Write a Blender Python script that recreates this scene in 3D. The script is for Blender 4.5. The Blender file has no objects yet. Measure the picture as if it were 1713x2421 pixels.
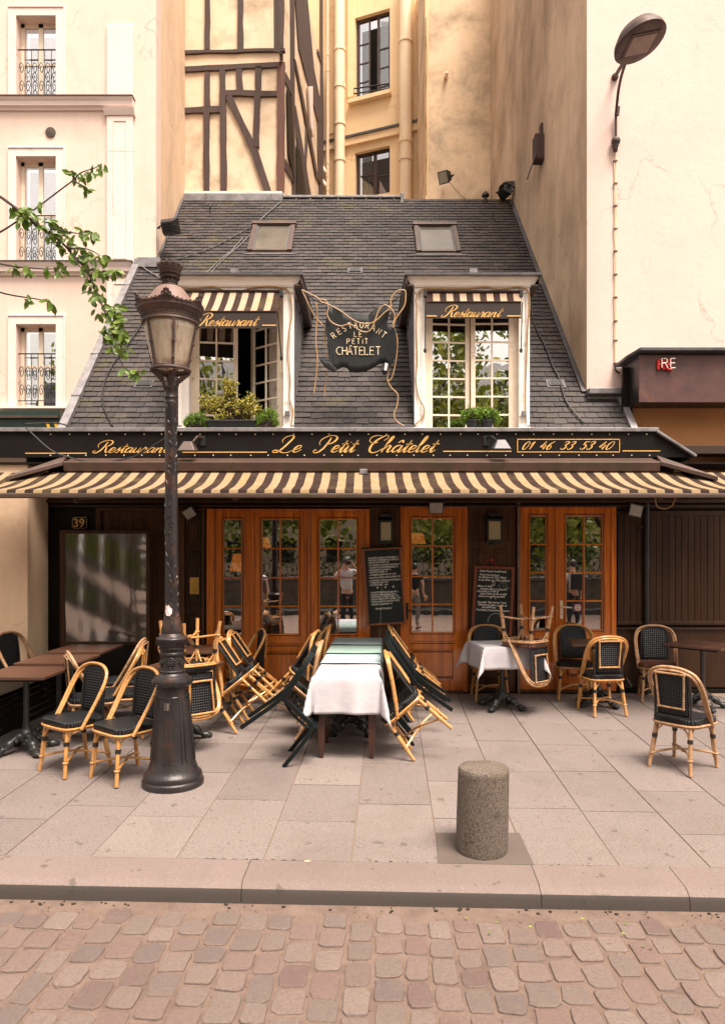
import bpy, bmesh, math, random
from mathutils import Vector, Matrix
R_ = math.radians
PI = math.pi
random.seed(7)
SC = bpy.context.scene
COL = SC.collection

# ------------------------------------------------------------------ camera, sky, sun, exposure
FPX, CXP, HYP, E, F = 1700.0, 856.5, 1314.0, 1.76, 9.26
cd = bpy.data.cameras.new('camera'); cam = bpy.data.objects.new('camera', cd); COL.objects.link(cam)
cam.location = (0, 0, E); cam.rotation_euler = (R_(90), 0, 0)
cd.sensor_fit = 'HORIZONTAL'; cd.sensor_width = 36; cd.lens = 36*FPX/1713.0
cd.shift_y = 103.5/1713.0; cd.clip_start = .05; cd.clip_end = 600
SC.camera = cam
SUN_EL, SUN_AZ = 66, 146          # azimuth measured clockwise from +Y: behind the camera, to the right
wd = bpy.data.worlds.new('World'); SC.world = wd; wd.use_nodes = True
nt = wd.node_tree; bg = nt.nodes['Background']
sky = nt.nodes.new('ShaderNodeTexSky'); sky.sky_type = 'NISHITA'; sky.sun_disc = False
sky.sun_elevation = R_(SUN_EL); sky.sun_rotation = R_(SUN_AZ)
sky.air_density = 1.6; sky.dust_density = 4.5; sky.ozone_density = .6
hs = nt.nodes.new('ShaderNodeHueSaturation'); hs.inputs['Saturation'].default_value = .25
tm = nt.nodes.new('ShaderNodeMix'); tm.data_type = 'RGBA'; tm.blend_type = 'MULTIPLY'; tm.inputs[0].default_value = 1
tm.inputs[7].default_value = (1.12, .98, .87, 1)
nt.links.new(sky.outputs[0], hs.inputs['Color']); nt.links.new(hs.outputs[0], tm.inputs[6]); nt.links.new(tm.outputs[2], bg.inputs[0])
bg.inputs[1].default_value = .15
sd = bpy.data.lights.new('sun', 'SUN'); sun = bpy.data.objects.new('sun', sd); COL.objects.link(sun)
sd.energy = 3.3; sd.angle = R_(24); sd.color = (1, .90, .79)
az = R_(SUN_AZ); el = R_(SUN_EL)
sv = Vector((math.sin(az)*math.cos(el), math.cos(az)*math.cos(el), math.sin(el)))
sun.rotation_euler = sv.to_track_quat('Z', 'Y').to_euler()
SC.view_settings.view_transform = 'Standard'; SC.view_settings.look = 'None'
SC.view_settings.gamma = 1; SC.view_settings.exposure = .98
SC.render.engine = 'CYCLES'

# ------------------------------------------------------------------ pixel helpers (photo pixels -> real places)
def W(px, py, Y): return Vector(((px-CXP)*Y/FPX, Y, E-(py-HYP)*Y/FPX))
def PX(px, Y=F): return (px-CXP)*Y/FPX
def PZ(py, Y=F): return E-(py-HYP)*Y/FPX
GS = .028
def gz(Y): return -(F-Y)*GS if Y < F else 0.0
def G(px, py):
    Y = (E+F*GS)/((py-HYP)/FPX+GS); return Vector(((px-CXP)*Y/FPX, Y, gz(Y)))
RY0, RZ0, RS = 9.30, 3.249, 1.1
RL = math.hypot(1, RS); RC, RSN = 1/RL, RS/RL
def RP(px, py, h=0):      # on the roof slope
    k = (HYP-py)/FPX; Y = (E-RZ0+RS*RY0)/(RS-k)
    return Vector(((px-CXP)*Y/FPX, Y, E+k*Y)) + Vector((0, -RSN, RC))*h
def RQ(X, s, h=0): return Vector((X, RY0+s*RC-RSN*h, RZ0+s*RSN+RC*h))

# ------------------------------------------------------------------ mesh builder
WM = {}
class MB:
    def __init__(s): s.v=[]; s.f=[]; s.uv={}; s.mi=[]; s.m=0
    def add(s, vs, fs, uvs=None):
        o=len(s.v); s.v += [tuple(v) for v in vs]
        for k,f in enumerate(fs):
            if uvs: s.uv[len(s.f)] = uvs[k]
            s.f.append(tuple(i+o for i in f)); s.mi.append(s.m)
    def box(s, a, b, M=None):
        x0,y0,z0=a; x1,y1,z1=b
        x0,x1=min(x0,x1),max(x0,x1); y0,y1=min(y0,y1),max(y0,y1); z0,z1=min(z0,z1),max(z0,z1)
        vs=[Vector(p) for p in ((x0,y0,z0),(x1,y0,z0),(x1,y1,z0),(x0,y1,z0),(x0,y0,z1),(x1,y0,z1),(x1,y1,z1),(x0,y1,z1))]
        if M is not None: vs=[M@v for v in vs]
        s.add(vs, [(0,3,2,1),(4,5,6,7),(0,1,5,4),(1,2,6,5),(2,3,7,6),(3,0,4,7)])
    def hexa(s, vs): s.add(vs, [(0,3,2,1),(4,5,6,7),(0,1,5,4),(1,2,6,5),(2,3,7,6),(3,0,4,7)])
    def bar(s, p, q, w, t, up=(0,0,1)):      # rectangular bar p->q ; w across, t along 'up'
        p=Vector(p); q=Vector(q); d=(q-p).normalized(); up=Vector(up); a=d.cross(up).normalized(); b=a.cross(d).normalized()
        vs=[]
        for c in (p,q):
            for (i,j) in ((-1,-1),(1,-1),(1,1),(-1,1)): vs.append(c+a*i*w/2+b*j*t/2)
        s.add(vs, [(0,1,2,3),(7,6,5,4),(0,4,5,1),(1,5,6,2),(2,6,7,3),(3,7,4,0)])
    def tube(s, pts, r, seg=8, close=False, caps=True):
        pts=[Vector(p) for p in pts]; n=len(pts)
        rr = r if isinstance(r,(list,tuple)) else [r]*n
        T=[]
        for i in range(n):
            if close: d=pts[(i+1)%n]-pts[i-1]
            else: d=pts[min(i+1,n-1)]-pts[max(i-1,0)]
            T.append(d.normalized())
        ref=Vector((0,0,1)) if abs(T[0].z)<.9 else Vector((1,0,0))
        a=T[0].cross(ref).normalized(); vs=[]; L=0; Ls=[]
        for i in range(n):
            a=(a-T[i]*a.dot(T[i])).normalized(); b=T[i].cross(a)
            if i: L+=(pts[i]-pts[i-1]).length
            Ls.append(L)
            for k in range(seg):
                t=2*PI*k/seg; vs.append(pts[i]+(a*math.cos(t)+b*math.sin(t))*rr[i])
        fs=[]; uvs=[]
        for i in range(n if close else n-1):
            j=(i+1)%n
            for k in range(seg):
                k2=(k+1)%seg; fs.append((i*seg+k,i*seg+k2,j*seg+k2,j*seg+k))
                u0,u1=k/seg,(k+1)/seg; l1=Ls[j] if j>i else Ls[i]+.05
                uvs.append(((u0,Ls[i]),(u1,Ls[i]),(u1,l1),(u0,l1)))
        if caps and not close:
            fs.append(tuple(range(seg-1,-1,-1))); uvs.append(tuple((0,0) for _ in range(seg)))
            fs.append(tuple((n-1)*seg+k for k in range(seg))); uvs.append(tuple((0,0) for _ in range(seg)))
        s.add(vs,fs,uvs)
    def lathe(s, prof, c=(0,0), seg=32, lean=(0,0)):     # prof: [(r,z)]
        z0=prof[0][1]; vs=[]
        for r,z in prof:
            for k in range(seg):
                t=2*PI*k/seg; vs.append((c[0]+r*math.cos(t)+lean[0]*(z-z0), c[1]+r*math.sin(t)+lean[1]*(z-z0), z))
        fs=[]
        for i in range(len(prof)-1):
            for k in range(seg):
                k2=(k+1)%seg; fs.append((i*seg+k,i*seg+k2,(i+1)*seg+k2,(i+1)*seg+k))
        if prof[0][0]>1e-4: fs.append(tuple(range(seg-1,-1,-1)))
        if prof[-1][0]>1e-4: fs.append(tuple((len(prof)-1)*seg+k for k in range(seg)))
        s.add(vs,fs)
    def prism(s, poly, dvec):        # poly: list of 3D points, extruded by dvec
        n=len(poly); d=Vector(dvec); vs=[Vector(p) for p in poly]+[Vector(p)+d for p in poly]
        fs=[tuple(range(n)), tuple(range(2*n-1,n-1,-1))]+[(i,n+i,n+(i+1)%n,(i+1)%n) for i in range(n)]
        s.add(vs,fs)
    def ball(s, c, r, seg=10, sc=(1,1,1)):
        c=Vector(c); vs=[c+Vector((0,0,r*sc[2]))]; rg=seg//2
        for i in range(1,rg):
            t=PI*i/rg
            for k in range(seg):
                p=2*PI*k/seg; vs.append(c+Vector((math.sin(t)*math.cos(p)*sc[0],math.sin(t)*math.sin(p)*sc[1],math.cos(t)*sc[2]))*r)
        vs.append(c-Vector((0,0,r*sc[2]))); L=len(vs)-1; fs=[]
        for k in range(seg): fs.append((0,1+k,1+(k+1)%seg))
        for i in range(rg-2):
            for k in range(seg): a=1+i*seg; fs.append((a+k,a+seg+k,a+seg+(k+1)%seg,a+(k+1)%seg))
        a=1+(rg-2)*seg
        for k in range(seg): fs.append((a+k,L,a+(k+1)%seg))
        s.add(vs,fs)
    def grid(s, fn, nu, nv, closeu=False):
        vs=[fn(i/nu,j/nv) for j in range(nv+1) for i in range(nu+1)]
        fs=[];uvs=[]
        for j in range(nv):
            for i in range(nu):
                a=j*(nu+1)+i; fs.append((a,a+1,a+nu+2,a+nu+1)); uvs.append(((i/nu,j/nv),((i+1)/nu,j/nv),((i+1)/nu,(j+1)/nv),(i/nu,(j+1)/nv)))
        s.add(vs,fs,uvs)
    def mesh(s, name, mats):
        me=bpy.data.meshes.new(name); me.from_pydata(s.v,[],s.f)
        for m in (mats if isinstance(mats,(list,tuple)) else [mats]): me.materials.append(m)
        if s.uv:
            ul=me.uv_layers.new(name='UVMap')
            for p in me.polygons:
                u=s.uv.get(p.index)
                if u:
                    for k,li in enumerate(p.loop_indices): ul.data[li].uv=u[k]
        if any(s.mi):
            for p in me.polygons: p.material_index=s.mi[p.index]
        me.update(); return me
    def build(s, name, mats, parent=None, smooth=False, bevel=0, fixn=True, solid=0, sub=0):
        me=s.mesh(name,mats)
        if fixn:
            bm=bmesh.new(); bm.from_mesh(me); bmesh.ops.recalc_face_normals(bm,faces=bm.faces); bm.to_mesh(me); bm.free()
        if smooth:
            me.shade_smooth()
            me.set_sharp_from_angle(angle=R_(smooth if smooth is not True else 40))
        return link(name,me,parent,bevel,solid,sub)
def link(name, me, parent=None, bevel=0, solid=0, sub=0):
    o=bpy.data.objects.new(name,me); COL.objects.link(o)
    if parent is not None:
        o.parent=parent; M=WM.get(parent.name)
        if M is not None: o.matrix_parent_inverse=M.inverted()
    if solid:
        m=o.modifiers.new('solid','SOLIDIFY'); m.thickness=solid; m.offset=0
    if sub:
        m=o.modifiers.new('sub','SUBSURF'); m.levels=sub; m.render_levels=sub
    if bevel:
        m=o.modifiers.new('bevel','BEVEL'); m.width=bevel; m.segments=2; m.limit_method='ANGLE'; m.angle_limit=R_(50)
    return o
def tag(o, label=None, cat=None, group=None, kind=None):
    if label: o['label']=label
    if cat: o['category']=cat
    if group: o['group']=group
    if kind: o['kind']=kind
    return o
def thing(name, label, cat, loc=(0,0,0), group=None):
    o=bpy.data.objects.new(name,None); COL.objects.link(o); o.location=loc; o.empty_display_size=.1
    WM[o.name]=Matrix.Translation(Vector(loc)); return tag(o,label,cat,group)
def dup(o, M=None, label=None, parent=None):
    c=o.copy(); COL.objects.link(c)
    if parent is not None: c.parent=parent
    elif M is not None: c.matrix_basis=M
    if label: c['label']=label
    for ch in KIDS.get(o.name,[ch for ch in o.children]): dup(ch,parent=c)
    return c
KIDS={}
def freeze(o):
    KIDS[o.name]=list(o.children)
    for c in o.children: freeze(c)
def spline(P, n=6, close=False):
    P=[Vector(p) for p in P]; out=[]; N=len(P)
    for i in range(N if close else N-1):
        a,b=P[i],P[(i+1)%N]
        p0=P[i-1] if (i>0 or close) else a+(a-b); p3=P[(i+2)%N] if (i+2<N or close) else b+(b-a)
        for k in range(n):
            t=k/n; out.append(.5*((2*a)+(b-p0)*t+(2*p0-5*a+4*b-p3)*t*t+(3*a-p0-3*b+p3)*t**3))
    if not close: out.append(P[-1])
    return out

# ------------------------------------------------------------------ materials
class NT:
    def __init__(s,name):
        s.m=bpy.data.materials.new(name); s.m.use_nodes=True; s.t=s.m.node_tree; s.b=s.t.nodes['Principled BSDF']; s.out=s.t.nodes['Material Output']
        s._co=None
    def n(s,t,**k):
        x=s.t.nodes.new(t)
        for a,b in k.items(): setattr(x,a,b)
        return x
    def L(s,a,b): s.t.links.new(a,b)
    def co(s): 
        if not s._co: s._co=s.n('ShaderNodeTexCoord')
        return s._co.outputs['Object']
    def map(s,scale,loc=(0,0,0),rot=(0,0,0),src=None):
        m=s.n('ShaderNodeMapping'); m.inputs['Scale'].default_value=scale if isinstance(scale,tuple) else (scale,)*3
        m.inputs['Location'].default_value=loc; m.inputs['Rotation'].default_value=rot
        s.L(src or s.co(),m.inputs[0]); return m.outputs[0]
    def noise(s,scale,detail=4,rough=.55,src=None,dist=0):
        x=s.n('ShaderNodeTexNoise'); x.inputs['Scale'].default_value=1; x.inputs['Detail'].default_value=detail; x.inputs['Roughness'].default_value=rough; x.inputs['Distortion'].default_value=dist
        s.L(src if src else s.map(scale),x.inputs['Vector']); return x.outputs[0]
    def ramp(s,fac,stops):
        r=s.n('ShaderNodeValToRGB'); e=r.color_ramp.elements
        while len(e)<len(stops): e.new(.5)
        for k,(p,c) in enumerate(stops): e[k].position=p; e[k].color=(c if isinstance(c,(tuple,list)) else (c,c,c))[:3]+(1,) if isinstance(c,(tuple,list)) else (c,c,c,1)
        s.L(fac,r.inputs[0]); return r.outputs[0]
    def mix(s,fac,a,b,mode='MIX'):
        m=s.n('ShaderNodeMix',data_type='RGBA',blend_type=mode)
        for v,i in ((fac,0),(a,6),(b,7)):
            if isinstance(v,bpy.types.NodeSocket): s.L(v,m.inputs[i])
            elif i==0: m.inputs[0].default_value=v
            else: m.inputs[i].default_value=tuple(v)[:3]+(1,)
        return m.outputs[2]
    def math(s,op,a,b=0):
        m=s.n('ShaderNodeMath',operation=op)
        for v,i in ((a,0),(b,1)):
            if isinstance(v,bpy.types.NodeSocket): s.L(v,m.inputs[i])
            else: m.inputs[i].default_value=v
        return m.outputs[0]
    def bump(s,h,st=.3,d=.01,nrm=None):
        b=s.n('ShaderNodeBump'); b.inputs['Strength'].default_value=st; b.inputs['Distance'].default_value=d; s.L(h,b.inputs['Height'])
        if nrm: s.L(nrm,b.inputs['Normal'])
        s.L(b.outputs[0],s.b.inputs['Normal']); return b.outputs[0]
    def col(s,c):
        if isinstance(c,bpy.types.NodeSocket): s.L(c,s.b.inputs['Base Color'])
        else: s.b.inputs['Base Color'].default_value=tuple(c)[:3]+(1,)
    def set(s,rough=.6,metal=0,spec=.5,coat=0,crough=.1):
        s.b.inputs['Roughness'].default_value=rough; s.b.inputs['Metallic'].default_value=metal
        s.b.inputs['Specular IOR Level'].default_value=spec; s.b.inputs['Coat Weight'].default_value=coat; s.b.inputs['Coat Roughness'].default_value=crough
def paint(name,c,c2=None,sc=6,amt=1,rough=.6,metal=0,spec=.5,bump=.15,bs=40,bd=.004,coat=0,lo=.35,hi=.7,dirt=None,dsc=1.2,dlo=.5,dhi=.75,damt=1):
    m=NT(name); c2=c2 or tuple(x*.8 for x in c)
    col=m.mix(m.math('MULTIPLY',m.ramp(m.noise(sc,6,.6),[(lo,0.),(hi,1.)]),amt),c,c2)
    if dirt: col=m.mix(m.math('MULTIPLY',m.ramp(m.noise(dsc,8,.65,dist=.4),[(dlo,0.),(dhi,1.)]),damt),col,dirt)
    m.col(col); m.set(rough,metal,spec,coat)
    if bump: m.bump(m.noise(bs,5,.6),bump,bd)
    return m.m
def wood(name,c,c2,rough=.35,axis='z',coat=.2,spec=.5,sc=1,bump=.2):
    m=NT(name); k={'z':(26,26,1.3),'x':(1.3,26,26),'y':(26,1.3,26)}[axis]
    g=m.noise(tuple(q*sc for q in k),7,.65,dist=.6); g2=m.noise(tuple(q*sc*.22 for q in k),4,.5)
    col=m.mix(m.ramp(g,[(.3,0.),(.72,1.)]),c,c2); col=m.mix(m.math('MULTIPLY',m.ramp(g2,[(.35,0.),(.75,1.)]),.55),col,tuple(x*.55 for x in c2))
    m.col(col); m.set(rough,0,spec,coat,.12); m.bump(g,bump,.002); return m.m
M={}
M['door']=wood('varnished_orange_wood',(.86,.245,.022),(.36,.070,.008),.25,coat=.7)
M['darkwood']=wood('dark_brown_wood',(.065,.027,.012),(.020,.009,.005),.38,coat=.12,spec=.25,bump=.6)
M['darkwood2']=wood('brown_panel_wood',(.130,.056,.024),(.038,.016,.008),.36,coat=.15,spec=.25,bump=.6)
M['blackwood']=wood('black_brown_wood',(.012,.007,.004),(.005,.003,.002),.5,coat=0,spec=.2)
M['tablewood']=wood('worn_table_wood',(.13,.055,.030),(.050,.022,.014),.42,axis='x',coat=.1)
M['legwood']=wood('table_leg_wood',(.09,.030,.016),(.035,.012,.008),.4)
m=NT('bamboo_cane')     # rattan rods: cane colour with node rings every few centimetres
uv=m.n('ShaderNodeUVMap'); sp=m.n('ShaderNodeSeparateXYZ'); m.L(uv.outputs[0],sp.inputs[0])
ring=m.math('FRACT',m.math('MULTIPLY',sp.outputs[1],7.1)); rg=m.ramp(ring,[(0.,1.),(.045,0.)])
oi=m.n('ShaderNodeObjectInfo')
base=m.mix(m.ramp(m.noise(14,4,.6),[(.35,0.),(.7,1.)]),(.62,.30,.085),(.40,.17,.045))
base=m.mix(m.math('MULTIPLY',oi.outputs['Random'],.35),base,(.52,.32,.16))
m.col(m.mix(m.math('MULTIPLY',rg,.75),base,(.10,.035,.012))); m.set(.32,0,.5,.25); m.bump(rg,.4,.003); M['cane']=m.m
m=NT('pale_cane')
uv=m.n('ShaderNodeUVMap'); sp=m.n('ShaderNodeSeparateXYZ'); m.L(uv.outputs[0],sp.inputs[0])
rg=m.ramp(m.math('FRACT',m.math('MULTIPLY',sp.outputs[1],7.1)),[(0.,1.),(.045,0.)])
base=m.mix(m.ramp(m.noise(18,4,.6),[(.35,0.),(.7,1.)]),(.47,.28,.15),(.26,.13,.06))
m.col(m.mix(m.math('MULTIPLY',rg,.7),base,(.09,.035,.015))); m.set(.5,0,.4); M['cane2']=m.m
def weave(name,a,b,axis):
    m=NT(name); src=m.map((1,1,1))
    sp=m.n('ShaderNodeSeparateXYZ'); m.L(src,sp.inputs[0])
    u=sp.outputs[0]; v=sp.outputs[1] if axis=='y' else sp.outputs[2]
    su=m.math('SINE',m.math('MULTIPLY',u,2*PI/.046)); s2=m.math('SINE',m.math('MULTIPLY',v,2*PI/.046))
    h=m.math('MULTIPLY',su,s2); h2=m.math('ABSOLUTE',h)
    m.col(m.mix(m.ramp(h2,[(.15,0.),(.6,1.)]),a,b)); m.set(.38,0,.28); m.bump(h2,.9,.008); return m.m
M['weave_seat']=weave('black_woven_seat',(.002,.002,.0025),(.024,.026,.030),'y')
M['weave_back']=weave('black_woven_back',(.002,.002,.0025),(.026,.028,.032),'z')
M['weave_back_grey']=weave('blue_grey_woven_back',(.006,.007,.008),(.055,.066,.075),'z')
M['weave_seat_brown']=weave('brown_woven_seat',(.05,.02,.012),(.20,.085,.055),'y')
M['wrap']=paint('black_wrapped_cane',(.010,.011,.012),(.02,.02,.02),rough=.3,bump=.3,bs=120)
M['resin']=paint('dark_green_resin',(.003,.0055,.006),(.005,.009,.010),rough=.42,spec=.25,bump=.05)
M['iron']=paint('black_cast_iron',(.012,.013,.013),(.03,.03,.03),rough=.38,spec=.6,bump=.5,bs=30,bd=.006)
M['cloth']=paint('white_tablecloth',(.56,.53,.56),(.48,.46,.50),sc=3,rough=.85,spec=.2,bump=.5,bs=9,bd=.012)
M['cloth_blue']=paint('pale_blue_green_tablecloth',(.33,.43,.45),(.40,.49,.50),sc=2,rough=.6,spec=.4,bump=.3,bs=9,bd=.008)
M['cloth_green']=paint('faded_green_tablecloth',(.28,.40,.36),(.35,.46,.42),sc=2,rough=.6,spec=.4,bump=.3,bs=9,bd=.008)
M['lamp']=paint('weathered_lamp_iron',(.034,.027,.027),(.018,.017,.019),sc=5,rough=.36,metal=.3,spec=.5,bump=.5,bs=45,bd=.006,dirt=(.10,.042,.022),dsc=3,dlo=.54,dhi=.66,damt=.7)
M['lamprust']=paint('rusty_lamp_head',(.072,.043,.036),(.034,.023,.021),sc=9,rough=.6,metal=.1,bump=.5,bs=60,bd=.004,dirt=(.13,.072,.054),dsc=4)
M['lamproof']=paint('faded_copper_cone',(.20,.120,.095),(.14,.08,.064),sc=6,rough=.55,bump=.2)
M['zinc']=paint('weathered_zinc',(.26,.245,.25),(.16,.15,.155),sc=7,rough=.5,metal=.35,bump=.2,bs=15,dirt=(.10,.09,.085),dsc=5)
M['zincdark']=paint('dark_zinc',(.10,.095,.10),(.06,.055,.06),sc=7,rough=.5,metal=.3,bump=.2,bs=15)
M['brownmetal']=paint('brown_painted_metal',(.085,.046,.034),(.05,.030,.024),sc=3,rough=.45,bump=.12,dirt=(.045,.035,.015),dsc=4,dlo=.48,dhi=.7)
M['signblack']=paint('black_sign_board',(.006,.004,.0035),(.010,.007,.006),sc=4,rough=.6,spec=.15,bump=.05,dirt=(.04,.035,.03),dsc=60,dlo=.70,dhi=.74,damt=.5)
M['gold']=paint('golden_paint',(.72,.42,.12),(.62,.33,.09),rough=.5,bump=0)
M['cream']=paint('cream_letter_paint',(.75,.62,.42),(.65,.5,.33),rough=.6,bump=0)
M['canvas_dark']=paint('dark_brown_canvas',(.040,.023,.019),(.028,.017,.014),sc=4,rough=.9,spec=.1,bump=.2,bs=90,dirt=(.09,.065,.03),dsc=3,dlo=.5,dhi=.8)
M['canvas_cream']=paint('cream_canvas',(.30,.210,.125),(.24,.162,.09),sc=5,rough=.85,spec=.2,bump=.2,bs=90,dirt=(.22,.165,.06),dsc=2.6,dlo=.50,dhi=.75)
M['canvas_pink']=paint('pale_pink_canvas',(.40,.285,.205),(.33,.225,.155),sc=5,rough=.85,spec=.2,bump=.2,bs=90,dirt=(.30,.22,.08),dsc=3,dlo=.5,dhi=.78)
M['whitepaint']=paint('peeling_white_paint',(.90,.84,.79),(.85,.77,.70),sc=5,rough=.6,bump=.35,bs=25,bd=.006,dirt=(.42,.31,.22),dsc=7,dlo=.58,dhi=.72)
M['crownpaint_lit']=paint('brightened_moulding_paint',(.95,.90,.85),(.90,.83,.76),sc=5,rough=.6,bump=.3,bs=25,bd=.005,dirt=(.55,.42,.31),dsc=8,dlo=.62,dhi=.78,damt=.7)  # lighter copy of the dormer white: brightness put into the shaded crown's colour
M['whitewin']=paint('cream_window_paint',(.84,.72,.58),(.76,.62,.48),sc=8,rough=.5,bump=.1,dirt=(.40,.26,.15),dsc=9,dlo=.6,dhi=.75)
M['greypaint']=paint('grey_painted_board',(.20,.19,.20),(.13,.125,.13),sc=6,rough=.6,bump=.3,dirt=(.07,.065,.06),dsc=3)
M['cable']=paint('tan_cable',(.42,.26,.12),(.33,.19,.08),rough=.5,bump=0)
M['blackcable']=paint('black_cable',(.012,.011,.011),rough=.5,bump=0)
M['blackmetal']=paint('black_metal',(.010,.010,.011),(.02,.02,.02),rough=.4,bump=.05)
M['darkgreenmetal']=paint('dark_green_metal',(.012,.022,.018),(.007,.012,.01),rough=.4,bump=.1)
M['chalk']=paint('chalkboard',(.016,.020,.021),(.024,.028,.029),sc=3,rough=.75,spec=.3,bump=.05)
M['chalkpaint']=paint('chalk_writing',(.95,.92,.86),rough=.9,bump=0)
M['boardframe']=wood('orange_board_frame',(.36,.10,.022),(.18,.045,.012),.4)
M['redframe']=wood('red_board_frame',(.27,.055,.022),(.14,.028,.014),.4)
M['brass']=paint('brass',(.70,.45,.12),(.5,.3,.07),rough=.35,metal=.8,bump=.2)
M['plaster_dark']=paint('courtyard_shadow_paint',(.05,.03,.02),rough=.8)
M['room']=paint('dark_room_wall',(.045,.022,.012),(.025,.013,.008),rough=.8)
M['rod']=paint('red_neon_block',(.55,.02,.02),rough=.4,bump=0)
M['neon']=paint('unlit_neon_tube',(.75,.70,.62),rough=.3,bump=0)
M['orangewall']=paint('orange_painted_wall',(.50,.23,.095),(.44,.19,.07),sc=2,rough=.8)
M['maroon']=paint('rusted_maroon_metal',(.110,.050,.045),(.070,.034,.034),sc=4,rough=.5,metal=.2,bump=.15,dirt=(.20,.09,.05),dsc=2.5,dlo=.6,dhi=.75,damt=.7)
M['greenshop']=paint('dark_green_shop_board',(.010,.035,.024),(.008,.02,.015),rough=.4)
M['yellowpaint']=paint('yellow_letter_paint',(.75,.42,.03),rough=.5,bump=0)
M['pot']=paint('black_plastic_pot',(.012,.012,.014),(.02,.02,.024),rough=.45,bump=.1)
M['soil']=paint('soil',(.03,.02,.012),rough=.9)
M['bark']=paint('tree_bark',(.06,.042,.030),(.03,.02,.015),sc=(40,40,6),rough=.9,bump=.8,bs=30,bd=.02)
M['twig']=paint('thin_twig_bark',(.05,.030,.022),(.03,.018,.014),rough=.8,bump=.2)
M['stone_wall']=paint('rubble_stone',(.11,.085,.06),(.05,.04,.03),sc=5,rough=.9,bump=.6,bs=9,bd=.03)
def leafmat(name,a,b,c,rough=.45,tr=.25):
    m=NT(name); g=m.n('ShaderNodeNewGeometry'); ri=g.outputs['Random Per Island']
    m.col(m.ramp(ri,[(0.,a),(.55,b),(1.,c)])); m.set(rough,0,.4)
    m.b.inputs['Transmission Weight'].default_value=0
    if tr:
        t=m.n('ShaderNodeBsdfTranslucent'); m.L(m.b.inputs['Base Color'].links[0].from_socket,t.inputs[0])
        x=m.n('ShaderNodeMixShader'); x.inputs[0].default_value=tr; m.L(m.b.outputs[0],x.inputs[1]); m.L(t.outputs[0],x.inputs[2]); m.L(x.outputs[0],m.out.inputs[0])
    return m.m
M['leaf']=leafmat('cherry_leaf',(.07,.12,.015),(.10,.17,.02),(.17,.24,.03),.35)
M['leaf_yellow']=leafmat('yellow_shrub_leaf',(.20,.20,.02),(.46,.40,.05),(.68,.58,.15))
M['leaf_fresh']=leafmat('fresh_green_leaf',(.07,.14,.01),(.16,.29,.025),(.30,.44,.06))
M['leaf_tree']=leafmat('tree_leaf',(.07,.11,.012),(.20,.24,.03),(.46,.44,.09),.5,.35)
M['leaf_dark']=leafmat('dark_hedge_leaf',(.015,.03,.006),(.03,.055,.01),(.05,.08,.015),.5,.1)

# glass: clear pane with a strong mirror-like sheen
def glassmat(name,fac,rough=.0,tint=(.85,.85,.85),warp=.0,ws=3):
    m=NT(name); m.t.nodes.remove(m.b)
    g=m.n('ShaderNodeBsdfGlossy'); g.inputs['Roughness'].default_value=rough; g.inputs['Color'].default_value=(.95,.95,.95,1)
    t=m.n('ShaderNodeBsdfTransparent'); t.inputs[0].default_value=tint+(1,)
    x=m.n('ShaderNodeMixShader')
    lw=m.n('ShaderNodeLayerWeight'); lw.inputs[0].default_value=.25
    m.L(m.math('MINIMUM',m.math('ADD',lw.outputs['Fresnel'],fac),1.),x.inputs[0])
    m.L(t.outputs[0],x.inputs[1]); m.L(g.outputs[0],x.inputs[2]); m.L(x.outputs[0],m.out.inputs[0])
    if warp:
        b=m.n('ShaderNodeBump'); b.inputs['Strength'].default_value=warp; b.inputs['Distance'].default_value=.02
        m.L(m.noise(ws,3,.5),b.inputs['Height']); m.L(b.outputs[0],g.inputs['Normal'])
    return m.m
M['glass']=glassmat('door_glass',.36,warp=.05,ws=2)
M['glassup']=glassmat('dormer_glass',.45,warp=.05,ws=2)
M['glasslow']=glassmat('plain_glass',.12)
M['acrylic']=glassmat('wavy_acrylic',.34,.14,(.62,.58,.55),warp=.5,ws=(3,3,1.2))
m=NT('dirty_lantern_glass')
n1=m.ramp(m.math('ADD',m.math('MULTIPLY',m.noise((26,26,2.2),6,.7),.6),m.math('MULTIPLY',m.noise((9,9,6),7,.75),.4)),[(.42,0.),(.62,1.)])
m.col(m.mix(n1,(.80,.70,.56),(.22,.14,.09))); m.set(.15,0,.6)
t=m.n('ShaderNodeBsdfTransparent'); t.inputs[0].default_value=(.95,.90,.86,1)
x=m.n('ShaderNodeMixShader'); m.L(m.math('ADD',m.math('MULTIPLY',n1,.5),.30),x.inputs[0]); m.L(t.outputs[0],x.inputs[1]); m.L(m.b.outputs[0],x.inputs[2]); m.L(x.outputs[0],m.out.inputs[0]); M['lampglass']=m.m

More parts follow.
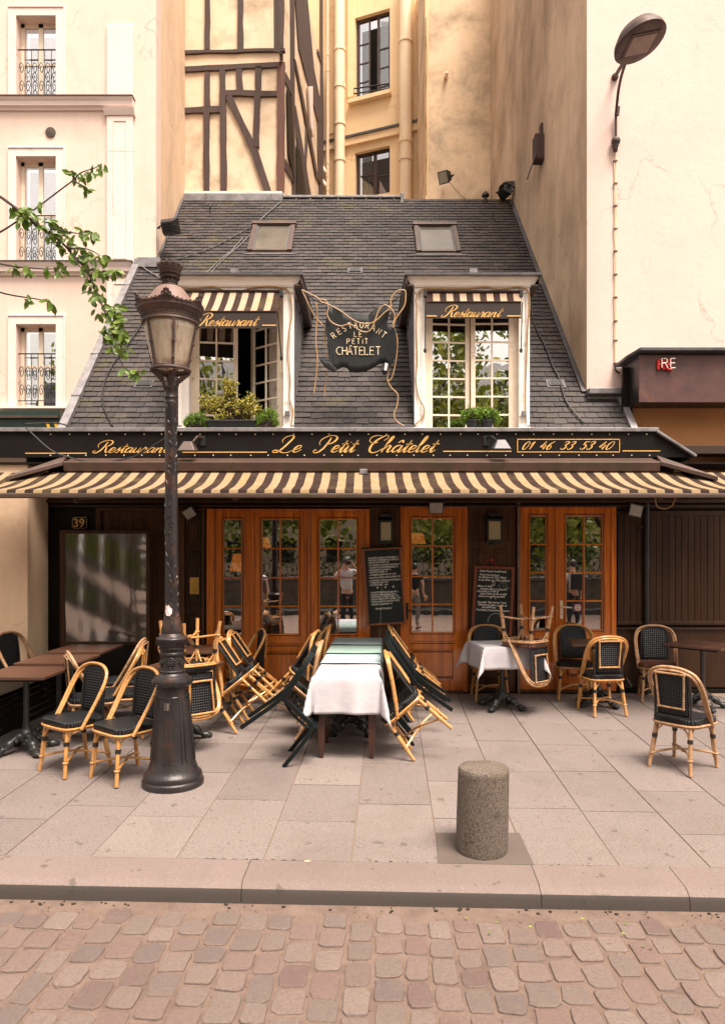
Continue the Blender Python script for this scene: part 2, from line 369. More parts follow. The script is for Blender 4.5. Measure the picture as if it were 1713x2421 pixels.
# plaster walls with rain streaks and soot clouds
def plaster(name,c,c2,stain,st_sc=(1.2,1.2,.35),lo=.48,hi=.75,amt=.8,rough=.9,c3=None,st2=None):
    m=NT(name)
    mid=tuple((a*.55+b_*.45) for a,b_ in zip(c,stain))
    col=m.mix(m.ramp(m.noise(1.1,6,.6),[(.35,0.),(.7,1.)]),c,c2)
    col=m.mix(m.math('MULTIPLY',m.ramp(m.noise(st_sc,10,.68,dist=.2),[(lo,0.),(hi,1.)]),amt),col,stain)
    col=m.mix(m.math('MULTIPLY',m.ramp(m.noise((7,7,.55),7,.7,dist=.15),[(.50,0.),(.78,1.)]),.38),col,mid)
    col=m.mix(m.math('MULTIPLY',m.ramp(m.noise(26,5,.75),[(.58,0.),(.72,1.)]),.25),col,mid)
    vo=m.n('ShaderNodeTexVoronoi',feature='DISTANCE_TO_EDGE'); wob=m.n('ShaderNodeVectorMath',operation='ADD'); nz=m.n('ShaderNodeTexNoise'); nz.inputs['Scale'].default_value=2.5; nz.inputs['Detail'].default_value=6; m.L(m.co(),nz.inputs['Vector']); m.L(m.co(),wob.inputs[0]); m.L(nz.outputs['Color'],wob.inputs[1]); m.L(wob.outputs[0],vo.inputs['Vector']); vo.inputs['Scale'].default_value=.55
    ck=m.math('MULTIPLY',m.ramp(vo.outputs['Distance'],[(.0,1.),(.010,0.)]),m.ramp(m.noise(.7,3,.5),[(.48,0.),(.56,1.)]))
    col=m.mix(m.math('MULTIPLY',ck,.55),col,tuple(x*.45 for x in c))
    if st2: col=m.mix(m.math('MULTIPLY',m.ramp(m.noise((9,9,.8),6,.6,dist=.2),[(.5,0.),(.8,1.)]),.5),col,st2)
    m.col(col); m.set(rough,0,.25); m.bump(m.math('ADD',m.noise(22,6,.6),m.math('MULTIPLY',m.noise(3,3,.5),2)),.22,.012); return m.m
M['pl_left']=plaster('cream_facade_plaster',(.715,.545,.455),(.735,.58,.50),(.42,.30,.23),(1.,1.,.9),.55,.85,.55)
M['pl_leftside']=plaster('streaked_side_plaster',(.74,.54,.37),(.66,.46,.31),(.36,.25,.17),(.8,1.2,.5),.45,.75,.7)
M['trim']=plaster('pale_stone_trim',(.80,.665,.61),(.76,.62,.555),(.55,.42,.30),(6,6,1.2),.6,.85,.4)
M['pl_timber']=plaster('smoky_half_timber_plaster',(.76,.59,.43),(.72,.55,.39),(.34,.25,.16),(1.1,1.1,1.3),.46,.68,.85)
M['pl_yellow']=plaster('warm_yellow_plaster',(.82,.60,.36),(.79,.565,.33),(.50,.31,.14),(1.,1.,.5),.58,.85,.5)
M['pl_ochre']=plaster('sooty_ochre_plaster',(.76,.57,.39),(.66,.48,.31),(.22,.16,.11),(.9,.9,1.),.45,.70,.8)
M['pl_side']=plaster('rain_streaked_brown_plaster',(.70,.52,.37),(.56,.41,.28),(.20,.135,.09),(.6,.55,.28),.42,.68,.9,st2=(.62,.44,.28))
M['pl_pink']=plaster('pale_pink_plaster',(.735,.56,.50),(.71,.535,.475),(.62,.45,.35),(1.,1.,1.),.62,.9,.5)
M['pipe']=paint('cream_painted_pipe',(.86,.67,.46),(.78,.59,.39),sc=4,rough=.5,bump=.05)
M['timber']=wood('weathered_timber_beam',(.085,.045,.034),(.045,.024,.020),.8,coat=0,bump=1)
M['timber_red']=wood('reddish_corner_post',(.17,.062,.036),(.075,.030,.022),.8,coat=0,bump=1)
M['darktrim']=paint('dark_window_brown',(.055,.028,.020),(.035,.018,.014),rough=.5)

# slates: every slate its own shade, moss in patches
m=NT('roof_slate'); g=m.n('ShaderNodeNewGeometry')
c=m.ramp(g.outputs['Random Per Island'],[(0.,(.017,.0135,.0135)),(.5,(.033,.0255,.0245)),(1.,(.056,.043,.040))])
c=m.mix(m.math('MULTIPLY',m.ramp(m.noise(.75,5,.6),[(.42,0.),(.7,1.)]),.7),c,(.017,.016,.019))
c=m.mix(m.math('MULTIPLY',m.ramp(m.noise(1.7,7,.68),[(.54,0.),(.70,1.)]),.65),c,(.080,.066,.018))
c=m.mix(m.math('MULTIPLY',m.ramp(m.noise(30,5,.6),[(.45,0.),(.75,1.)]),.3),c,(.13,.10,.09))
m.col(c); m.set(.62,0,.4); m.bump(m.noise(50,5,.6),.35,.006); M['slate']=m.m
# granite
def granite(name,a,b,sp,rough=.75):
    m=NT(name); g=m.n('ShaderNodeNewGeometry')
    c=m.ramp(g.outputs['Random Per Island'],[(0.,a),(1.,b)])
    c=m.mix(m.math('MULTIPLY',m.ramp(m.noise(90,3,.7),[(.48,0.),(.62,1.)]),.55),c,sp)
    c=m.mix(m.math('MULTIPLY',m.ramp(m.noise(130,2,.7,),[(.55,0.),(.68,1.)]),.35),c,(.36,.31,.285))
    c=m.mix(m.math('MULTIPLY',m.ramp(m.noise(1.5,6,.65),[(.5,0.),(.78,1.)]),.35),c,(.11,.082,.066))
    c=m.mix(m.math('MULTIPLY',m.ramp(m.noise(9,2,.4),[(.70,0.),(.73,1.)]),.55),c,(.06,.045,.035)); c=m.mix(m.math('MULTIPLY',m.ramp(m.noise(22,1,.3),[(.76,0.),(.78,1.)]),.5),c,(.05,.04,.035)); c=m.mix(m.math('MULTIPLY',m.ramp(m.noise((.9,.5,1),5,.7,dist=1.2),[(.52,0.),(.72,1.)]),.3),c,(.09,.072,.062))
    m.col(c); m.set(rough,0,.35); m.bump(m.noise(110,4,.7),.35,.004); return m
M['slab']=granite('granite_paving',(.162,.131,.120),(.220,.180,.165),(.062,.051,.046)).m
M['joint']=paint('sandy_joint',(.20,.143,.105),(.15,.107,.08),sc=20,rough=.95,bump=.5,bs=60)
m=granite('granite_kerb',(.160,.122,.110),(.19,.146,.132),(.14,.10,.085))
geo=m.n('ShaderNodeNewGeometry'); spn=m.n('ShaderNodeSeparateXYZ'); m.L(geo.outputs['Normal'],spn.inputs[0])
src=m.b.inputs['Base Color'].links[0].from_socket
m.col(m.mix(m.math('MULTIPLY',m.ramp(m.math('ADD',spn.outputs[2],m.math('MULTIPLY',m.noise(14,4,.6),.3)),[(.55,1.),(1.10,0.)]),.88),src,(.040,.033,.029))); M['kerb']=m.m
m=NT('cobble_stone'); g=m.n('ShaderNodeNewGeometry')
c=m.ramp(g.outputs['Random Per Island'],[(0.,(.135,.104,.094)),(.3,(.195,.148,.126)),(.55,(.175,.112,.098)),(.75,(.210,.163,.139)),(1.,(.128,.082,.075))])
c=m.mix(m.math('MULTIPLY',m.ramp(m.noise(60,5,.7),[(.45,0.),(.65,1.)]),.5),c,(.10,.07,.06))
c=m.mix(m.math('MULTIPLY',m.ramp(m.noise(16,4,.6),[(.5,0.),(.7,1.)]),.5),c,(.17,.125,.095))
m.col(c); m.set(.6,0,.4); m.bump(m.noise(38,8,.78),.9,.014); M['cobble']=m.m
m=NT('sandy_cobble_bed'); c=m.mix(m.ramp(m.noise(9,6,.65),[(.35,0.),(.7,1.)]),(.215,.152,.122),(.150,.105,.085))
c=m.mix(m.math('MULTIPLY',m.ramp(m.noise(90,3,.6),[(.55,0.),(.65,1.)]),.4),c,(.13,.08,.05))
c=m.mix(m.math('MULTIPLY',m.ramp(m.noise(3.2,7,.7),[(.52,0.),(.72,1.)]),.5),c,(.075,.055,.045)); m.col(c); m.set(.9,0,.2); m.bump(m.noise(90,5,.75),.9,.012); M['bed']=m.m
m=granite('bollard_granite',(.16,.125,.10),(.16,.125,.10),(.030,.024,.020))
src=m.b.inputs['Base Color'].links[0].from_socket
c=m.mix(m.math('MULTIPLY',m.ramp(m.noise(75,3,.8),[(.50,0.),(.58,1.)]),.75),src,(.05,.04,.032))
c=m.mix(m.math('MULTIPLY',m.ramp(m.noise(4,5,.7),[(.52,0.),(.75,1.)]),.55),c,(.05,.045,.025)); m.col(c); m.bump(m.noise(90,5,.8),.8,.006); M['bollard']=m.m
M['concrete']=paint('patched_concrete',(.105,.08,.067),(.085,.065,.055),sc=3,rough=.9,bump=.2,bs=60)
def emis(name,c,s):
    m=NT(name); m.b.inputs['Base Color'].default_value=c+(1,); m.b.inputs['Emission Color'].default_value=c+(1,); m.b.inputs['Emission Strength'].default_value=s; return m.m
M['shade']=emis('lit_orange_lampshade',(.9,.24,.03),.38)
# ================================================================== GROUND
Vd=Vector((.0376,1,0)).normalized(); Ud=Vector((1,-.0376,0)).normalized(); O0=Vector((-.0696,4.45,0))
def PV(u,v,h=0):
    p=O0+Ud*u+Vd*v; return Vector((p.x,p.y,gz(p.y)+h))
ZS=-.245
b=MB(); b.add([(-60,-60,ZS-.03),(60,-60,ZS-.03),(60,4.4,ZS-.03),(-60,4.4,ZS-.03)],[(0,1,2,3)])
tag(b.build('ground',M['bed']),kind='structure')
# cobbled street: bed and rounded setts in one street object
b=MB()
def bedz(p): return Vector((p.x,p.y,ZS))
b.add([bedz(PV(-7,-3.9)),bedz(PV(7,-3.9)),bedz(PV(7,-.30)),bedz(PV(-7,-.30))],[(0,1,2,3)])
b.m=1; rnd=random.Random(3)
def sett(cu,cv,w,l):
    # superellipse dome
    n=18; vs=[]; h=rnd.uniform(.008,.014); jt=[rnd.uniform(.93,1.04) for _ in range(18)]; a=rnd.uniform(-.04,.04); tx=rnd.uniform(-.03,.03); ty=rnd.uniform(-.03,.03)
    w*=rnd.uniform(.93,1.02); l*=rnd.uniform(.90,1.02); ex=rnd.uniform(.26,.42)
    for lev,(k,z) in enumerate(((1.0,-.02),(.985,.70),(.945,.95),(.87,1.0))):
        for i in range(n):
            t=2*PI*i/n; c,s_=math.cos(t),math.sin(t)
            x=math.copysign(abs(c)**ex,c)*w/2*k*(1+.05*math.sin(3*t+cu*9)); y=math.copysign(abs(s_)**ex,s_)*l/2*k*(1+.05*math.sin(2*t+cv*7))
            x*=jt[i]; y*=jt[(i*7)%18]; x,y=x*math.cos(a)-y*math.sin(a),x*math.sin(a)+y*math.cos(a)
            p=PV(cu+x,cv+y); vs.append(Vector((p.x,p.y,ZS-.002+h*z+(tx*x+ty*y)*(.6 if z>.2 else 0))))
    fs=[(j*n+i,j*n+(i+1)%n,(j+1)*n+(i+1)%n,(j+1)*n+i) for j in range(3) for i in range(n)]+[tuple(3*n+i for i in range(n))]
    b.add(vs,fs)
u=-5.2
while u<5.2:
    w=rnd.uniform(.125,.165); v=-.42-rnd.uniform(0,.14)
    while v>-3.4:
        l=rnd.uniform(.15,.235)
        sett(u+w/2+.02*math.sin(v*2),v-l/2,w-.012,l-.014); v-=l
    u+=w
tag(b.build('cobbled_street',[M['bed'],M['cobble']],smooth=28),kind='structure')
# pavement: sandy bed + granite slabs
b=MB()
P4=[PV(-9,0,-.004),PV(9,0,-.004),Vector((9,F+.4,-.004)),Vector((-9,F+.4,-.004))]; b.add(P4,[(0,1,2,3)])
b.m=1
cw=.546; first={-3:5.40,-2:5.115,-1:5.46,0:5.41-.34,1:5.155,2:5.72,3:5.33,4:4.94,5:5.55,-4:5.2}
first={-4:5.3,-3:5.115,-2:5.46,-1:5.07,0:5.41,1:5.155,2:5.72-.35,3:5.33,4:4.94,5:5.5}
for k in range(-14,15):
    u0=k*cw-.0*cw; v=0.0; vn=first.get(k,4.45+rnd.uniform(.5,1.1))-4.45
    while v<4.75:
        v2=min(vn,4.78); g=.0045
        if not (k==1 and False):
            x0,x1,y0,y1=u0+g,u0+cw-g,v+g,v2-g
            dz=rnd.uniform(-.0015,.0015)
            q=[PV(x0,y0,dz),PV(x1,y0,dz),PV(x1,y1,dz),PV(x0,y1,dz)]; q2=[p-Vector((0,0,.02)) for p in q]
            b.hexa(q2+q)
        v=v2; vn=v+rnd.uniform(.72,1.0)
tag(b.build('pavement',[M['joint'],M['slab']]),kind='structure')
# kerb stones
b=MB(); u=-7.3
js=[-7.3,-5.7,-4.15,-2.5,-.62,1.10,1.93,3.5,5.1,6.7]
for a,c in zip(js[:-1],js[1:]):
    prof=[(-.004,.003),(-.25,.001),(-.298,-.006),(-.322,-.022),(-.332,-.045),(-.336,-.16)]
    zt=gz(4.3)
    A=[];B_=[]
    for (dv,dz) in prof:
        for L_,uu in ((A,a+.002),(B_,c-.002)):
            p=PV(uu+.004*math.sin(dv*30+uu),dv+.002*math.sin(uu*40)); L_.append(Vector((p.x,p.y,gz(p.y)+dz)))
    n=len(prof); vs=A+B_+[A[0]-Vector((0,0,.16)),B_[0]-Vector((0,0,.16))]
    fs=[(i,i+1,n+i+1,n+i) for i in range(n-1)]+[tuple(range(n))+(2*n,),tuple(range(n,2*n))+(2*n+1,),(0,n,2*n+1,2*n)]
    b.add(vs,fs)
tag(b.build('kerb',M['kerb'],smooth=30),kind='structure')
b=MB(); sq=[G(1031,1971),G(1227,1971),G(1262,2047),G(1035,2043)]
b.hexa([p-Vector((0,0,.02)) for p in (sq[3],sq[2],sq[1],sq[0])]+[p+Vector((0,0,.0055)) for p in (sq[3],sq[2],sq[1],sq[0])])
tag(b.build('concrete_patch',M['concrete']),kind='structure')
# gutter dirt line + litter
b=MB()
for i in range(60):
    uu=rnd.uniform(-2.3,2.4); p=PV(uu,-.35-abs(rnd.gauss(0,.03))); r=rnd.uniform(.004,.012)
    b.ball((p.x,p.y,ZS+.004),r,6,(1.2,1,.5))
tag(b.build('gutter_grit',M['soil'],smooth=True),kind='stuff',label='dark grit lying along the foot of the kerb',cat='grit')

# ================================================================== RESTAURANT BUILDING
rest=thing('restaurant_building','low slate roofed restaurant with brown wooden shopfront and two white dormers','building',(0,F,0))
XL,XR=-4.3,4.95
# facade back wall with door openings left as frames: dark wood lintel, piers
def fbox(b,px0,px1,py0,py1,y0,y1): b.box((PX(px0),y0,PZ(py1)),(PX(px1),y1,PZ(py0)))
b=MB()
b.box((XL,F-.02,PZ(1197)),(4.0,F+.15,3.25)); b.box((4.0,F-.02,PZ(1197)),(XR,F+.15,2.84))                      # lintel zone
fbox(b,60,236,1190,1645,F+.02,F+.15)                              # left dark wall
fbox(b,484,489,1190,1640,F-.01,F+.12)
fbox(b,874,946,1190,1640,F+.03,F+.15)
fbox(b,1104,1227,1190,1640,F+.03,F+.15)
fbox(b,1455,1770,1190,1645,F+.03,F+.15)
fbox(b,236,484,1190,1640,F+.05,F+.15)
b.box((XL,F+.0,-.02),(XR,F+.14,.035))
b.build('shopfront_wall',M['blackwood'],rest,bevel=.003)
b=MB()
for z,d,h in ((PZ(1199),.05,.028),(PZ(1190),.09,.045),(PZ(1178),.06,.03)):
    b.box((XL,F-.02-d,z),(XR,F-.021,z+h))
b.box((PX(484),F-.05,PZ(1204)),(PX(489),F-.012,3.0))
b.build('lintel_moulding',M['darkwood'],rest,bevel=.006)
# raised-and-fielded panel helper
def panel(b,px0,px1,py0,py1,Y,arch=False,d=.014,w=.018):
    x0,x1,z0,z1=PX(px0),PX(px1),PZ(py1),PZ(py0)
    for a,c in (((x0,z0),(x1,z0+w)),((x0,z1-w),(x1,z1)),((x0,z0+w),(x0+w,z1-w)),((x1-w,z0+w),(x1,z1-w))):
        b.box((a[0],Y-d,a[1]),(c[0],Y,c[1]))
    m=.035
    if x1-x0>2*m+.03 and z1-z0>2*m+.03: b.box((x0+m,Y-d*.8,z0+m),(x1-m,Y,z1-m))
    if arch:
        n=8; pl=[]
        for i in range(n+1):
            t=i/n; pl.append((x0+.12*(x1-x0)+(x1-x0)*.76*t,Y-d,z1+.022*math.sin(PI*t)))
        b.prism([(x0+.06*(x1-x0),Y-d,z1)]+pl+[(x1-.06*(x1-x0),Y-d,z1)],(0,d,0))
def panelled(name,parts,px0,px1,py0,py1,Y,mat,t=.03):
    b=MB(); fbox(b,px0,px1,py0,py1,Y,Y+t)
    for p in parts: panel(b,*p[:4],Y,arch=len(p)>4)
    o=b.build(name,mat,rest,bevel=.004); return o
# panelled double door behind the acrylic screen, left
b=MB(); 
for a in ((228,240,1203,1640),(478,484,1200,1640)): fbox(b,*a,F-.03,F+.05)
fbox(b,228,484,1200,1208,F-.031,F+.05)
fbox(b,424,437,1208,1640,F-.028,F+.05)
b.build('door_frame',M['darkwood2'],rest,bevel=.004)
dd=panelled('panelled_door',[(258,295,1231,1420,1),(311,348,1231,1420,1),(365,412,1233,1428,1),(258,295,1440,1540),(311,348,1440,1540),(365,412,1448,1540,1),(258,348,1560,1620),(365,412,1560,1620)],240,424,1208,1636,F+.015,M['darkwood2'])
panelled('pilaster_panel',[(441,474,1231,1286),(441,474,1307,1431,1),(441,474,1452,1560,1),(441,474,1575,1625)],437,478,1212,1636,F+.005,M['darkwood'])
b=MB()
panel(b,441,474,1231,1286,F+.005-.001); b.build('moulding',M['darkwood2'],rest)
b=MB(); b.box((PX(449),F-.008,PZ(1405)),(PX(470),F+.004,PZ(1365)))
pl=b.build('brass_plaque',M['brass'],rest,bevel=.003)
b=MB(); cx_=PX(459.5); cz=PZ(1392)
b.tube([(cx_-.028,F-.011,cz+.05),(cx_-.028,F-.011,cz),(cx_-.015,F-.011,cz-.03),(cx_+.01,F-.011,cz-.03),(cx_+.025,F-.011,cz),(cx_+.03,F-.011,cz+.07)],.004,5)
for k in range(4): b.box((cx_-.02,F-.010,cz+.03-.02*k),(cx_+.012,F-.008,cz+.034-.02*k))
b.build('relief',M['brass'],pl)
# glazed wooden doors
def gdoor(x0,x1,y0,y1,g,vx,my,pan,rail,handle=None,label=None):
    b=MB(); Y0,Y1=F-.005,F+.05; gx0,gx1,gy0,gy1=g
    fbox(b,x0,gx0,y0,y1,Y0,Y1); fbox(b,gx1,x1,y0,y1,Y0,Y1); fbox(b,gx0,gx1,y0,gy0,Y0+.001,Y1)
    fbox(b,gx0,gx1,gy1,pan[2],Y0+.001,Y1); fbox(b,gx0,gx1,pan[3],y1,Y0+.001,Y1)
    fbox(b,gx0,gx1,pan[2],pan[3],Y0+.02,Y1)
    if pan[1]-pan[0]>30:
        fbox(b,pan[0]+5,pan[1]-5,pan[2]+6,pan[3]-6,Y0+.004,Y0+.03)
    w=1.9
    for m_ in my: fbox(b,gx0,gx1,m_-w,m_+w,Y0+.006,Y1-.01)
    for v_ in vx: fbox(b,v_-w,v_+w,gy0,gy1,Y0+.004,Y1-.012)
    # rail mouldings
    fbox(b,gx0-5,gx1+5,rail,rail+3.5,Y0-.016,Y0); fbox(b,gx0-5,gx1+5,rail+6,rail+8,Y0-.008,Y0)
    d=b.build('glazed_door',M['door'],rest,bevel=.0035)
    if label: d['label']=label
    # dark bead round the glass
    b=MB(); w=1.6
    for q in ((gx0-w-3,gx1+w+3,gy0-w-4,gy0-4),(gx0-w-3,gx1+w+3,gy1+3,gy1+w+3),(gx0-w-3,gx0-3,gy0-4,gy1+3),(gx1+3,gx1+w+3,gy0-4,gy1+3)): fbox(b,*q,Y0-.006,Y0)
    b.build('glazing_bead',M['darkwood2'],d)
    b=MB(); p0,p1,p2,p3=pan; w=1.5
    if p1-p0>30: p0+=5; p1-=5; p2+=6; p3-=6
    for q in ((p0-w,p1+w,p2-w,p2),(p0-w,p1+w,p3,p3+w),(p0-w,p0,p2,p3),(p1,p1+w,p2,p3)): fbox(b,*q,Y0-.004,Y0+.02)
    fbox(b,gx0-5,gx1+5,rail+8.5,rail+10,Y0-.003,Y0+.01); b.build('panel_bead',M['darkwood2'],d)
    b=MB(); fbox(b,x0-.1,x0+.9,y0+1,y1,Y0-.002,Y0+.01); b.build('edge_gap',M['blackwood'],d)
    b=MB(); fbox(b,gx0,gx1,gy0,gy1,F+.028,F+.031); b.build('window_pane',M['glass'],d,fixn=True)
    return d
my=[1297,1366,1434]
gdoor(508,597,1208,1634,(529,570,1229,1500),[],my,(529,570,1541,1613),1518)
gdoor(601,726,1208,1634,(620,705,1229,1499),[662],my,(619,711,1541,1613),1518)
gdoor(734,864,1208,1634,(756,842,1229,1499),[799],my,(756,842,1541,1613),1518)
dC=gdoor(950,1093,1201,1632,(973,1070,1227,1495),[1022],[1291,1363,1429],(971,1074,1536,1606),1512)
gdoor(1229,1311,1199,1630,(1252,1290,1221,1488),[],[1287,1354,1421],(1252,1290,1530,1600),1507)
dE=gdoor(1318,1443,1199,1630,(1338,1422,1221,1488),[1380],[1287,1354,1421],(1338,1422,1530,1600),1507)
b=MB()
for q in ((489,508,1203,1638),(597,601,1206,1636),(726,734,1206,1636),(864,874,1203,1638),(946,950,1198,1636),(1093,1104,1198,1636),(1227,1229,1196,1634),(1311,1318,1199,1632),(1443,1455,1196,1634)):
    fbox(b,*q,F-.022,F+.05)
for q in ((508,864,1203,1207.5),(950,1093,1197,1200.5),(1229,1443,1195,1198.5)): fbox(b,*q,F-.020,F+.05)
fbox(b,728,731.5,1210,1634,F-.035,F-.022)
b.build('door_frame',M['door'],rest,bevel=.004)
for q in ((508,864,1634,1642),(950,1093,1632,1640),(1229,1443,1630,1638)):
    b=MB(); fbox(b,*q,F-.05,F+.06); b.build('door_sill',M['darkwood2'],rest,bevel=.004)
# lever handles
hx=PX(1326); b=MB(); b.box((hx-.02,F-.013,PZ(1463)),(hx+.02,F-.0055,PZ(1420)))
h=b.build('door_handle',M['cream'],dE,bevel=.003)
b=MB(); b.tube([(hx,F-.012,PZ(1435)),(hx,F-.055,PZ(1435)),(hx+.12,F-.06,PZ(1436))],.009,8); b.build('lever',M['cream'],h,smooth=True) if False else b.build('lever',M['cream'],dE,smooth=True)
b=MB(); b.lathe([(0,0),(.008,0),(.008,.002),(0,.002)],seg=10); b.v=[(hx+x,F-.0135-z,PZ(1452)+y) for x,y,z in b.v]; b.build('keyhole',M['blackmetal'],dE)
hx=PX(962); b=MB(); b.box((hx-.016,F-.013,PZ(1465)),(hx+.016,F-.0055,PZ(1425))); b.tube([(hx,F-.012,PZ(1443)),(hx,F-.05,PZ(1443)),(hx+.10,F-.055,PZ(1445))],.008,8)
b.build('door_handle',M['blackmetal'],dC,smooth=30)
# sticker on the right door glass
b=MB(); sx,sz=PX(1366.5),PZ(1437); b.box((sx-.05,F+.022,sz-.05),(sx+.05,F+.0265,sz+.05))
st=b.build('sticker',paint('purple_sticker',(.30,.07,.20),rough=.5,bump=0),dE,bevel=.004)
b=MB(); b.lathe([(0,0),(.040,0),(.040,.001),(.036,.001)],seg=28); b.v=[(sx+x,F+.0215-z,sz+y) for x,y,z in b.v]; b.build('sticker_disc',M['cream'],dE)
b=MB()
b.tube([(sx+.014*math.cos(t/3),F+.0195,sz+.009+.014*math.sin(t/3)) for t in range(0,17)],.0022,4); b.box((sx-.024,F+.019,sz-.018),(sx+.024,F+.0202,sz-.012))
b.build('sticker_mark',M['maroon'],dE)
# piers between doors
panelled('boarded_pier',[],874,946,1203,1638,F-.004,M['darkwood2'])
b=MB()
for x in (876,886,897,910,923,935): fbox(b,x,x+(9 if x not in (897,910) else 11),1206,1634,F-.016,F-.004)
fbox(b,874,946,1200,1206,F-.03,F)
b.build('pier_board',M['darkwood2'],rest,bevel=.003)
panelled('panelled_pier',[(1117,1203,1223,1280,1),(1119,1151,1300,1382,1),(1168,1202,1300,1382,1),(1119,1151,1400,1500),(1168,1202,1400,1500),(1119,1202,1520,1610)],1106,1215,1202,1636,F-.012,M['darkwood2'])
b=MB(); fbox(b,1106,1215,1196,1202,F-.035,F); fbox(b,1104,1108,1202,1636,F-.02,F); fbox(b,1212,1217,1202,1636,F-.02,F); b.build('pier_trim',M['darkwood2'],rest,bevel=.004)
b=MB(); fbox(b,1220,1227,1180,1640,F-.06,F-.024); b.build('thin_post',paint('worn_pale_brown_post',(.22,.13,.08),(.10,.06,.04),sc=12,rough=.4,coat=.2),rest,bevel=.006)
# boarded wall on the right
b=MB(); x=1459; k=0
while x<1760:
    w=14.6 if k%3 else 13.2; 
    if not 1522<x<1534: fbox(b,x,x+w,1220,1468,F-.012,F+.03)
    x+=w+1; k+=1
b.build('wall_board',M['darkwood'],rest,bevel=.004)
for q,nm in (((1456,1770,1468,1477,F-.03,F+.03),'dado_rail'),((1456,1770,1484,1489,F-.022,F+.03),'dado_rail'),((1456,1770,1489,1625,F+.0,F+.03),'dado_panel'),((1456,1770,1208,1220,F-.02,F+.03),'top_rail'),((1456,1770,1196,1202,F-.04,F+.03),'top_rail')):
    b=MB(); fbox(b,*q); b.build(nm,M['darkwood'],rest,bevel=.004)
b=MB(); b.tube([W(1528,1180,F-.05),W(1528,1640,F-.05)],.033,12)
for yy in (1210,1330,1440): b.tube([W(1528,yy,F-.05),W(1528,yy+4,F-.05)],.040,12)
b.build('rainwater_pipe',M['blackmetal'],rest,smooth=True)
b=MB(); 
for pts in ([W(1490,1195,F-.05),W(1510,1186,F-.05),W(1524,1204,F-.05)],[W(1505,1262,F-.03),W(1510,1250,F-.04),W(1524,1243,F-.04)]): b.tube(spline(pts,5),.008,6)
b.build('loose_cable',M['blackcable'],rest,smooth=True)
# room behind the glass
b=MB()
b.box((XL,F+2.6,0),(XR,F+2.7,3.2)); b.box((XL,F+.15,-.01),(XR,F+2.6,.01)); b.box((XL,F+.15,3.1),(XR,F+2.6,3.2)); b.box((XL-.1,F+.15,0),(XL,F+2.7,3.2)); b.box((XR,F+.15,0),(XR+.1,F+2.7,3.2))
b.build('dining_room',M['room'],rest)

# roof: boarding, then slates
LL=7.70
def xb(s):
    Y=RY0+s*RC
    xl=-3.90 if Y<12.65 else -3.62
    if Y<9.98: xr=3.55
    else: xr=3.11-(Y-9.98)*.0242
    return xl,xr
DORM=[(-2.428,-.908),(.684,2.204)]; DZT=5.36
b=MB(); b2=MB(); rnd=random.Random(5)
ns=64
for i in range(ns):
    s0=i*LL/ns; s1=(i+1)*LL/ns; xl,xr=xb((s0+s1)/2); zt=RZ0+s1*RSN
    cuts=[]
    if zt<DZT+.02: cuts=[(a+.03,c-.03) for a,c in DORM]
    segs=[]; x=xl
    for a,c in cuts: segs.append((x,a)); x=c
    segs.append((x,xr))
    for a,c in segs: b.add([RQ(a,s0,-.03),RQ(c,s0,-.03),RQ(c,s1,-.03),RQ(a,s1,-.03)],[(0,1,2,3)])
    for a,c in segs:
        w=.175; off=(i%2)*w/2+rnd.uniform(-.01,.01); k=math.floor((a-off)/w); 
        while True:
            p=off+k*w; q=p+w; k+=1
            if p>=c: break
            p=max(p,a); q=min(q,c)
            if q-p<.02: continue
            g=.003; lo=rnd.uniform(.012,.018); hi=.001; j=rnd.uniform(-.004,.004) if rnd.random()>.06 else rnd.uniform(-.02,.0); t=.006
            sk=rnd.uniform(-.003,.003)
            s_0=s0+j; s_1=s1+.004
            vs=[RQ(p+g,s_0+sk,lo-t),RQ(q-g,s_0-sk,lo-t),RQ(q-g,s_1,hi-t),RQ(p+g,s_1,hi-t),RQ(p+g,s_0+sk,lo),RQ(q-g,s_0-sk,lo),RQ(q-g,s_1,hi),RQ(p+g,s_1,hi)]
            b2.hexa(vs)
b.build('roof_boarding',M['zincdark'],rest); b2.build('slate_roof',M['slate'],rest)
# flashings, ridge, valley
def roofbar(name,pts,w,t,mat,h=.02):
    b=MB()
    for p,q in zip(pts[:-1],pts[1:]): b.bar(p,q,w,t,up=(0,-RSN,RC))
    return b.build(name,mat,rest,bevel=.004)
lsn=lambda Y:(Y-RY0)/RC
roofbar('verge_flashing',[RQ(-3.93,lsn(9.35),.03),RQ(-3.93,lsn(12.62),.03)],.11,.07,M['zinc'])
for Y in (9.9,10.6,11.3,12.0):
    b=MB(); p=RQ(-3.93,lsn(Y),.035); b.bar(p,p+Vector((0,RC*.03,RSN*.03)),.118,.082,up=(0,-RSN,RC)); b.build('flashing_joint',M['zinc'],rest)
roofbar('verge_flashing',[RQ(3.55,lsn(9.35),.03),RQ(3.55,lsn(9.95),.03)],.09,.07,M['zinc'])
b=MB(); b.box((-3.95,12.60,PZ(621,12.62)),(-3.55,12.66,PZ(609,12.62))); b.box((-3.95,12.45,RQ(0,lsn(12.5)).z+.0),(-3.5,12.66,PZ(620,12.62)))
b.build('step_flashing',M['zinc'],rest)
b=MB(); b.box((3.1,9.90,PZ(950,9.95)),(3.62,9.975,PZ(937,9.95))); b.box((3.09,9.80,PZ(936,9.95)),(3.60,9.972,PZ(922,9.95)))
b.build('step_flashing',M['zinc'],rest,bevel=.01)
roofbar('side_flashing',[RQ(-3.60,lsn(12.66),.015),RQ(-3.60,lsn(14.45),.015)],.05,.05,M['zincdark'])
roofbar('side_flashing',[RQ(3.075,lsn(10.0),.015),RQ(2.97,lsn(14.4),.015)],.07,.05,M['zincdark'])
Yr=14.50
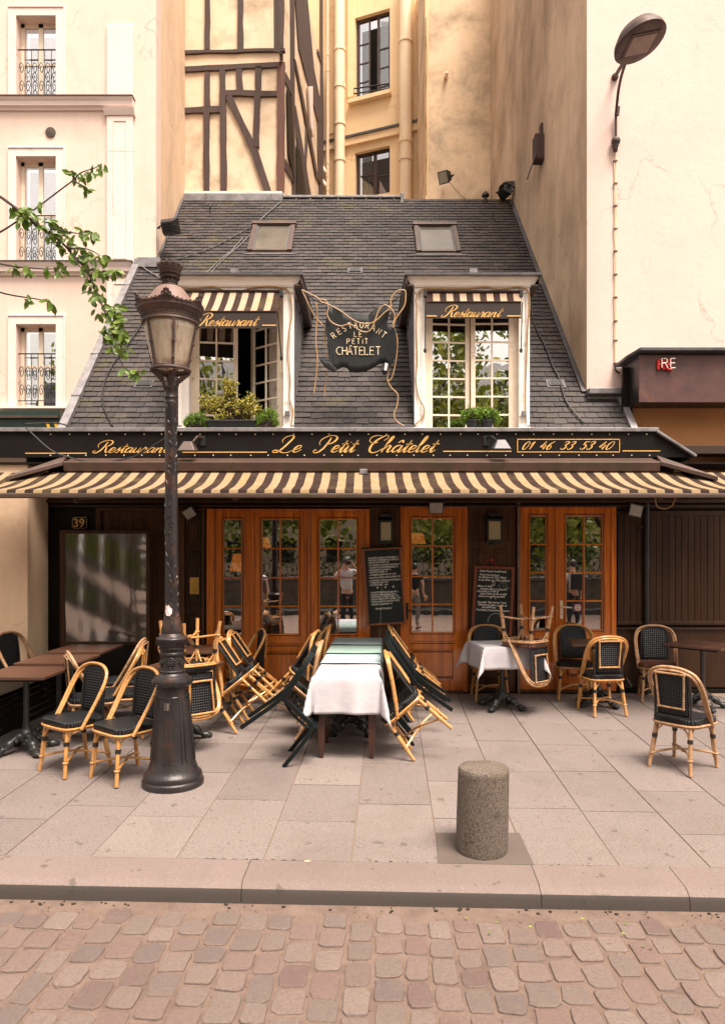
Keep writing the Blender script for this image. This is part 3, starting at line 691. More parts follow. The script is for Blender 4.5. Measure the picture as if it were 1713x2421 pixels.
b=MB(); b.box((PX(436,Yr),Yr-.10,PZ(480,Yr)),(PX(669,Yr),Yr+.25,PZ(462,Yr))); b.box((PX(669,Yr),Yr-.05,PZ(469,Yr)),(PX(951,Yr),Yr+.3,PZ(463,Yr))); b.box((PX(946,Yr),Yr-.12,PZ(485,Yr)),(PX(953,Yr),Yr+.2,PZ(461,Yr)))
b.box((PX(951,Yr),Yr-.05,PZ(483,Yr)),(PX(1207,Yr),Yr+2.2,PZ(474,Yr))); b.box((PX(430,Yr),Yr+.1,PZ(476,Yr)),(PX(951,Yr),Yr+5.6,PZ(472,Yr)))
b.build('ridge_flashing',M['zinc'],rest,bevel=.01)
b=MB()
for x in [455+24*i for i in range(9)]: b.ball(W(x,478,Yr-.11),.012,6)
for x in [700+33*i for i in range(8)]: b.ball(W(x,470,Yr-.06),.012,6)
b.build('flashing_clips',M['cream'],rest)
# body below roof behind
b=MB(); b.box((-3.85,12.6,0),(3.0,12.7,6.0)); b.build('inner_wall',M['room'],rest)
# zinc gutter over the sign
# skylights
def skylight(cx0,cx1,py0,py1,tw):
    pb=RP((cx0+cx1)/2,py1); pt=RP((cx0+cx1)/2,py0); sb=lsn(pb.y); st_=lsn(pt.y); X=pb.x; w=.80
    def rb(b,a,c,s0,s1,h0,h1): b.hexa([RQ(a,s0,h0),RQ(c,s0,h0),RQ(c,s1,h0),RQ(a,s1,h0),RQ(a,s0,h1),RQ(c,s0,h1),RQ(c,s1,h1),RQ(a,s1,h1)])
    b=MB(); x0,x1=X-w/2,X+w/2; fw=.085
    rb(b,x0,x0+fw,sb,st_,-.02,.075); rb(b,x1-fw,x1,sb,st_,-.02,.075); rb(b,x0-.02,x1+.02,st_-.07,st_+.03,-.02,.10); rb(b,x0+fw,x1-fw,sb,sb+.06,-.02,.06)
    rb(b,x0-.01,x1+.01,sb-.05,sb,-.02,.03)
    o=b.build('skylight',M['brownmetal'],rest,bevel=.008)
    b=MB(); rb(b,x0+fw,x1-fw,sb+.06,st_-.07,.035,.04); b.build('window_pane',M['glasslow2'],o)
    b=MB(); rb(b,x0+fw+.0,x0+fw+.03,sb+.06,st_-.07,.03,.055); rb(b,x1-fw-.03,x1-fw,sb+.06,st_-.07,.03,.055); b.build('sash_bar',M['zincdark'],o)
    b=MB(); rb(b,x0-.06,x1+.10,sb-.075,sb-.055,.012,.022); b.build('lead_apron',M['zinc'],o)
m=NT('grimy_skylight_glass'); m.col(m.mix(m.ramp(m.noise(3,6,.6),[(.3,0.),(.7,1.)]),(.085,.078,.062),(.135,.118,.098))); m.set(.12,0,.8); M['glasslow2']=m.m
skylight(584,690,535,598,0); skylight(983,1090,537,600,0)
def vent(px,py,w=.22):
    p=RP(px,py); s=lsn(p.y); b=MB(); X=p.x
    def rb(a,c,s0,s1,h0,h1): b.hexa([RQ(a,s0,h0),RQ(c,s0,h0),RQ(c,s1,h0),RQ(a,s1,h0),RQ(a,s0,h1),RQ(c,s0,h1),RQ(c,s1,h1),RQ(a,s1,h1)])
    rb(X-w/2-.03,X+w/2+.03,s-.09,s+.10,.0,.018); rb(X-w/2,X+w/2,s-.06,s+.07,.018,.035)
    b.m=1
    for i in range(4):
        for j in range(7):
            a=X-w/2+.02+j*(w-.03)/7; rb(a,a+.014,s-.052+i*.03,s-.033+i*.03,.035,.041)
    b.build('roof_vent',[M['zincdark'],M['blackmetal']],rest)
vent(839,641,.20); vent(341,909,.20); vent(1313,909,.20)
for px,py in ((497,508),(1164,520)):
    p=RP(px,py); b=MB(); b.tube([p,p+Vector((0,-.03,.10)),p+Vector((.02,-.10,.14))],.010,6); b.build('roof_hook',M['blackmetal'],rest,smooth=True)
p=RP(1147,478); b=MB(); b.lathe([(.03,0),(.03,.10),(.075,.12),(.075,.16),(.02,.22),(0,.225)],(p.x,p.y),12); b.v=[(x,y,z+p.z) for x,y,z in b.v]; b.build('vent_cowl',M['blackmetal'],rest,smooth=30)

# dormers
def dormer(X0,X1,leftopen):
    Y0=9.50; W_=X1-X0; zb=RZ0+.05; zt=5.30
    # front timber frame
    b=MB()
    b.box((X0,Y0,zb+.0),(X0+.14,Y0+.10,zt)); b.box((X1-.14,Y0,zb),(X1,Y0+.10,zt)); b.box((X0+.14,Y0,5.215),(X1-.14,Y0+.10,zt))
    for x in (X0,X1-.05): b.box((x,Y0-.02,zb+.18),(x+.05,Y0,5.19))
    for x in (X0+.085,X1-.14): b.box((x,Y0-.012,zb+.3),(x+.055,Y0,5.21))
    b.box((X0,Y0-.02,5.235),(X1,Y0,5.29)); b.box((X0-.01,Y0-.035,zb-.02),(X0+.15,Y0+.0,zb+.16)); b.box((X1-.15,Y0-.035,zb-.02),(X1+.01,Y0,zb+.16))
    fr=b.build('dormer',M['whitepaint'],rest,bevel=.006)
    # crown moulding: flares up and outwards, goes back to the roof
    b=MB(); a0=(X0-.01,Y0-.02,zt); ov=.115; yb=11.6
    lo=[(X0-.01,Y0-.03),(X1+.01,Y0-.03),(X1+.01,yb),(X0-.01,yb)]; hi=[(X0-ov,Y0-.085),(X1+ov,Y0-.085),(X1+ov,yb),(X0-ov,yb)]
    zs=[zt,zt+.02,zt+.10,zt+.13]; ks=[0,.35,.85,1]
    vs=[]
    for z,k in zip(zs,ks):
        for (lx,ly),(hx_,hy) in zip(lo,hi): vs.append((lx+(hx_-lx)*k,ly+(hy-ly)*k,z))
    fs=[(i*4+j,i*4+(j+1)%4,(i+1)*4+(j+1)%4,(i+1)*4+j) for i in range(3) for j in range(4)]+[(0,3,2,1),(12,13,14,15)]
    b.add(vs,fs); b.build('crown_moulding',M['crownpaint_lit'],fr,smooth=20)
    for sx,x in ((1,X1+ov-.005),(-1,X0-ov+.005)):
        b=MB(); b.box((x-.012,Y0-.12,zt+.01),(x+.012,11.5,zt+.135))
        x2=(X1+.01) if sx>0 else (X0-.01)
        b.box((min(x2,x),Y0-.10,zt-.012),(max(x2,x),11.5,zt+.012))
        b.build('side_soffit',M['brownmetal'],fr,bevel=.004)
    # zinc roof, butterfly shape: raised at both sides
    b=MB(); xa,xb_,xm=X0-ov-.02,X1+ov+.02,(X0+X1)/2; yf=Y0-.15
    top=[(xa,yf,zt+.135),(xm,yf,zt+.135),(xb_,yf,zt+.135),(xb_,10.2,zt+.235),(xm,10.2,zt+.16),(xa,10.2,zt+.235),(xb_,11.6,zt+.26),(xm,11.6,zt+.2),(xa,11.6,zt+.26)]
    vs=top+[(x,y,z-.02) for x,y,z in top]
    tf=[(0,1,4,5),(1,2,3,4),(5,4,7,8),(4,3,6,7)]
    b.add(vs,tf+[tuple(i+9 for i in reversed(f)) for f in tf]+[(0,9,10,1),(1,10,11,2),(2,11,12,3),(3,12,15,6),(0,5,14,9),(5,8,17,14)])
    b.box((xm-.05,yf+.0,zt+.14),(xm+.05,yf+.5,zt+.20))
    b.build('zinc_roof',M['zinc'],fr)
    b=MB(); b.box((xa,yf-.006,zt+.118),(xb_,yf+.0,zt+.146)); b.build('drip_edge',M['zincdark'],fr)
    # cheeks
    for x in (X0+.005,X1-.025):
        b=MB(); b.prism([(x,Y0+.1,zb),(x,Y0+.1,zt+.02),(x,11.4,zt+.02),(x,RY0+(zt-RZ0)/RS,zt)],(.02,0,0))
        xs=x-.012 if x<X0+.1 else x+.02
        for yy in (9.95,10.4,10.9):
            z0=RZ0+(yy-RY0)*RS+.02; b.box((xs,yy,z0),(xs+.012,yy+.03,zt))
        b.build('cheek',M['greypaint'],fr)
    # fixed window frame + casements
    wx0,wx1=X0+.14,X1-.14; z0,z1=zb-.02,5.215; Yw=Y0+.09
    b=MB(); b.box((wx0,Yw,z0),(wx0+.05,Yw+.05,z1)); b.box((wx1-.05,Yw,z0),(wx1,Yw+.05,z1)); b.box((wx0+.05,Yw,z1-.05),(wx1-.05,Yw+.05,z1)); b.box((wx0+.05,Yw,z0),(wx1-.05,Yw+.05,z0+.05))
    b.build('window_frame',M['whitewin'],fr,bevel=.005)
    ix0,ix1=wx0+.05,wx1-.05; wl=(ix1-ix0)/2; H=z1-.05-(z0+.05)
    def casement(hx,side,ang):
        # local: hinge at x=0, extends +x*side
        b=MB(); st=.062; X_=lambda a:a*side
        def bx(a,c,zz0,zz1,y0=0,y1=.04): b.box((X_(a),y0,zz0),(X_(c),y1,zz1))
        bx(0,st,0,H); bx(wl-st,wl-.002,0,H); bx(st,wl-st,0,.07); bx(st,wl-st,H-.06,H)
        gm=(st+wl-st)/2; bx(gm-.012,gm+.012,.07,H-.06,.008,.03)
        for k in range(1,7): z=.07+(H-.13)*k/7; bx(st,wl-st,z-.012,z+.012,.009,.029)
        Mx=Matrix.Translation((hx,Yw+.005,z0+.05))@Matrix.Rotation(R_(ang)*side,4,'Z')
        b.v=[tuple(Mx@Vector(v)) for v in b.v]
        b.build('casement',M['whitewin'],fr,bevel=.003)
        b=MB(); bx(st,wl-st,.07,H-.06,.018,.021); b.v=[tuple(Mx@Vector(v)) for v in b.v]; b.build('window_pane',M['glassup'],fr)
    if leftopen: casement(ix0,1,7); casement(ix1,-1,38)
    else: casement(ix0,1,5); casement(ix1,-1,0)
    # room behind
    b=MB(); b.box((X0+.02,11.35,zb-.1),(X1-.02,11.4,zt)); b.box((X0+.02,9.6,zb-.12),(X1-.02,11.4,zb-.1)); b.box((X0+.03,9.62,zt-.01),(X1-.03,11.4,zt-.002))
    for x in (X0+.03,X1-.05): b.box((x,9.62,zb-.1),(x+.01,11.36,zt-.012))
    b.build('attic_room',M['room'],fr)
    b=MB(); x=X1-.11; b.box((x,Y0-.055,PZ(985,9.5)),(x+.06,Y0-.02,PZ(973,9.5)))
    b.build('socket',M['greypaint'],fr,bevel=.004)
    return fr
d1=dormer(*DORM[0],True); d1['label']='left dormer with one casement swung open'
d2=dormer(*DORM[1],False); d2['label']='right dormer with both casements closed'

# ================================================================== FASCIA SIGN, AWNING
YS=8.6
sign=thing('fascia_sign','long black fascia board with golden script lettering and phone number above the striped awning','shop sign',(0,YS,2.9))
zt=PZ(1021,YS); zb=PZ(1081,YS)
b=MB(); xr1=PX(1551,YS); xl1=-4.75
b.prism([(xl1,YS,zb),(xr1+.45,YS,zb),(xr1+.42,YS,zb+.02),(xr1,YS,zt),(xl1,YS,zt)],(0,.04,0))
b.build('sign_board',M['signblack'],sign)
b=MB(); b.box((xl1,YS-.03,zt),(xr1+.02,YS+.75,zt+.048)); b.bar((xr1+.0,YS+.0,zt+.0),(xr1+.46,YS+.0,zb+.01),.10,.03,up=(1,0,1))
b.build('zinc_cap',M['zinc'],sign,bevel=.006)
b=MB(); b.prism([(xr1,YS+.045,zt),(xr1+.45,YS+.045,zb),(xr1+.45,F-.03,zb),(xr1,F-.03,zt)],(-.02,0,-.02)); b.build('sloping_end',M['zincdark'],sign)
rnd=random.Random(11)
scr=[]
for i,px in enumerate([120+44*k+rnd.uniform(-3,3) for k in range(33)]): scr.append((px,1026.5))
for i,px in enumerate([118+43*k+rnd.uniform(-3,3) for k in range(34)]): scr.append((px,1076.5))
sm=MB(); sm.ball((0,0,0),.0085,8,(1,.5,1)); sme=sm.mesh('screw_head',M['zincs'] if 'zincs' in M else M['cream'])
for px,py in scr:
    o=link('screw_head',sme,sign); p=W(px,py,YS-.003); o.matrix_basis=Matrix.Translation(p)
# --- script stroke lettering
GL={'a':(.50,[[(.36,.34),(.28,.42),(.15,.40),(.05,.26),(.05,.09),(.13,0),(.25,.08),(.35,.26)],[(.39,.42),(.36,.22),(.36,.05),(.42,0),(.52,.12)]]),
'e':(.37,[[(-.02,.10),(.10,.16),(.25,.24),(.30,.34),(.24,.42),(.12,.38),(.05,.22),(.07,.05),(.17,0),(.29,.05),(.40,.18)]]),
's':(.33,[[(-.02,.08),(.10,.26),(.19,.45),(.21,.34),(.26,.20),(.24,.05),(.13,0),(.03,.05)],[(.22,.03),(.36,.16)]]),
't':(.30,[[(-.02,.10),(.10,.34),(.20,.74)],[(.20,.74),(.14,.34),(.13,.06),(.20,0),(.33,.15)],[(.02,.50),(.36,.52)]]),
'u':(.50,[[(-.02,.14),(.08,.42),(.06,.22),(.07,.04),(.15,0),(.27,.12),(.36,.40)],[(.37,.42),(.34,.20),(.35,.04),(.41,0),(.52,.14)]]),
'r':(.38,[[(-.02,.12),(.09,.36),(.13,.47),(.19,.38),(.27,.38),(.26,.22),(.24,.06),(.30,0),(.40,.14)]]),
'n':(.50,[[(-.02,.20),(.07,.42),(.06,.20),(.05,0)],[(.06,.08),(.16,.34),(.27,.42),(.33,.34),(.31,.14),(.34,.01),(.40,.01),(.52,.15)]]),
'i':(.25,[[(-.02,.14),(.09,.42),(.07,.16),(.10,.02),(.16,0),(.27,.14)],[(.13,.60),(.14,.64)]]),
'l':(.27,[[(-.02,.12),(.12,.42),(.22,.84),(.19,1.0),(.12,.90),(.08,.50),(.07,.12),(.13,0),(.29,.15)]]),
'h':(.50,[[(-.02,.12),(.12,.50),(.22,.88),(.18,1.0),(.12,.88),(.08,.4),(.05,0)],[(.06,.08),(.16,.34),(.27,.42),(.33,.34),(.31,.14),(.34,.01),(.40,.01),(.52,.15)]]),
'R':(.84,[[(.42,.90),(.40,.60),(.32,.25),(.18,.02),(.0,-.04),(-.12,.04),(-.08,.14),(.02,.12)],[(.06,.42),(-.06,.62),(.02,.86),(.28,1.02),(.56,1.02),(.74,.88),(.70,.66),(.52,.52),(.38,.50)],[(.44,.50),(.56,.40),(.62,.16),(.72,.0),(.86,.10)]]),
'P':(.80,[[(.42,.90),(.40,.60),(.32,.25),(.18,.02),(.0,-.04),(-.12,.04),(-.08,.14),(.02,.12)],[(.06,.42),(-.06,.62),(.02,.86),(.28,1.02),(.56,1.02),(.74,.88),(.70,.66),(.52,.52),(.38,.50)]]),
'L':(.80,[[(.10,.60),(.02,.76),(.12,.96),(.34,1.04),(.46,.90),(.40,.62),(.30,.30),(.16,.04),(.0,-.02),(-.10,.04),(-.02,.13),(.16,.08),(.40,-.03),(.62,-.02),(.76,.10)]]),
'C':(.72,[[(.54,.72),(.66,.88),(.62,1.02),(.44,1.0),(.20,.76),(.08,.42),(.14,.10),(.34,-.03),(.56,.04),(.72,.22)],[(.30,.62),(.08,.56),(-.14,.70),(-.16,.92),(.04,1.04),(.30,1.02)]]),
'^':(0,[[(-.40,.58),(-.26,.74),(-.16,.58)]]),
'0':(.50,[[(.24,.84),(.10,.66),(.05,.32),(.12,.02),(.22,0),(.36,.20),(.40,.56),(.34,.82),(.24,.84)]]),
'1':(.34,[[(.04,.56),(.22,.84),(.19,.44),(.16,0)]]),
'4':(.48,[[(.26,.84),(.14,.52),(.02,.26),(.18,.27),(.42,.30)],[(.36,.50),(.32,.24),(.30,0)]]),
'6':(.48,[[(.44,.86),(.24,.66),(.10,.36),(.10,.08),(.20,0),(.32,.08),(.36,.28),(.28,.42),(.16,.34)]]),
'3':(.46,[[(.10,.68),(.16,.84),(.32,.84),(.36,.66),(.24,.50),(.17,.46),(.28,.42),(.34,.26),(.28,.06),(.14,0),(.04,.08),(.07,.17)]]),
'5':(.46,[[(.42,.86),(.30,.80),(.18,.82),(.14,.50),(.26,.50),(.35,.36),(.31,.10),(.17,0),(.05,.08),(.08,.17)]]),
' ':(.34,[])}
def script(b,text,x0,x1,zb,h,Y,slant=.50,wmin=.034,wmax=.095,track=1.0,dpt=.003):
    adv=0; items=[]
    for ch in text:
        a,st=GL[ch]
        for s in st: items.append([(adv+x+slant*z,z) for x,z in s])
        adv+=a*track
    xs=[p[0] for s in items for p in s]; mn,mx=min(xs),max(xs); k=(x1-x0)/(mx-mn)
    for s in items:
        P=spline([(x0+(x-mn)*k,0,zb+z*h) for x,z in s],5)
        n=len(P); Lf=[];Rt=[]
        for i in range(n):
            d=(P[min(i+1,n-1)]-P[max(i-1,0)])
            if d.length<1e-7: d=Vector((1,0,0))
            d.normalize(); w=(wmin+(wmax-wmin)*max(0,-d.z)**1.3)*h*(.6+.4*min(1,4*min(i,n-1-i)/n+.1)); nn=Vector((-d.z,0,d.x))*w/2*1.35
            Lf.append(P[i]+nn); Rt.append(P[i]-nn)
        vs=[]
        for i in range(n):
            for q in (Lf[i],Rt[i]): vs.append((q.x,Y-dpt,q.z)); vs.append((q.x,Y,q.z))
        fs=[]
        for i in range(n-1):
            a=4*i; c=a+4; fs+= [(a,a+2,c+2,c),(a,c,c+1,a+1),(a+2,a+3,c+3,c+2)]
        b.add(vs,fs)
def stext(parent,text,px0,px1,base,cap,Y,mat,name='lettering',**k):
    b=MB(); script(b,text,PX(px0,Y),PX(px1,Y),PZ(base,Y),PZ(cap,Y)-PZ(base,Y),Y,**k); return b.build(name,mat,parent,fixn=False)
Yf=YS-.001
stext(sign,'Restaurant',219,406,1070,1042,Yf,M['gold'])
stext(sign,'Le',644,713,1069,1031,Yf,M['gold']); stext(sign,'Petit',740,849,1069,1031,Yf,M['gold'])
stext(sign,'Cha^telet',873,1039,1069,1031,Yf,M['gold'])
for t,a,c in (('01',1235,1264),('46',1277,1312),('33',1324,1360),('53',1370,1406),('40',1416,1452)): stext(sign,t,a,c,1062.5,1040.5,Yf,M['gold'],slant=.45,wmax=.115,wmin=.045)
b=MB()
def line(px0,px1,py,h=2.2): b.box((PX(px0,YS),YS-.003,PZ(py+h/2,YS)),(PX(px1,YS),YS-.0005,PZ(py-h/2,YS)))
line(60,205,1071.5); line(431,631,1069); line(1047,1208,1067); line(1471,1560,1066)
line(1222,1464,1038.5,1.8); line(1222,1464,1068.5,1.8)
for x in (1222,1463): b.box((PX(x,YS),YS-.003,PZ(1068,YS)),(PX(x+1.5,YS),YS-.0005,PZ(1039,YS)))
b.build('gold_line',M['gold'],sign)
# awning
aw=thing('striped_awning','wide brown and cream striped awning with metal cassette over the terrace','awning',(0,8.3,2.7))
YC=8.35
b=MB(); z1,z2,z3=PZ(1080,YS),PZ(1091,YC),PZ(1114,YC); xa,xb_=PX(150,YC),PX(1560,YC)
b.prism([(xa,YS+.05,z1+.0),(xa,YC,z2),(xa,YC-.02,z2-.01),(xa,YC,z3),(xa,YC+.15,z3-.02),(xa,YS+.1,z3)],(xb_-xa,0,0))
b.build('cassette',M['brownmetal'],aw,bevel=.006)
for sx,x in ((-1,xa),(1,xb_)):      # side hoods sloping down and outwards
    b=MB(); b.prism([(x,YC+.1,z1),(x,YC-.02,z2+.0),(x+sx*.50,YC-.35,z3-.10),(x+sx*.50,YC+.1,z3-.02)],(0,0,-.05))
    b.build('side_hood',M['brownmetal'],aw,bevel=.006)
YB=7.49; zt_=PZ(1117,YC); zb_=PZ(1158,YB)
pitch=.0925; n0=-56; NX=112; NV=10
b=MB()
def cpt(x,v):
    Y=YC+.02+(YB-YC-.02)*v; z=zt_+(zb_-zt_)*v-.045*math.sin(PI*v)*(1-.3*v); return (x,Y,z)
xs=[n*pitch*1.0 for n in range(-52,53)]
for i,x in enumerate(xs[:-1]):
    b.m=i%2
    vs=[]
    for j in range(NV+1):
        vs.append(cpt(x+.0015*math.sin(j*1.3+i),j/NV)); vs.append(cpt(xs[i+1]+.0015*math.sin(j*1.3+i+1),j/NV))
    vs.append((x,YB-.012,zb_-.035)); vs.append((xs[i+1],YB-.012,zb_-.035)); 
    fs=[(2*j,2*j+1,2*j+3,2*j+2) for j in range(NV+1)]
    b.add(vs,fs)
b.build('striped_canvas',[M['canvas_dark'],M['canvas_cream']],aw,fixn=False,solid=.004)
b=MB(); b.box((-4.8,YB-.02,zb_-.085),(4.85,YB+.05,zb_-.037)); b.build('front_bar',M['brownmetal'],aw,bevel=.01)
b=MB(); b.box((PX(850,YC),YC-.06,PZ(1122,YC)),(PX(868,YC),YC+.02,PZ(1110,YC))); b.build('cassette_clip',M['zinc'],aw,bevel=.006)
for (a,c) in ((W(555,1172,7.75),W(800,1172,8.3)),(W(1150,1160,7.9),W(905,1172,8.45)),(W(180,1178,7.8),W(420,1168,8.3)),(W(1560,1172,7.9),W(1330,1166,8.4))):
    b=MB(); b.bar(a,c,.05,.035); b.tube([a,a+Vector((0,0,-.05))],.03,8); b.build('folding_arm',M['brownmetal'],aw,bevel=.006)
b=MB(); b.box((-4.7,YS,2.86),(4.85,F,2.88)); b.build('soffit',M['blackwood'],sign)
# sign spotlights
def spot(px,py,flip,label):
    Y=YS; p=W(px,py,Y-.22); t=thing('sign_spotlight',label,'spotlight',p)
    b=MB(); bk=W(px+flip*36,1036,Y); b.box(bk-Vector((.03,.012,.09)),bk+Vector((.03,0,.03))); b.build('wall_bracket',M['blackmetal'],t)
    b=MB(); b.tube([bk+Vector((0,0,-.0)),bk+Vector((-flip*.05,-.08,.01)),p+Vector((flip*.05,.03,.05))],.013,8); b.build('arm',M['brownmetal'] if flip>0 else M['blackmetal'],t,smooth=True)
    b=MB(); w=.105; vs=[p+Vector(v) for v in ((-w,-.10,-.07),(w,-.10,-.07),(w,.10,-.045),(-w,.10,-.045),(-w*.45,-.03,.05),(w*.45,-.03,.05),(w*.45,.05,.06),(-w*.45,.05,.06))]
    b.hexa(vs); b.build('lamp_housing',M['brownmetal'] if flip>0 else M['zincdark'],t,bevel=.01)
    b=MB(); w2=.085; vs=[p+Vector(v) for v in ((-w2,-.085,-.072),(w2,-.085,-.072),(w2,.085,-.052),(-w2,.085,-.052))]; b.prism(vs,(0,0,-.006)); b.build('lamp_glass',M['zincdark'],t)
spot(444,1054,1,'brown flood spotlight on an arm over the sign, left of the big lettering')
spot(1184,1050,-1,'grey flood spotlight on the sign beside the phone number')
# ================================================================== NEIGHBOURING BUILDINGS
# --- left: cream apartment building
YL=12.65; XLc=PX(369,YL)
lb=thing('apartment_building','cream plastered apartment building with pilasters and ledges on the far left','building',(-6,YL,0))
def lbx(b,px0,px1,py0,py1,y0,y1,Y=YL): b.box((PX(px0,Y),y0,PZ(py1,Y)),(PX(px1,Y),y1,PZ(py0,Y)))
b=MB()
# front wall with window openings at the left
wins=[(40,133,40,240),(40,133,372,634),(40,136,768,962)]
xw0,xw1=PX(40,YL),PX(134,YL)
b.box((xw1,YL,-.3),(XLc,YL+.3,15)); b.box((-9,YL,-.3),(xw0,YL+.3,15))
zc=[-.3]+sum([[PZ(c,YL),PZ(a,YL)] for (_,_,a,c) in reversed(wins)],[])+[15]
for i in range(0,len(zc),2): b.box((xw0,YL,zc[i]),(xw1,YL+.3,zc[i+1]))
b.build('front_wall',M['pl_left'],lb)
b=MB(); XLs=PX(438,14.75)
b.prism([(XLc-.001,YL+.001,3),(XLs,14.76,3),(XLs-.3,14.76,3),(XLc-.301,YL+.001,3)],(0,0,12)); b.build('side_wall',M['pl_leftside'],lb)
b=MB(); lbx(b,254,316,361,623,YL-.05,YL); lbx(b,254,316,60,233,YL-.05,YL); lbx(b,263,272,272,620,YL-.058,YL-.05) if False else None
lbx(b,254,316,277,361,YL-.05,YL)
b.build('pilaster',M['trim'],lb,bevel=.01)
b=MB()
for q in ((269,271.5,288,615),(300,302.5,288,615),(271.5,300,288,290.5),(271.5,300,612,615)): lbx(b,*q,YL-.062,YL-.05)
b.build('pilaster_panel',M['trim'],lb,bevel=.004)
b=MB(); lbx(b,254,316,662,1000,YL-.05,YL); 
for q in ((269,271.5,672,1000),(300,302.5,672,1000),(271.5,300,672,674.5)): lbx(b,*q,YL-.062,YL-.05)
b.build('pilaster',M['trim'],lb,bevel=.01)
for (t,bt,xe) in ((238,262,318),(625,652,316)):
    b=MB(); pr=[(0,bt),(-.035,bt),(-.05,bt-6),(-.09,bt-7),(-.10,bt-16),(-.13,t+4),(-.14,t),(0,t-3)]
    pts=[(-9,YL+y,PZ(py,YL)) for y,py in pr]; b.prism(pts,(PX(xe,YL)+9,0,0)); b.build('cornice',M['trim'],lb,smooth=20)
    b=MB(); b.box((-9,YL-.155,PZ(t,YL)),(PX(xe+2,YL),YL,PZ(t-2.5,YL))); b.build('zinc_ledge',M['brownmetal'],lb)
b=MB(); pr=[(0,277),(-.07,276),(-.10,268),(-.12,262),(0,262)]; b.prism([(PX(249,YL),YL+y,PZ(p,YL)) for y,p in pr],(PX(321,YL)-PX(249,YL),0,0)); b.build('capital',M['trim'],lb)
for (x0,x1,y0,y1) in wins:
    b=MB(); X0,X1,Z0,Z1=PX(x0,YL),PX(134,YL),PZ(y1,YL),PZ(y0,YL); w=.14
    b.box((X1,YL-.045,Z0),(X1+w,YL,Z1+w)); b.box((X0-w,YL-.045,Z0),(X0,YL,Z1+w)); b.box((X0,YL-.045,Z1),(X1,YL,Z1+w))
    b.box((X1+w,YL-.06,Z0),(X1+w+.03,YL,Z1+w+.03)); b.box((X0-w,YL-.06,Z1+w),(X1+w,YL,Z1+w+.03))
    s=b.build('window_surround',M['trim'],lb,bevel=.006)
    b=MB(); b.box((X0,YL+.16,Z0),(X0+.06,YL+.2,Z1)); b.box((X1-.06,YL+.16,Z0),(X1,YL+.2,Z1)); b.box(((X0+X1)/2-.04,YL+.16,Z0),((X0+X1)/2+.04,YL+.2,Z1)); b.box((X0,YL+.16,Z1-.07),(X1,YL+.2,Z1)); b.box((X0,YL+.165,(Z0+Z1)/2),(X1,YL+.2,(Z0+Z1)/2+.05))
    wf=b.build('window_frame',M['whitewin'],lb); b=MB(); b.box((X0,YL+.18,Z0),(X1,YL+.184,Z1)); b.build('window_pane',M['glassup'],wf)
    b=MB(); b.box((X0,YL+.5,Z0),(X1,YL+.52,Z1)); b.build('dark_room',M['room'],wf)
    b=MB()
    b.tube([(X0,YL+.05,Z0+.95),(X1,YL+.05,Z0+.95)],.012,6); b.tube([(X0,YL+.05,Z0+.12),(X1,YL+.05,Z0+.12)],.01,6)
    n=6
    for i in range(n):
        cx=X0+(i+.5)*(X1-X0)/n
        for cz,sg in ((Z0+.3,1),(Z0+.62,-1)):
            b.tube([(cx+sg*.045*math.cos(t*.5)*(1-t/22),YL+.05,cz+.12*math.sin(t*.5)*(1-t/22)) for t in range(0,18)],.007,5)
        b.tube([(cx+.06,YL+.05,Z0+.1),(cx+.06,YL+.05,Z0+.95)],.006,5)
    b.build('balcony_railing',M['blackmetal'],lb)
b=MB(); b.lathe([(0,0),(.09,0),(.09,.02),(0,.03)],seg=16); b.v=[(PX(120,YL)+x,YL-z,PZ(313,YL)+y) for x,y,z in b.v]; b.build('iron_tie_plate',M['brownmetal'],lb)
b=MB(); b.box((-9,YL-.5,PZ(1060,YL)),(PX(170,YL),YL-.02,PZ(985,YL))); b.build('green_shop_board',M['greenshop'],lb)
b=MB(); lbx(b,0,180,963,968,YL-.12,YL); b.build('stone_ledge',M['trim'],lb)
b=MB(); b.box((-9,YL-.56,PZ(989,YL-.5)),(PX(168,YL),YL-.5,PZ(983,YL-.5))); b.build('board_moulding',M['brownmetal'],lb)
b=MB()
for px in (113,132,148):        # only slivers of the yellow letters show above the sign
    p=W(px,1004,YL-.505); b.prism([p+Vector(v) for v in ((-.035,0,.04),(.015,0,.04),(.045,0,-.05),(-.005,0,-.05))],(0,-.01,0))
b.build('yellow_letter_fragment',M['yellowpaint'],lb)
b=MB(); b.box((-4.9,F-.62,-.05),(-4.02,F-.05,2.86)); b.build('stone_pier',M['pl_leftside'],lb,bevel=.01)

# --- half-timbered house
YT=14.75; XT=PX(667,YT)
ht=thing('half_timbered_house','old half-timbered house with smoky plaster above the left side of the roof','building',(-3,YT,0))
X2,Y2=PX(762,20.4),20.4
b=MB(); b.prism([(XLs-.25,YT,6),(XT,YT,6),(X2,Y2,6),(XLs-.25,Y2,6)],(0,0,9.5)); b.build('plaster_wall',M['pl_timber'],ht)
bk=[0]
def onfront(x,y): return W(x,y,YT-.045-.003*bk[0])
sdn=Vector((X2-XT,Y2-YT,0)).normalized(); sn=Vector((sdn.y,-sdn.x,0))
def onside(px,py):
    # ray through pixel meets the side wall plane
    d=Vector(((px-CXP)/FPX,1,-(py-HYP)/FPX)); o=Vector((0,0,E)); t=((Vector((XT,YT,0))-o).dot(sn))/d.dot(sn); return o+d*t+sn*.02
def z1c(x,y): return 100+x/2.137,100+y/2.137
rnd=random.Random(21)
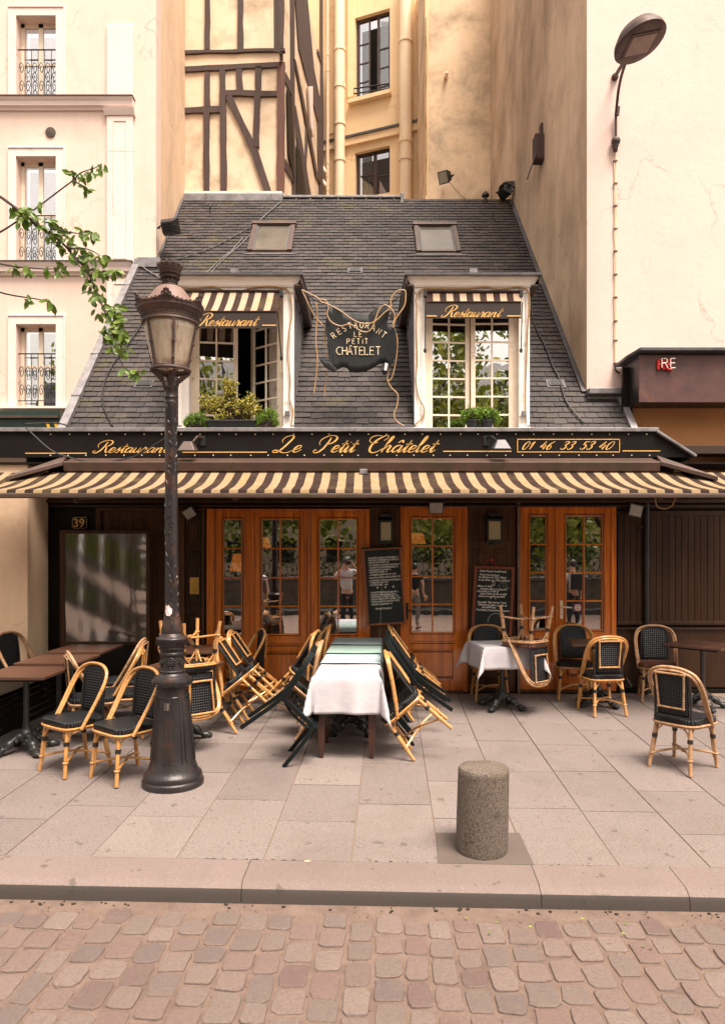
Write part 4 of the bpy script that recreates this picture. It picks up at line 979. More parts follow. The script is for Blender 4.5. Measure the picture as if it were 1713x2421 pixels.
def beamF(p,q,w,mat='timber'):
    bk[0]=(bk[0]+1)%7
    p=onfront(*z1c(*p)); q=onfront(*z1c(*q)); w=w/2.137*YT/FPX; d=(q-p).normalized(); a=Vector((0,1,0)).cross(d)
    n=max(3,int((q-p).length/.25)); b=MB(); Lp=[];Rp=[]
    for i in range(n+1):
        c=p+(q-p)*i/n; Lp.append(c+a*(w/2+rnd.uniform(-.009,.009))); Rp.append(c-a*(w/2+rnd.uniform(-.009,.009)))
    b.prism(Lp+list(reversed(Rp)),(0,.09,0)); b.build('timber_beam',M[mat],ht)
for p,q,w in (((704,134),(1225,106),26),((704,46),(1225,34),15),((832,146),(832,322),27),((828,350),(828,757),28),((909,132),(909,330),28),((911,330),(915,757),31),((990,126),(998,242),29),((1090,120),(1090,242),29),((922,252),(1186,256),28),((712,342),(898,334),30),((938,268),(1072,545),32),((1068,535),(1143,762),36),((1084,268),(1078,525),29)): beamF(p,q,w)
beamF((832,-330),(832,34),27); beamF((1000,-330),(1000,34),27); beamF((1205,-330),(1203,30),30)
beamF((1206,98),(1201,748),37,'timber_red')
b=MB(); b.box((PX(436,YT),YT-.07,PZ(461,YT)),(PX(668,YT),YT,PZ(455,YT))); b.build('plaster_ledge',M['trim'],ht,bevel=.01)
def z6(x,y): return 650+x/6.204,110+y/6.204
def beamS(p,q,w,mat='timber',t=.05):
    p=onside(*z6(*p)); q=onside(*z6(*q)); 
    # width given in zoom px across -> world width measured on the wall at p
    d=(q-p).normalized(); a=sn.cross(d).normalized(); b=MB()
    ww=w; b.prism([p+a*ww/2,q+a*ww/2,q-a*ww/2,p-a*ww/2],-sn*t); b.build('timber_beam',M[mat],ht)
def beamP(poly,mat='timber',t=.05,h=.0):
    b=MB(); b.prism([onside(*z6(*q))+sn*h for q in poly],-sn*t); b.build('timber_beam',M[mat],ht)
beamP(((212,-900),(275,-900),(278,900),(292,2210),(245,2210),(228,1200),(222,560)))
beamP(((664,-900),(690,-900),(692,300),(702,1080),(692,2200),(640,2200),(612,1500),(612,1080),(655,800)),h=.004)
beamP(((270,-900),(445,-900),(560,330),(660,830),(700,1060),(616,1100),(480,580),(330,10)),h=.008)
beamP(((138,370),(236,560),(238,730),(140,520)),h=.006)
beamP(((130,1640),(266,1890),(262,2010),(128,1790)),'darktrim',h=.012)
beamP(((286,860),(345,1180),(432,1700),(520,2210),(440,2210),(300,1330)),h=.006)
beamP(((258,170),(284,190),(470,1100),(602,1830),(668,1950),(652,2020),(585,1905),(440,1160)),'darktrim',h=.016)
beamP(((440,1120),(462,1390),(442,1800),(425,1760)),h=.01); beamP(((612,30),(690,262),(690,300),(606,80)),h=.01)
beamP(((-2,-900),(40,-900),(60,70),(105,90),(105,205),(90,205),(85,95),(0,70)),h=.002)
b=MB(); b.prism([onside(*z6(*q)) for q in ((150,620),(225,760),(262,1990),(170,1560))],sn*.02); b.build('window_pane',M['blackwood'],ht)
b=MB(); b.prism([onside(*z6(*q)) for q in ((450,590),(515,580),(520,1330),(490,1180))],sn*.05); b.build('white_shutter',M['trim'],ht)
b=MB(); b.prism([onside(*z6(*q)) for q in ((296,1400),(350,1560),(440,2190),(300,2190))],sn*.015); b.build('dark_opening',M['blackwood'],ht)

# --- yellow courtyard facade
cy=thing('courtyard_building','warm yellow courtyard building with dark windows and thick drainpipes','building',(0,20,0))
A=Vector((PX(762,20.7),20.7,0)); Bv=Vector((PX(1010,19.55),19.55,0)); fd=(Bv-A).normalized(); fn=Vector((fd.y,-fd.x,0))
def onY(px,py,h=0):
    d=Vector(((px-CXP)/FPX,1,-(py-HYP)/FPX)); o=Vector((0,0,E)); t=((A-o).dot(fn))/d.dot(fn); return o+d*t+fn*h
def ybox(b,px0,px1,py0,py1,h0,h1):      # box on the yellow wall whose sides are vertical, height measured at px mid
    pm=(px0+px1)/2; p=onY(px0,HYP); q=onY(px1,HYP); zt=onY(pm,py0).z; zb=onY(pm,py1).z
    vs=[Vector((c.x,c.y,z))+fn*h for z in (zb,zt) for c,h in ((p,h1),(q,h1),(q,h0),(p,h0))]; b.hexa(vs)
b=MB()
ybox(b,700,839,-60,560,-.3,0); ybox(b,921,1030,-60,560,-.3,0); ybox(b,839,921,228,352,-.3,0); ybox(b,839,921,462,560,-.3,0); ybox(b,839,921,-60,30,-.3,0)
b.build('rear_wall',M['pl_yellow'],cy)
b=MB(); ybox(b,762,1010,316,333,0,.10); ybox(b,776,793,-60,316,0,.03); ybox(b,822,838,-60,230,0,.05); b.build('ledge',M['pl_yellow'],cy)
b=MB(); ybox(b,764,1008,311,316,0,.14); b.build('zinc_ledge',M['zincdark'],cy)
b=MB(); ybox(b,826,926,229,238,-.1,.16); b.build('window_sill',M['pl_yellow'],cy)
for (y0,y1,op) in ((30,228,True),(352,462,False)):
    b=MB(); ybox(b,839,845,y0,y1,-.2,-.12); ybox(b,915,921,y0,y1,-.2,-.12); ybox(b,845,915,y0,y0+6,-.2,-.12); ybox(b,845,915,y1-6,y1,-.2,-.12)
    if op:
        ybox(b,868,871,y0,y1,-.17,-.12); ybox(b,888,893,y0,y1,-.17,-.12); 
        for yy in (95,140,185): ybox(b,845,869,yy,yy+2.5,-.16,-.13)
        for yy in (105,150,195): ybox(b,893,915,yy,yy+2.5,-.16,-.13)
    else:
        ybox(b,879,886,y0,y1,-.18,-.12); ybox(b,848,879,y0+55,y0+58,-.17,-.13); ybox(b,886,915,y0+55,y0+58,-.17,-.13)
    f_=b.build('window_frame',M['darktrim'],cy); b=MB(); ybox(b,845,915 if not op else 869,y0,y1,-.155,-.15)
    if op: ybox(b,893,915,y0,y1,-.155,-.15)
    b.build('window_pane',M['glasslow'],f_)
    b=MB(); ybox(b,836,924,y0-4,y1+4,-.7,-.65); b.build('dark_room',M['blackwood'],f_)
    b=MB()
    for i in range(9):
        x=(893 if op else 849)+i*2.5; ybox(b,x,x+2.2,y0+5,y1,-.26-.02*(i%2),-.25-.02*(i%2))
    b.build('curtain',paint('grey_green_curtain',(.20,.23,.19),(.14,.17,.14),rough=.9),f_)
b=MB(); 
for yy in (212,224): b.tube([onY(838,yy,.06),onY(922,yy-12,.06)],.02,6)
b.build('window_rail',M['blackmetal'],cy)
def pipe(px,r,y0,y1,cols,h=.2):
    b=MB(); p=onY(px,y0,h); q=onY(px,y1,h); q=Vector((p.x,p.y,q.z)); b.tube([q,p],r,16)
    for c in cols:
        z=onY(px,c,h).z; b.tube([(p.x,p.y,z-.05),(p.x,p.y,z+.05)],r*1.13,16)
    b.build('drainpipe',M['pipe'],cy,smooth=True)
pipe(809,.150,-60,560,(128,215,302,387)); pipe(965,.175,-60,560,(112,346,388),.25); pipe(778.5,.052,-60,560,(135,172,389,420,452),.12)
b=MB()
for y in (398,430): b.tube(spline([onY(764,y,.1),onY(770,y+8,.1),onY(777,y+16,.12)],4),.06,10)
b.build('pipe_branch',M['pipe'],cy,smooth=True)

# --- ochre wall between courtyard and right building
YO=16.6; ow=thing('ochre_building','soot stained ochre rear wall above the right end of the ridge','building',(2.2,YO,0))
b=MB(); b.box((PX(1009,YO),YO,5),(3.2,YO+4,17)); b.build('rear_wall',M['pl_ochre'],ow)
b=MB(); b.box((PX(1004,YO),YO-.08,5),(PX(1011,YO),YO+.1,17)); b.build('corner_board',M['pl_yellow'],ow)
b=MB(); 
for dx in (0,.03): b.tube([W(1006+dx*60,y,YO-.12-dx)+Vector((.01*math.sin(y/30+dx*90),0,0)) for y in range(40,480,20)],.012,6)
b.build('wall_cable',M['cable'],ow,smooth=True)
b=MB(); p=W(1053.6,182,YO); b.tube([p,p+Vector((0,-.12,0))],.045,10); b.ball(p+Vector((0,-.12,0)),.05,8); b.build('vent_stub',M['pipe'],ow,smooth=True)

# --- right building: streaked side wall + pale pink front
YR=9.98; XR0=3.11
rb_=thing('pink_building','tall pale pink building with a rain streaked brown side wall on the right','building',(6,YR,0))
b=MB(); b.prism([(XR0,YR+.002,2.8),(2.95,YO,2.8),(3.6,YO,2.8),(3.6,YR+.002,2.8)],(0,0,13)); b.build('side_wall',M['pl_side'],rb_)
b=MB(); b.box((XR0+.002,YR-.0,3.9),(9,YR+.3,15.5)); b.build('front_wall',M['pl_pink'],rb_)
b=MB(); b.box((3.56,YR-.25,0),(9,YR+.2,3.899)); b.build('shop_wall',M['orangewall'],rb_)
b=MB(); b.box((PX(1470,9.7),9.68,3.0),(PX(1493,9.7),9.73,4.3)); b.build('dark_downpipe_chase',M['blackwood'],rb_)
# maroon sign box
YB1=9.33; bx0,bx1=PX(1510,YB1),7.5; zt,zb=PZ(838,YB1),PZ(951,YB1)
sb=thing('neighbour_sign_box','rusty maroon metal sign box with unlit neon letters at the right edge','shop sign',(5,YB1,4.2))
b=MB(); b.box((bx0,YB1,zb),(bx1,YB1+.04,zt)); b.build('front_panel',M['maroon'],sb,bevel=.004)
b=MB(); b.box((bx0+.002,YB1+.04,zb+.003),(bx0+.03,YR-.01,zt)); b.box((bx0+.03,YB1+.04,zb+.003),(bx1,YR-.01,zb+.03)); b.build('side_panel',M['blackmetal'],sb)
b=MB(); b.prism([(bx0-.02,YB1-.10,zt+.03),(bx1,YB1-.10,zt+.03),(bx1,YR-.02,zt+.10),(bx0-.09,YR-.02,zt+.0),(bx0-.10,YB1+.2,zt+.0)],(0,0,.035)); b.build('hood',M['zincdark'],sb)
RE={'R':[[(0,0),(0,1),(.38,1),(.56,.88),(.56,.66),(.38,.52),(0,.52)],[(.30,.52),(.62,0)]],'E':[[(.52,1),(.06,1),(0,.9),(0,.1),(.06,0),(.52,0)],[(0,.52),(.46,.52)]]}
x=PX(1558,YB1); 
for ch in 'RE':
    z0=PZ(872,YB1); h=PZ(850,YB1)-z0
    b=MB()
    for s in RE[ch]:
        for p,q in zip(s[:-1],s[1:]): b.bar((x+p[0]*h,YB1-.02,z0-.01+p[1]*h),(x+q[0]*h,YB1-.02,z0-.01+q[1]*h),.04,.022,up=(0,1,0)) if False else b.tube([(x-.02+p[0]*h,YB1-.02,z0-.012+p[1]*h),(x-.02+q[0]*h,YB1-.02,z0-.012+q[1]*h)],.018,6)
    b.build('red_letter',M['rod'],sb)
    b=MB()
    for s in RE[ch]: b.tube([(x+.01+a*h,YB1-.055,z0+c*h) for a,c in s],.006,6)
    b.build('neon_tube',M['neon'],sb,smooth=True); x+=h*.92
# cable with clips down the pink wall
b=MB(); b.tube([Vector((PX(1454,YR)+.006*math.sin(y/19),YR-.02,PZ(y,YR))) for y in range(356,880,16)],.009,6)
b.tube([Vector((PX(1451.5,YR)+.004*math.sin(y/13),YR-.018,PZ(y,YR))) for y in range(376,880,16)],.007,6)
cb=b.build('wall_cable',M['pipe'],rb_,smooth=True)
for y in (382,435,488,542,595,650,704,760,806,860):
    b=MB(); b.box((PX(1449,YR),YR-.035,PZ(y+1.5,YR)),(PX(1457,YR),YR,PZ(y-1.5,YR))); b.build('cable_clip',M['brownmetal'],cb)
b=MB(); b.tube(spline([W(1453,862,YR-.03),W(1455,876,YR-.05),W(1464,882,YR-.05)],5),.012,6); b.build('wall_cable',M['blackcable'],rb_,smooth=True)
# street luminaire on bracket
sl=thing('wall_street_lamp','rusty oval street luminaire on a curved bracket at the top of the pink wall','street lamp',(3.7,YR,7.5))
b=MB(); P=spline([W(1455,338,YR-.03),W(1455,275,YR-.05),W(1456,262,YR-.08),W(1461,215,YR-.28),W(1468,180,YR-.55),W(1478,148,YR-.85)],6); b.tube(P,.020,8)
b.tube([W(1453,181,YR-.02),W(1462,165,YR-.3),W(1478,140,YR-.8)],.026,8); b.ball(W(1453,181,YR-.02),.05,10)
b.build('bracket_arm',M['lamprust'],sl,smooth=True)
b=MB(); b.ball(W(1455,333,YR-.06),.058,12,(1.1,1,1.1)); b.lathe([(.05,0),(.035,-.05),(.03,-.09),(.02,-.10)],(0,0),10); k=len(b.v)-40
p=W(1454,338,YR-.06); b.v=b.v[:k]+[(x+p.x,y+p.y,z+p.z-.02) for x,y,z in b.v[k:]]
b.tube([W(1462,252,YR-.07),W(1459,272,YR-.07)],.022,8); b.build('wall_joint',M['lamprust'],sl,smooth=True)
c=W(1512,100,8.75); b=MB(); prof=[(0,.22),(.10,.21),(.22,.15),(.285,.05),(.295,0),(.28,-.015),(.20,-.02),(0,-.02)]
b.lathe(prof,(0,0),28); T=Matrix.Translation(c)@Matrix.Rotation(R_(-12),4,'Y')@Matrix.Rotation(R_(-2),4,'X')@Matrix.Diagonal((1.0,1.25,1,1)); b.v=[tuple(T@Vector(v)) for v in b.v]
b.build('lamp_head',M['lamprust'],sl,smooth=50)
b=MB(); b.box((-.15,-.13,-.035),(.15,.13,-.018)); b.v=[tuple(T@Vector(v)) for v in b.v]; b.build('lamp_glass',paint('dusty_lamp_glass',(.16,.10,.07),(.12,.07,.05),rough=.3),sl,bevel=.02)
b=MB(); 
for q in (((-.18,-.16),(.18,-.13)),((-.18,.13),(.18,.16)),((-.18,-.13),(-.15,.13)),((.15,-.13),(.18,.13))): b.box((q[0][0],q[0][1],-.03),(q[1][0],q[1][1],-.019))
b.v=[tuple(T@Vector(v)) for v in b.v]; b.build('glass_rim',M['lamprust'],sl,bevel=.006)
# lump of old bracket on the side wall
p0=Vector((3.06,12.3,0)); k=(p0.x)/((1283-CXP)/FPX); p=W(1283,348,k)
ib=thing('iron_wall_bracket','rusted iron bracket lump sticking out of the brown side wall','bracket',p)
b=MB(); b.box((-.16,-.10,-.25),(.05,.12,.2)); b.box((-.05,-.03,.2),(.05,.1,.42)); b.v=[(p.x+x,p.y+y,p.z+z) for x,y,z in b.v]; b.build('rusted_block',M['timber'],ib,bevel=.03)
b=MB(); b.tube([p+Vector((-.12,-.08,-.1)),p+Vector((-.35,-.35,-.72))],.012,6); b.build('iron_rod',M['blackmetal'],ib)

# ================================================================== FLOODLIGHTS
def flood(px,py,Y,size,yaw,pitch,label,name='floodlight',roll=0,brk=None,cab=None,lens='cream'):
    p=W(px,py,Y); t=thing(name,label,'floodlight',p); s=size
    T=Matrix.Translation(p)@Matrix.Rotation(R_(yaw),4,'Z')@Matrix.Rotation(R_(pitch),4,'X')@Matrix.Rotation(R_(roll),4,'Y')
    b=MB(); b.hexa([(-s*.5,-s*.2,-s*.4),(s*.5,-s*.2,-s*.4),(s*.32,s*.25,-s*.25),(-s*.32,s*.25,-s*.25),(-s*.5,-s*.2,s*.4),(s*.5,-s*.2,s*.4),(s*.32,s*.25,s*.25),(-s*.32,s*.25,s*.25)])
    for i in range(4): b.box((-s*.3,s*.2,-s*.22+i*s*.13),(s*.3,s*.32,-s*.19+i*s*.13))
    b.v=[tuple(T@Vector(v)) for v in b.v]; b.build('housing',M['blackmetal'],t,bevel=s*.04)
    b=MB(); b.box((-s*.42,-s*.215,-s*.33),(s*.42,-s*.2,s*.33)); b.v=[tuple(T@Vector(v)) for v in b.v]; b.build('lamp_glass',M[lens],t)
    if brk:
        b=MB(); b.tube([T@Vector((-s*.53,0,0)),T@Vector((-s*.53,s*.3,0)),p+Vector(brk)],s*.04,6); b.tube([T@Vector((s*.53,0,0)),T@Vector((s*.53,s*.3,0)),p+Vector(brk)],s*.04,6); b.build('bracket',M['blackmetal'],t,smooth=True)
    if cab:
        b=MB(); b.tube(spline([Vector(c) for c in cab],6),.008,6); b.build('cable',M['blackcable'],t,smooth=True)
    return t
M['lens']=paint('grey_lamp_lens',(.30,.27,.22),(.22,.2,.16),rough=.15,bump=0)
flood(1052,418,YO-.35,.34,-60,25,'black floodlight with pale lens low on the sooty ochre wall',brk=(0,.3,.0),roll=15,lens='lens',cab=[W(1062,430,YO-.2),W(1078,450,YO-.3),W(1100,470,YO-.4),W(1120,476,YO-.5)])
flood(1194,449,14.3,.36,110,15,'black floodlight bracketed to the brown side wall at the end of the ridge',brk=(.28,0,0),lens='lens',cab=[W(1200,462,14.2),W(1212,478,14.1),W(1207,486,14.2)])
flood(400,536,12.6,.34,165,-25,'black floodlight on the corner of the cream building above the roof edge',brk=(-.10,.25,.22),lens='blackmetal',cab=[W(395,555,12.5),W(388,590,12.5),W(384,612,12.5)])
flood(450,1212,F-.16,.17,-12,20,'small black floodlight above the brass plaque',roll=-28,brk=(0,.1,.06),lens='lens')
flood(1030,1200,F-.14,.19,0,12,'small black floodlight above the single glazed door',brk=(0,.1,.05),lens='lens')
flood(1498,1207,F-.16,.20,14,6,'small black floodlight on the boarded wall at the far right',roll=10,brk=(0,.1,.05),lens='lens')
fl=flood(1481,1615,F-.35,.16,70,-30,'small floodlight lying on the ground against the boarded wall',lens='lens')

# ================================================================== HANGING HIDE-SHAPED SIGN
YH=9.28
OUT=[(405,500),(480,512),(560,535),(640,560),(720,604),(800,590),(900,595),(990,615),(1040,545),(1120,500),(1230,480),(1275,560),(1240,650),(1245,720),(1290,780),(1340,790),(1360,850),(1370,1000),(1380,1080),(1350,1200),(1280,1330),(1210,1270),(1130,1280),(1060,1330),(960,1380),(840,1400),(740,1390),(700,1340),(640,1320),(520,1385),(430,1330),(310,1220),(450,1215),(485,1130),(480,1010),(430,930),(395,840),(400,780),(520,750),(530,670),(500,590),(440,550)]
def hz(x,y,dy=0): return W(700+x/5.8,640+y/5.8,YH+dy)
hs_=thing('hanging_restaurant_sign','black sheet metal sign cut like a stretched hide, hung on chains between the dormers','hanging sign',hz(860,1000))
def curl(p):
    x=p.x-hz(860,0).x; z=p.z-hz(0,950).z
    return Vector((p.x,p.y-.30*max(0,abs(x)-.26)**1.5*2 - .35*max(0,-z-.28)**1.5*(1 if abs(x)>.18 else .2),p.z))
bm=bmesh.new(); vs=[bm.verts.new(hz(x,y)) for x,y in OUT]; f=bm.faces.new(vs); bmesh.ops.triangulate(bm,faces=[f]); 
for _ in range(3): bmesh.ops.subdivide_edges(bm,edges=bm.edges[:],cuts=1,use_grid_fill=True)
for v in bm.verts: v.co=curl(v.co)
me=bpy.data.meshes.new('sign_plate'); bm.to_mesh(me); bm.free(); me.materials.append(paint('matt_black_sheet',(.010,.011,.012),(.016,.017,.018),sc=4,rough=.65,spec=.25,bump=.1,dirt=(.05,.045,.03),dsc=9,dlo=.62,dhi=.8,damt=.5)); me.shade_smooth()
link('sign_plate',me,hs_,solid=.006)
b=MB()
b.prism([hz(*q) for q in ((405,790),(432,730),(465,790),(440,805))],(0,-.03,0)); b.prism([hz(*q) for q in ((1285,600),(1320,570),(1372,590),(1380,640),(1330,660),(1285,640))],(0,.03,0))
b.tube([hz(1230,1300,-.05),hz(1215,1380,-.10),hz(1200,1430,-.06)],[.05,.045,.01],8); b.tube([hz(330,1225,-.03),hz(430,1290,-.08),hz(540,1375,-.05)],[.01,.045,.03],8)
b.build('curled_edge',M['blackmetal'],hs_,smooth=True)
CAP={'A':[[(0,0),(.3,1),(.6,0)],[(.12,.36),(.48,.36)]],'C':[[(.6,.92),(.36,1),(.12,.8),(0,.5),(.12,.2),(.36,0),(.6,.08)]],'E':[[(.5,1),(0,1),(0,0),(.5,0)],[(0,.52),(.42,.52)]],'H':[[(0,0),(0,1)],[(.55,0),(.55,1)],[(0,.5),(.55,.5)]],'L':[[(0,1),(0,0),(.5,0)]],'P':[[(0,0),(0,1),(.42,1),(.5,.86),(.5,.62),(.42,.5),(0,.5)]],'I':[[(0,0),(0,.78)],[(0,.95),(0,1.0)]],'T':[[(0,1),(.56,1)],[(.28,1),(.28,0)]],'R':[[(0,0),(0,1),(.42,1),(.5,.86),(.5,.64),(.42,.5),(0,.5)],[(.2,.5),(.55,0)]],'S':[[(.46,.9),(.3,1),(.1,.96),(.04,.76),(.14,.58),(.36,.46),(.46,.26),(.38,.05),(.16,0),(0,.12)]],'U':[[(0,1),(0,.22),(.14,0),(.38,0),(.52,.22),(.52,1)]],'N':[[(0,0),(0,1),(.55,0),(.55,1)]]}
CW={k:max(p[0] for s in v for p in s) for k,v in CAP.items()}
b=MB()
def glyph(ch,ox,oy,h,ang=0,circ=False):
    ca,sa=math.cos(ang),math.sin(ang)
    for s in CAP[ch]:
        P=[]
        for x,z in s:
            X=x*h; Z=z*h; P.append(curl(hz(ox+X*ca+Z*sa, oy+X*sa-Z*ca))+Vector((0,-.008,0)))
        b.tube(P,.0062,5)
xx=640
for ch,x in (('L',793),('E',862)): glyph(ch,x,908,70)
for ch,x in (('P',695),('E',768),('T',832),('I',910),('T',940)): glyph(ch,x,1003,68)
for ch,x in (('C',548),('H',632),('A',702),('T',782),('E',865),('L',935),('E',1010),('T',1090)): glyph(ch,x,1154,108)
b.tube([curl(hz(*q))+Vector((0,-.008,0)) for q in ((728,1040),(745,1026),(760,1040))],.005,5)
for ch,x,y,a in (('R',520,938,-40),('E',592,880,-33),('S',655,838,-26),('T',722,800,-14),('A',792,785,-4),('U',872,785,4),('R',945,788,12),('A',1022,812,24),('N',1095,856,33),('T',1158,902,38)): glyph(ch,x,y,78,R_(a))
b.build('lettering',M['cream'],hs_)
b=MB()
for (p,q) in ((hz(75,262,-.02),hz(390,455,-.02)),(hz(1225,470,-.02),hz(1500,262,-.02))):
    n=14
    for i in range(n):
        c=p+(q-p)*(i+.5)/n+Vector((0,0,-.03*math.sin(PI*(i+.5)/n))); d=(q-p).normalized(); u=Vector((0,1,0)) if i%2 else d.cross(Vector((0,1,0)))
        b.tube([c+d*.02*math.cos(t)+u*.010*math.sin(t) for t in [k*PI/4 for k in range(8)]],.003,4,close=True)
b.build('hanging_chain',M['blackmetal'],hs_)
# light cables over the sign and dormers
ct=thing('light_cable','tan electric cables looped from the left dormer over the black sign to the right dormer','cable',hz(800,400))
def cab(pts,r=.0085,mat='cable',dy=-.06,smooth=8): 
    b=MB(); b.tube(spline([hz(x,y,dy+(.0 if len(p)<3 else p[2])) for p in pts for x,y in [p[:2]]],smooth),r,7); return b.build('cable_run',M[mat],ct,smooth=True)
cab([(75,262),(200,320),(300,375),(350,430),(430,455),(600,545),(800,685),(960,725),(1080,690),(1200,580),(1290,500),(1300,380),(1380,280),(1480,265),(1500,330),(1480,480),(1400,600),(1350,690),(1330,780)])
cab([(300,390),(400,405),(440,490),(425,600),(480,700),(600,755),(740,735),(860,810),(960,840),(1040,780),(1100,620),(1150,510),(1220,470),(1300,520),(1350,620),(1320,740)])
cab([(75,262),(150,420),(240,600),(330,710),(400,790),(390,900),(400,1040),(430,1200),(440,1300),(420,1450),(395,1600),(385,1720)],.008,dy=.02)
cab([(275,430,),(290,600),(275,800),(270,1000),(290,1200),(280,1400),(260,1560),(240,1680)],.009,dy=.02)
cab([(1345,790),(1385,950),(1370,1200),(1330,1400),(1290,1500),(1250,1480),(1270,1350)],.007,dy=.0)
cab([(1260,1400),(1250,1500),(1300,1600),(1390,1700),(1380,1850),(1340,1960),(1370,2060),(1480,2130)],.009,dy=.0)
b=MB()
def c2(pts,Y,r=.010): b.tube(spline([W(x,y,Y) for x,y in pts],6),r,6)
Yd=9.46
c2([(425,679),(460,681),(505,678),(540,690),(575,686),(600,679),(640,677),(675,683),(686,700),(690,740),(684,780),(680,840),(686,900),(684,940),(692,970),(688,1005)],Yd)
c2([(985,720),(984,700),(1000,683),(1040,683),(1100,682),(1150,678),(1180,684),(1220,678),(1246,686),(1251,720),(1247,780),(1244,860),(1241,940),(1243,1000)],Yd)
c2([(985,720),(984,780),(986,850),(983,900),(990,940),(1002,965),(1000,985),(980,1004)],Yd)
b.build('cable_run',M['cable'],ct,smooth=True)
rc=thing('roof_cable','thin black and grey cables running loose across the slates','cable',RP(600,520))
for pts,mt,r in (([(392,621),(430,614),(500,590),(555,562),(600,535),(640,500),(663,480)],'blackcable',.009),([(498,650),(530,615),(560,590),(590,560),(620,520),(665,480)],'greypaint',.007),([(490,648),(520,618),(548,596),(575,565)],'greypaint',.007),([(334,628),(345,640),(370,655),(392,668)],'greypaint',.010),([(345,742),(330,780),(295,830),(272,860),(248,910),(245,960),(262,1000),(268,1012)],'blackcable',.010),([(1253,720),(1262,770),(1290,830),(1305,870),(1320,900),(1335,950),(1360,985),(1378,1004)],'blackcable',.011),([(1210,480),(1214,520),(1222,570),(1232,620)],'blackcable',.007)):
    b=MB(); b.tube(spline([RP(x,y,.035) for x,y in pts],6),r,6); b.build('cable_run',M[mt],rc,smooth=True)
fc=thing('fascia_cable','black cable sagging in front of the sign board at the left','cable',W(200,1080,8.4))
b=MB(); b.tube(spline([W(60,1010,8.45),W(118,1062,8.4),(W(160,1080,8.4)),W(210,1090,8.4),W(270,1089,8.4),W(320,1078,8.4),W(360,1055,8.4),W(395,1033,8.4)],6),.009,6); b.build('cable_run',M['blackcable'],fc,smooth=True)
b=MB(); b.tube(spline([W(60,1002,9),W(118,1000,9),W(150,1003,8.9),W(165,1012,8.8)],6),.010,6); b.build('cable_run',M['blackcable'],fc,smooth=True)

# ================================================================== DORMER AWNINGS
def dawn(X0,X1,Yt,zt,Yb,zb,vh,label,text,lines,n):
    t=thing('window_awning',label,'awning',((X0+X1)/2,Yt,zt),'window awnings on the dormers')
    b=MB(); w=(X1-X0)/n
    for i in range(n):
        b.m=i%2; vs=[]
        for j in range(7):
            v=j/6; Y=Yt+(Yb-Yt)*v; z=zt+(zb-zt)*v-.02*math.sin(PI*v)
            vs+=[(X0+i*w,Y,z),(X0+(i+1)*w,Y,z)]
        b.add(vs,[(2*j,2*j+1,2*j+3,2*j+2) for j in range(6)])
    b.build('striped_canvas',[M['canvas_dark'],M['canvas_pink']],t,fixn=False,solid=.004)
    b=MB(); b.box((X0,Yb-.005,zb-vh),(X1,Yb+.0,zb-.012)); v=b.build('valance',paint('black_brown_valance',(.022,.014,.012),(.028,.018,.015),sc=5,rough=.8),t)
    b=MB(); b.tube([(X0,Yb,zb-.006),(X1,Yb,zb-.006)],.014,8); b.tube([(X0-.02,Yt+.0,zt+.012),(X1+.02,Yt,zt+.012)],.022,10); b.build('roller_bar',M['canvas_dark'],t,smooth=True)
    for x in (X0-.015,X1+.015):
        b=MB(); b.tube([(x,Yb,zb-.01),(x,Yt-.02,zb-.62+(.15 if Yb<9.2 else 0))],.008,6); b.ball((x,Yt-.02,zb-.62+(.15 if Yb<9.2 else 0)),.022,8,(1,1,1.6)); b.box((x-.02,Yt-.05,zt-.06),(x+.02,Yt+.02,zt+.02)); b.build('support_arm',M['blackmetal'],t,smooth=30)
    stext(v,'Restaurant',text[0],text[1],text[2],text[3],Yb-.0055,M['gold'])
    b=MB()
    for (p0,p1,y) in lines: b.box((PX(p0,Yb),Yb-.009,PZ(y+1.3,Yb)),(PX(p1,Yb),Yb-.0052,PZ(y-1.3,Yb)))
    b.build('gold_line',M['gold'],v)
dawn(-2.30,-1.076,9.44,5.22,8.99,4.82,.215,'striped awning pulled halfway out over the left dormer window','',None,0) if False else None
dawn(PX(420,8.99),-1.076,9.44,5.22,8.99,4.82,.215,'striped awning let out over the left dormer window',(463,614,770,741),[(620,653,769)],15)
dawn(PX(1008,9.36),PX(1231,9.36),9.44,5.215,9.36,5.07,.22,'striped awning almost rolled in above the right dormer window',(1042,1190,749,722),[(1007.5,1032,747),(1198,1231,747)],14)

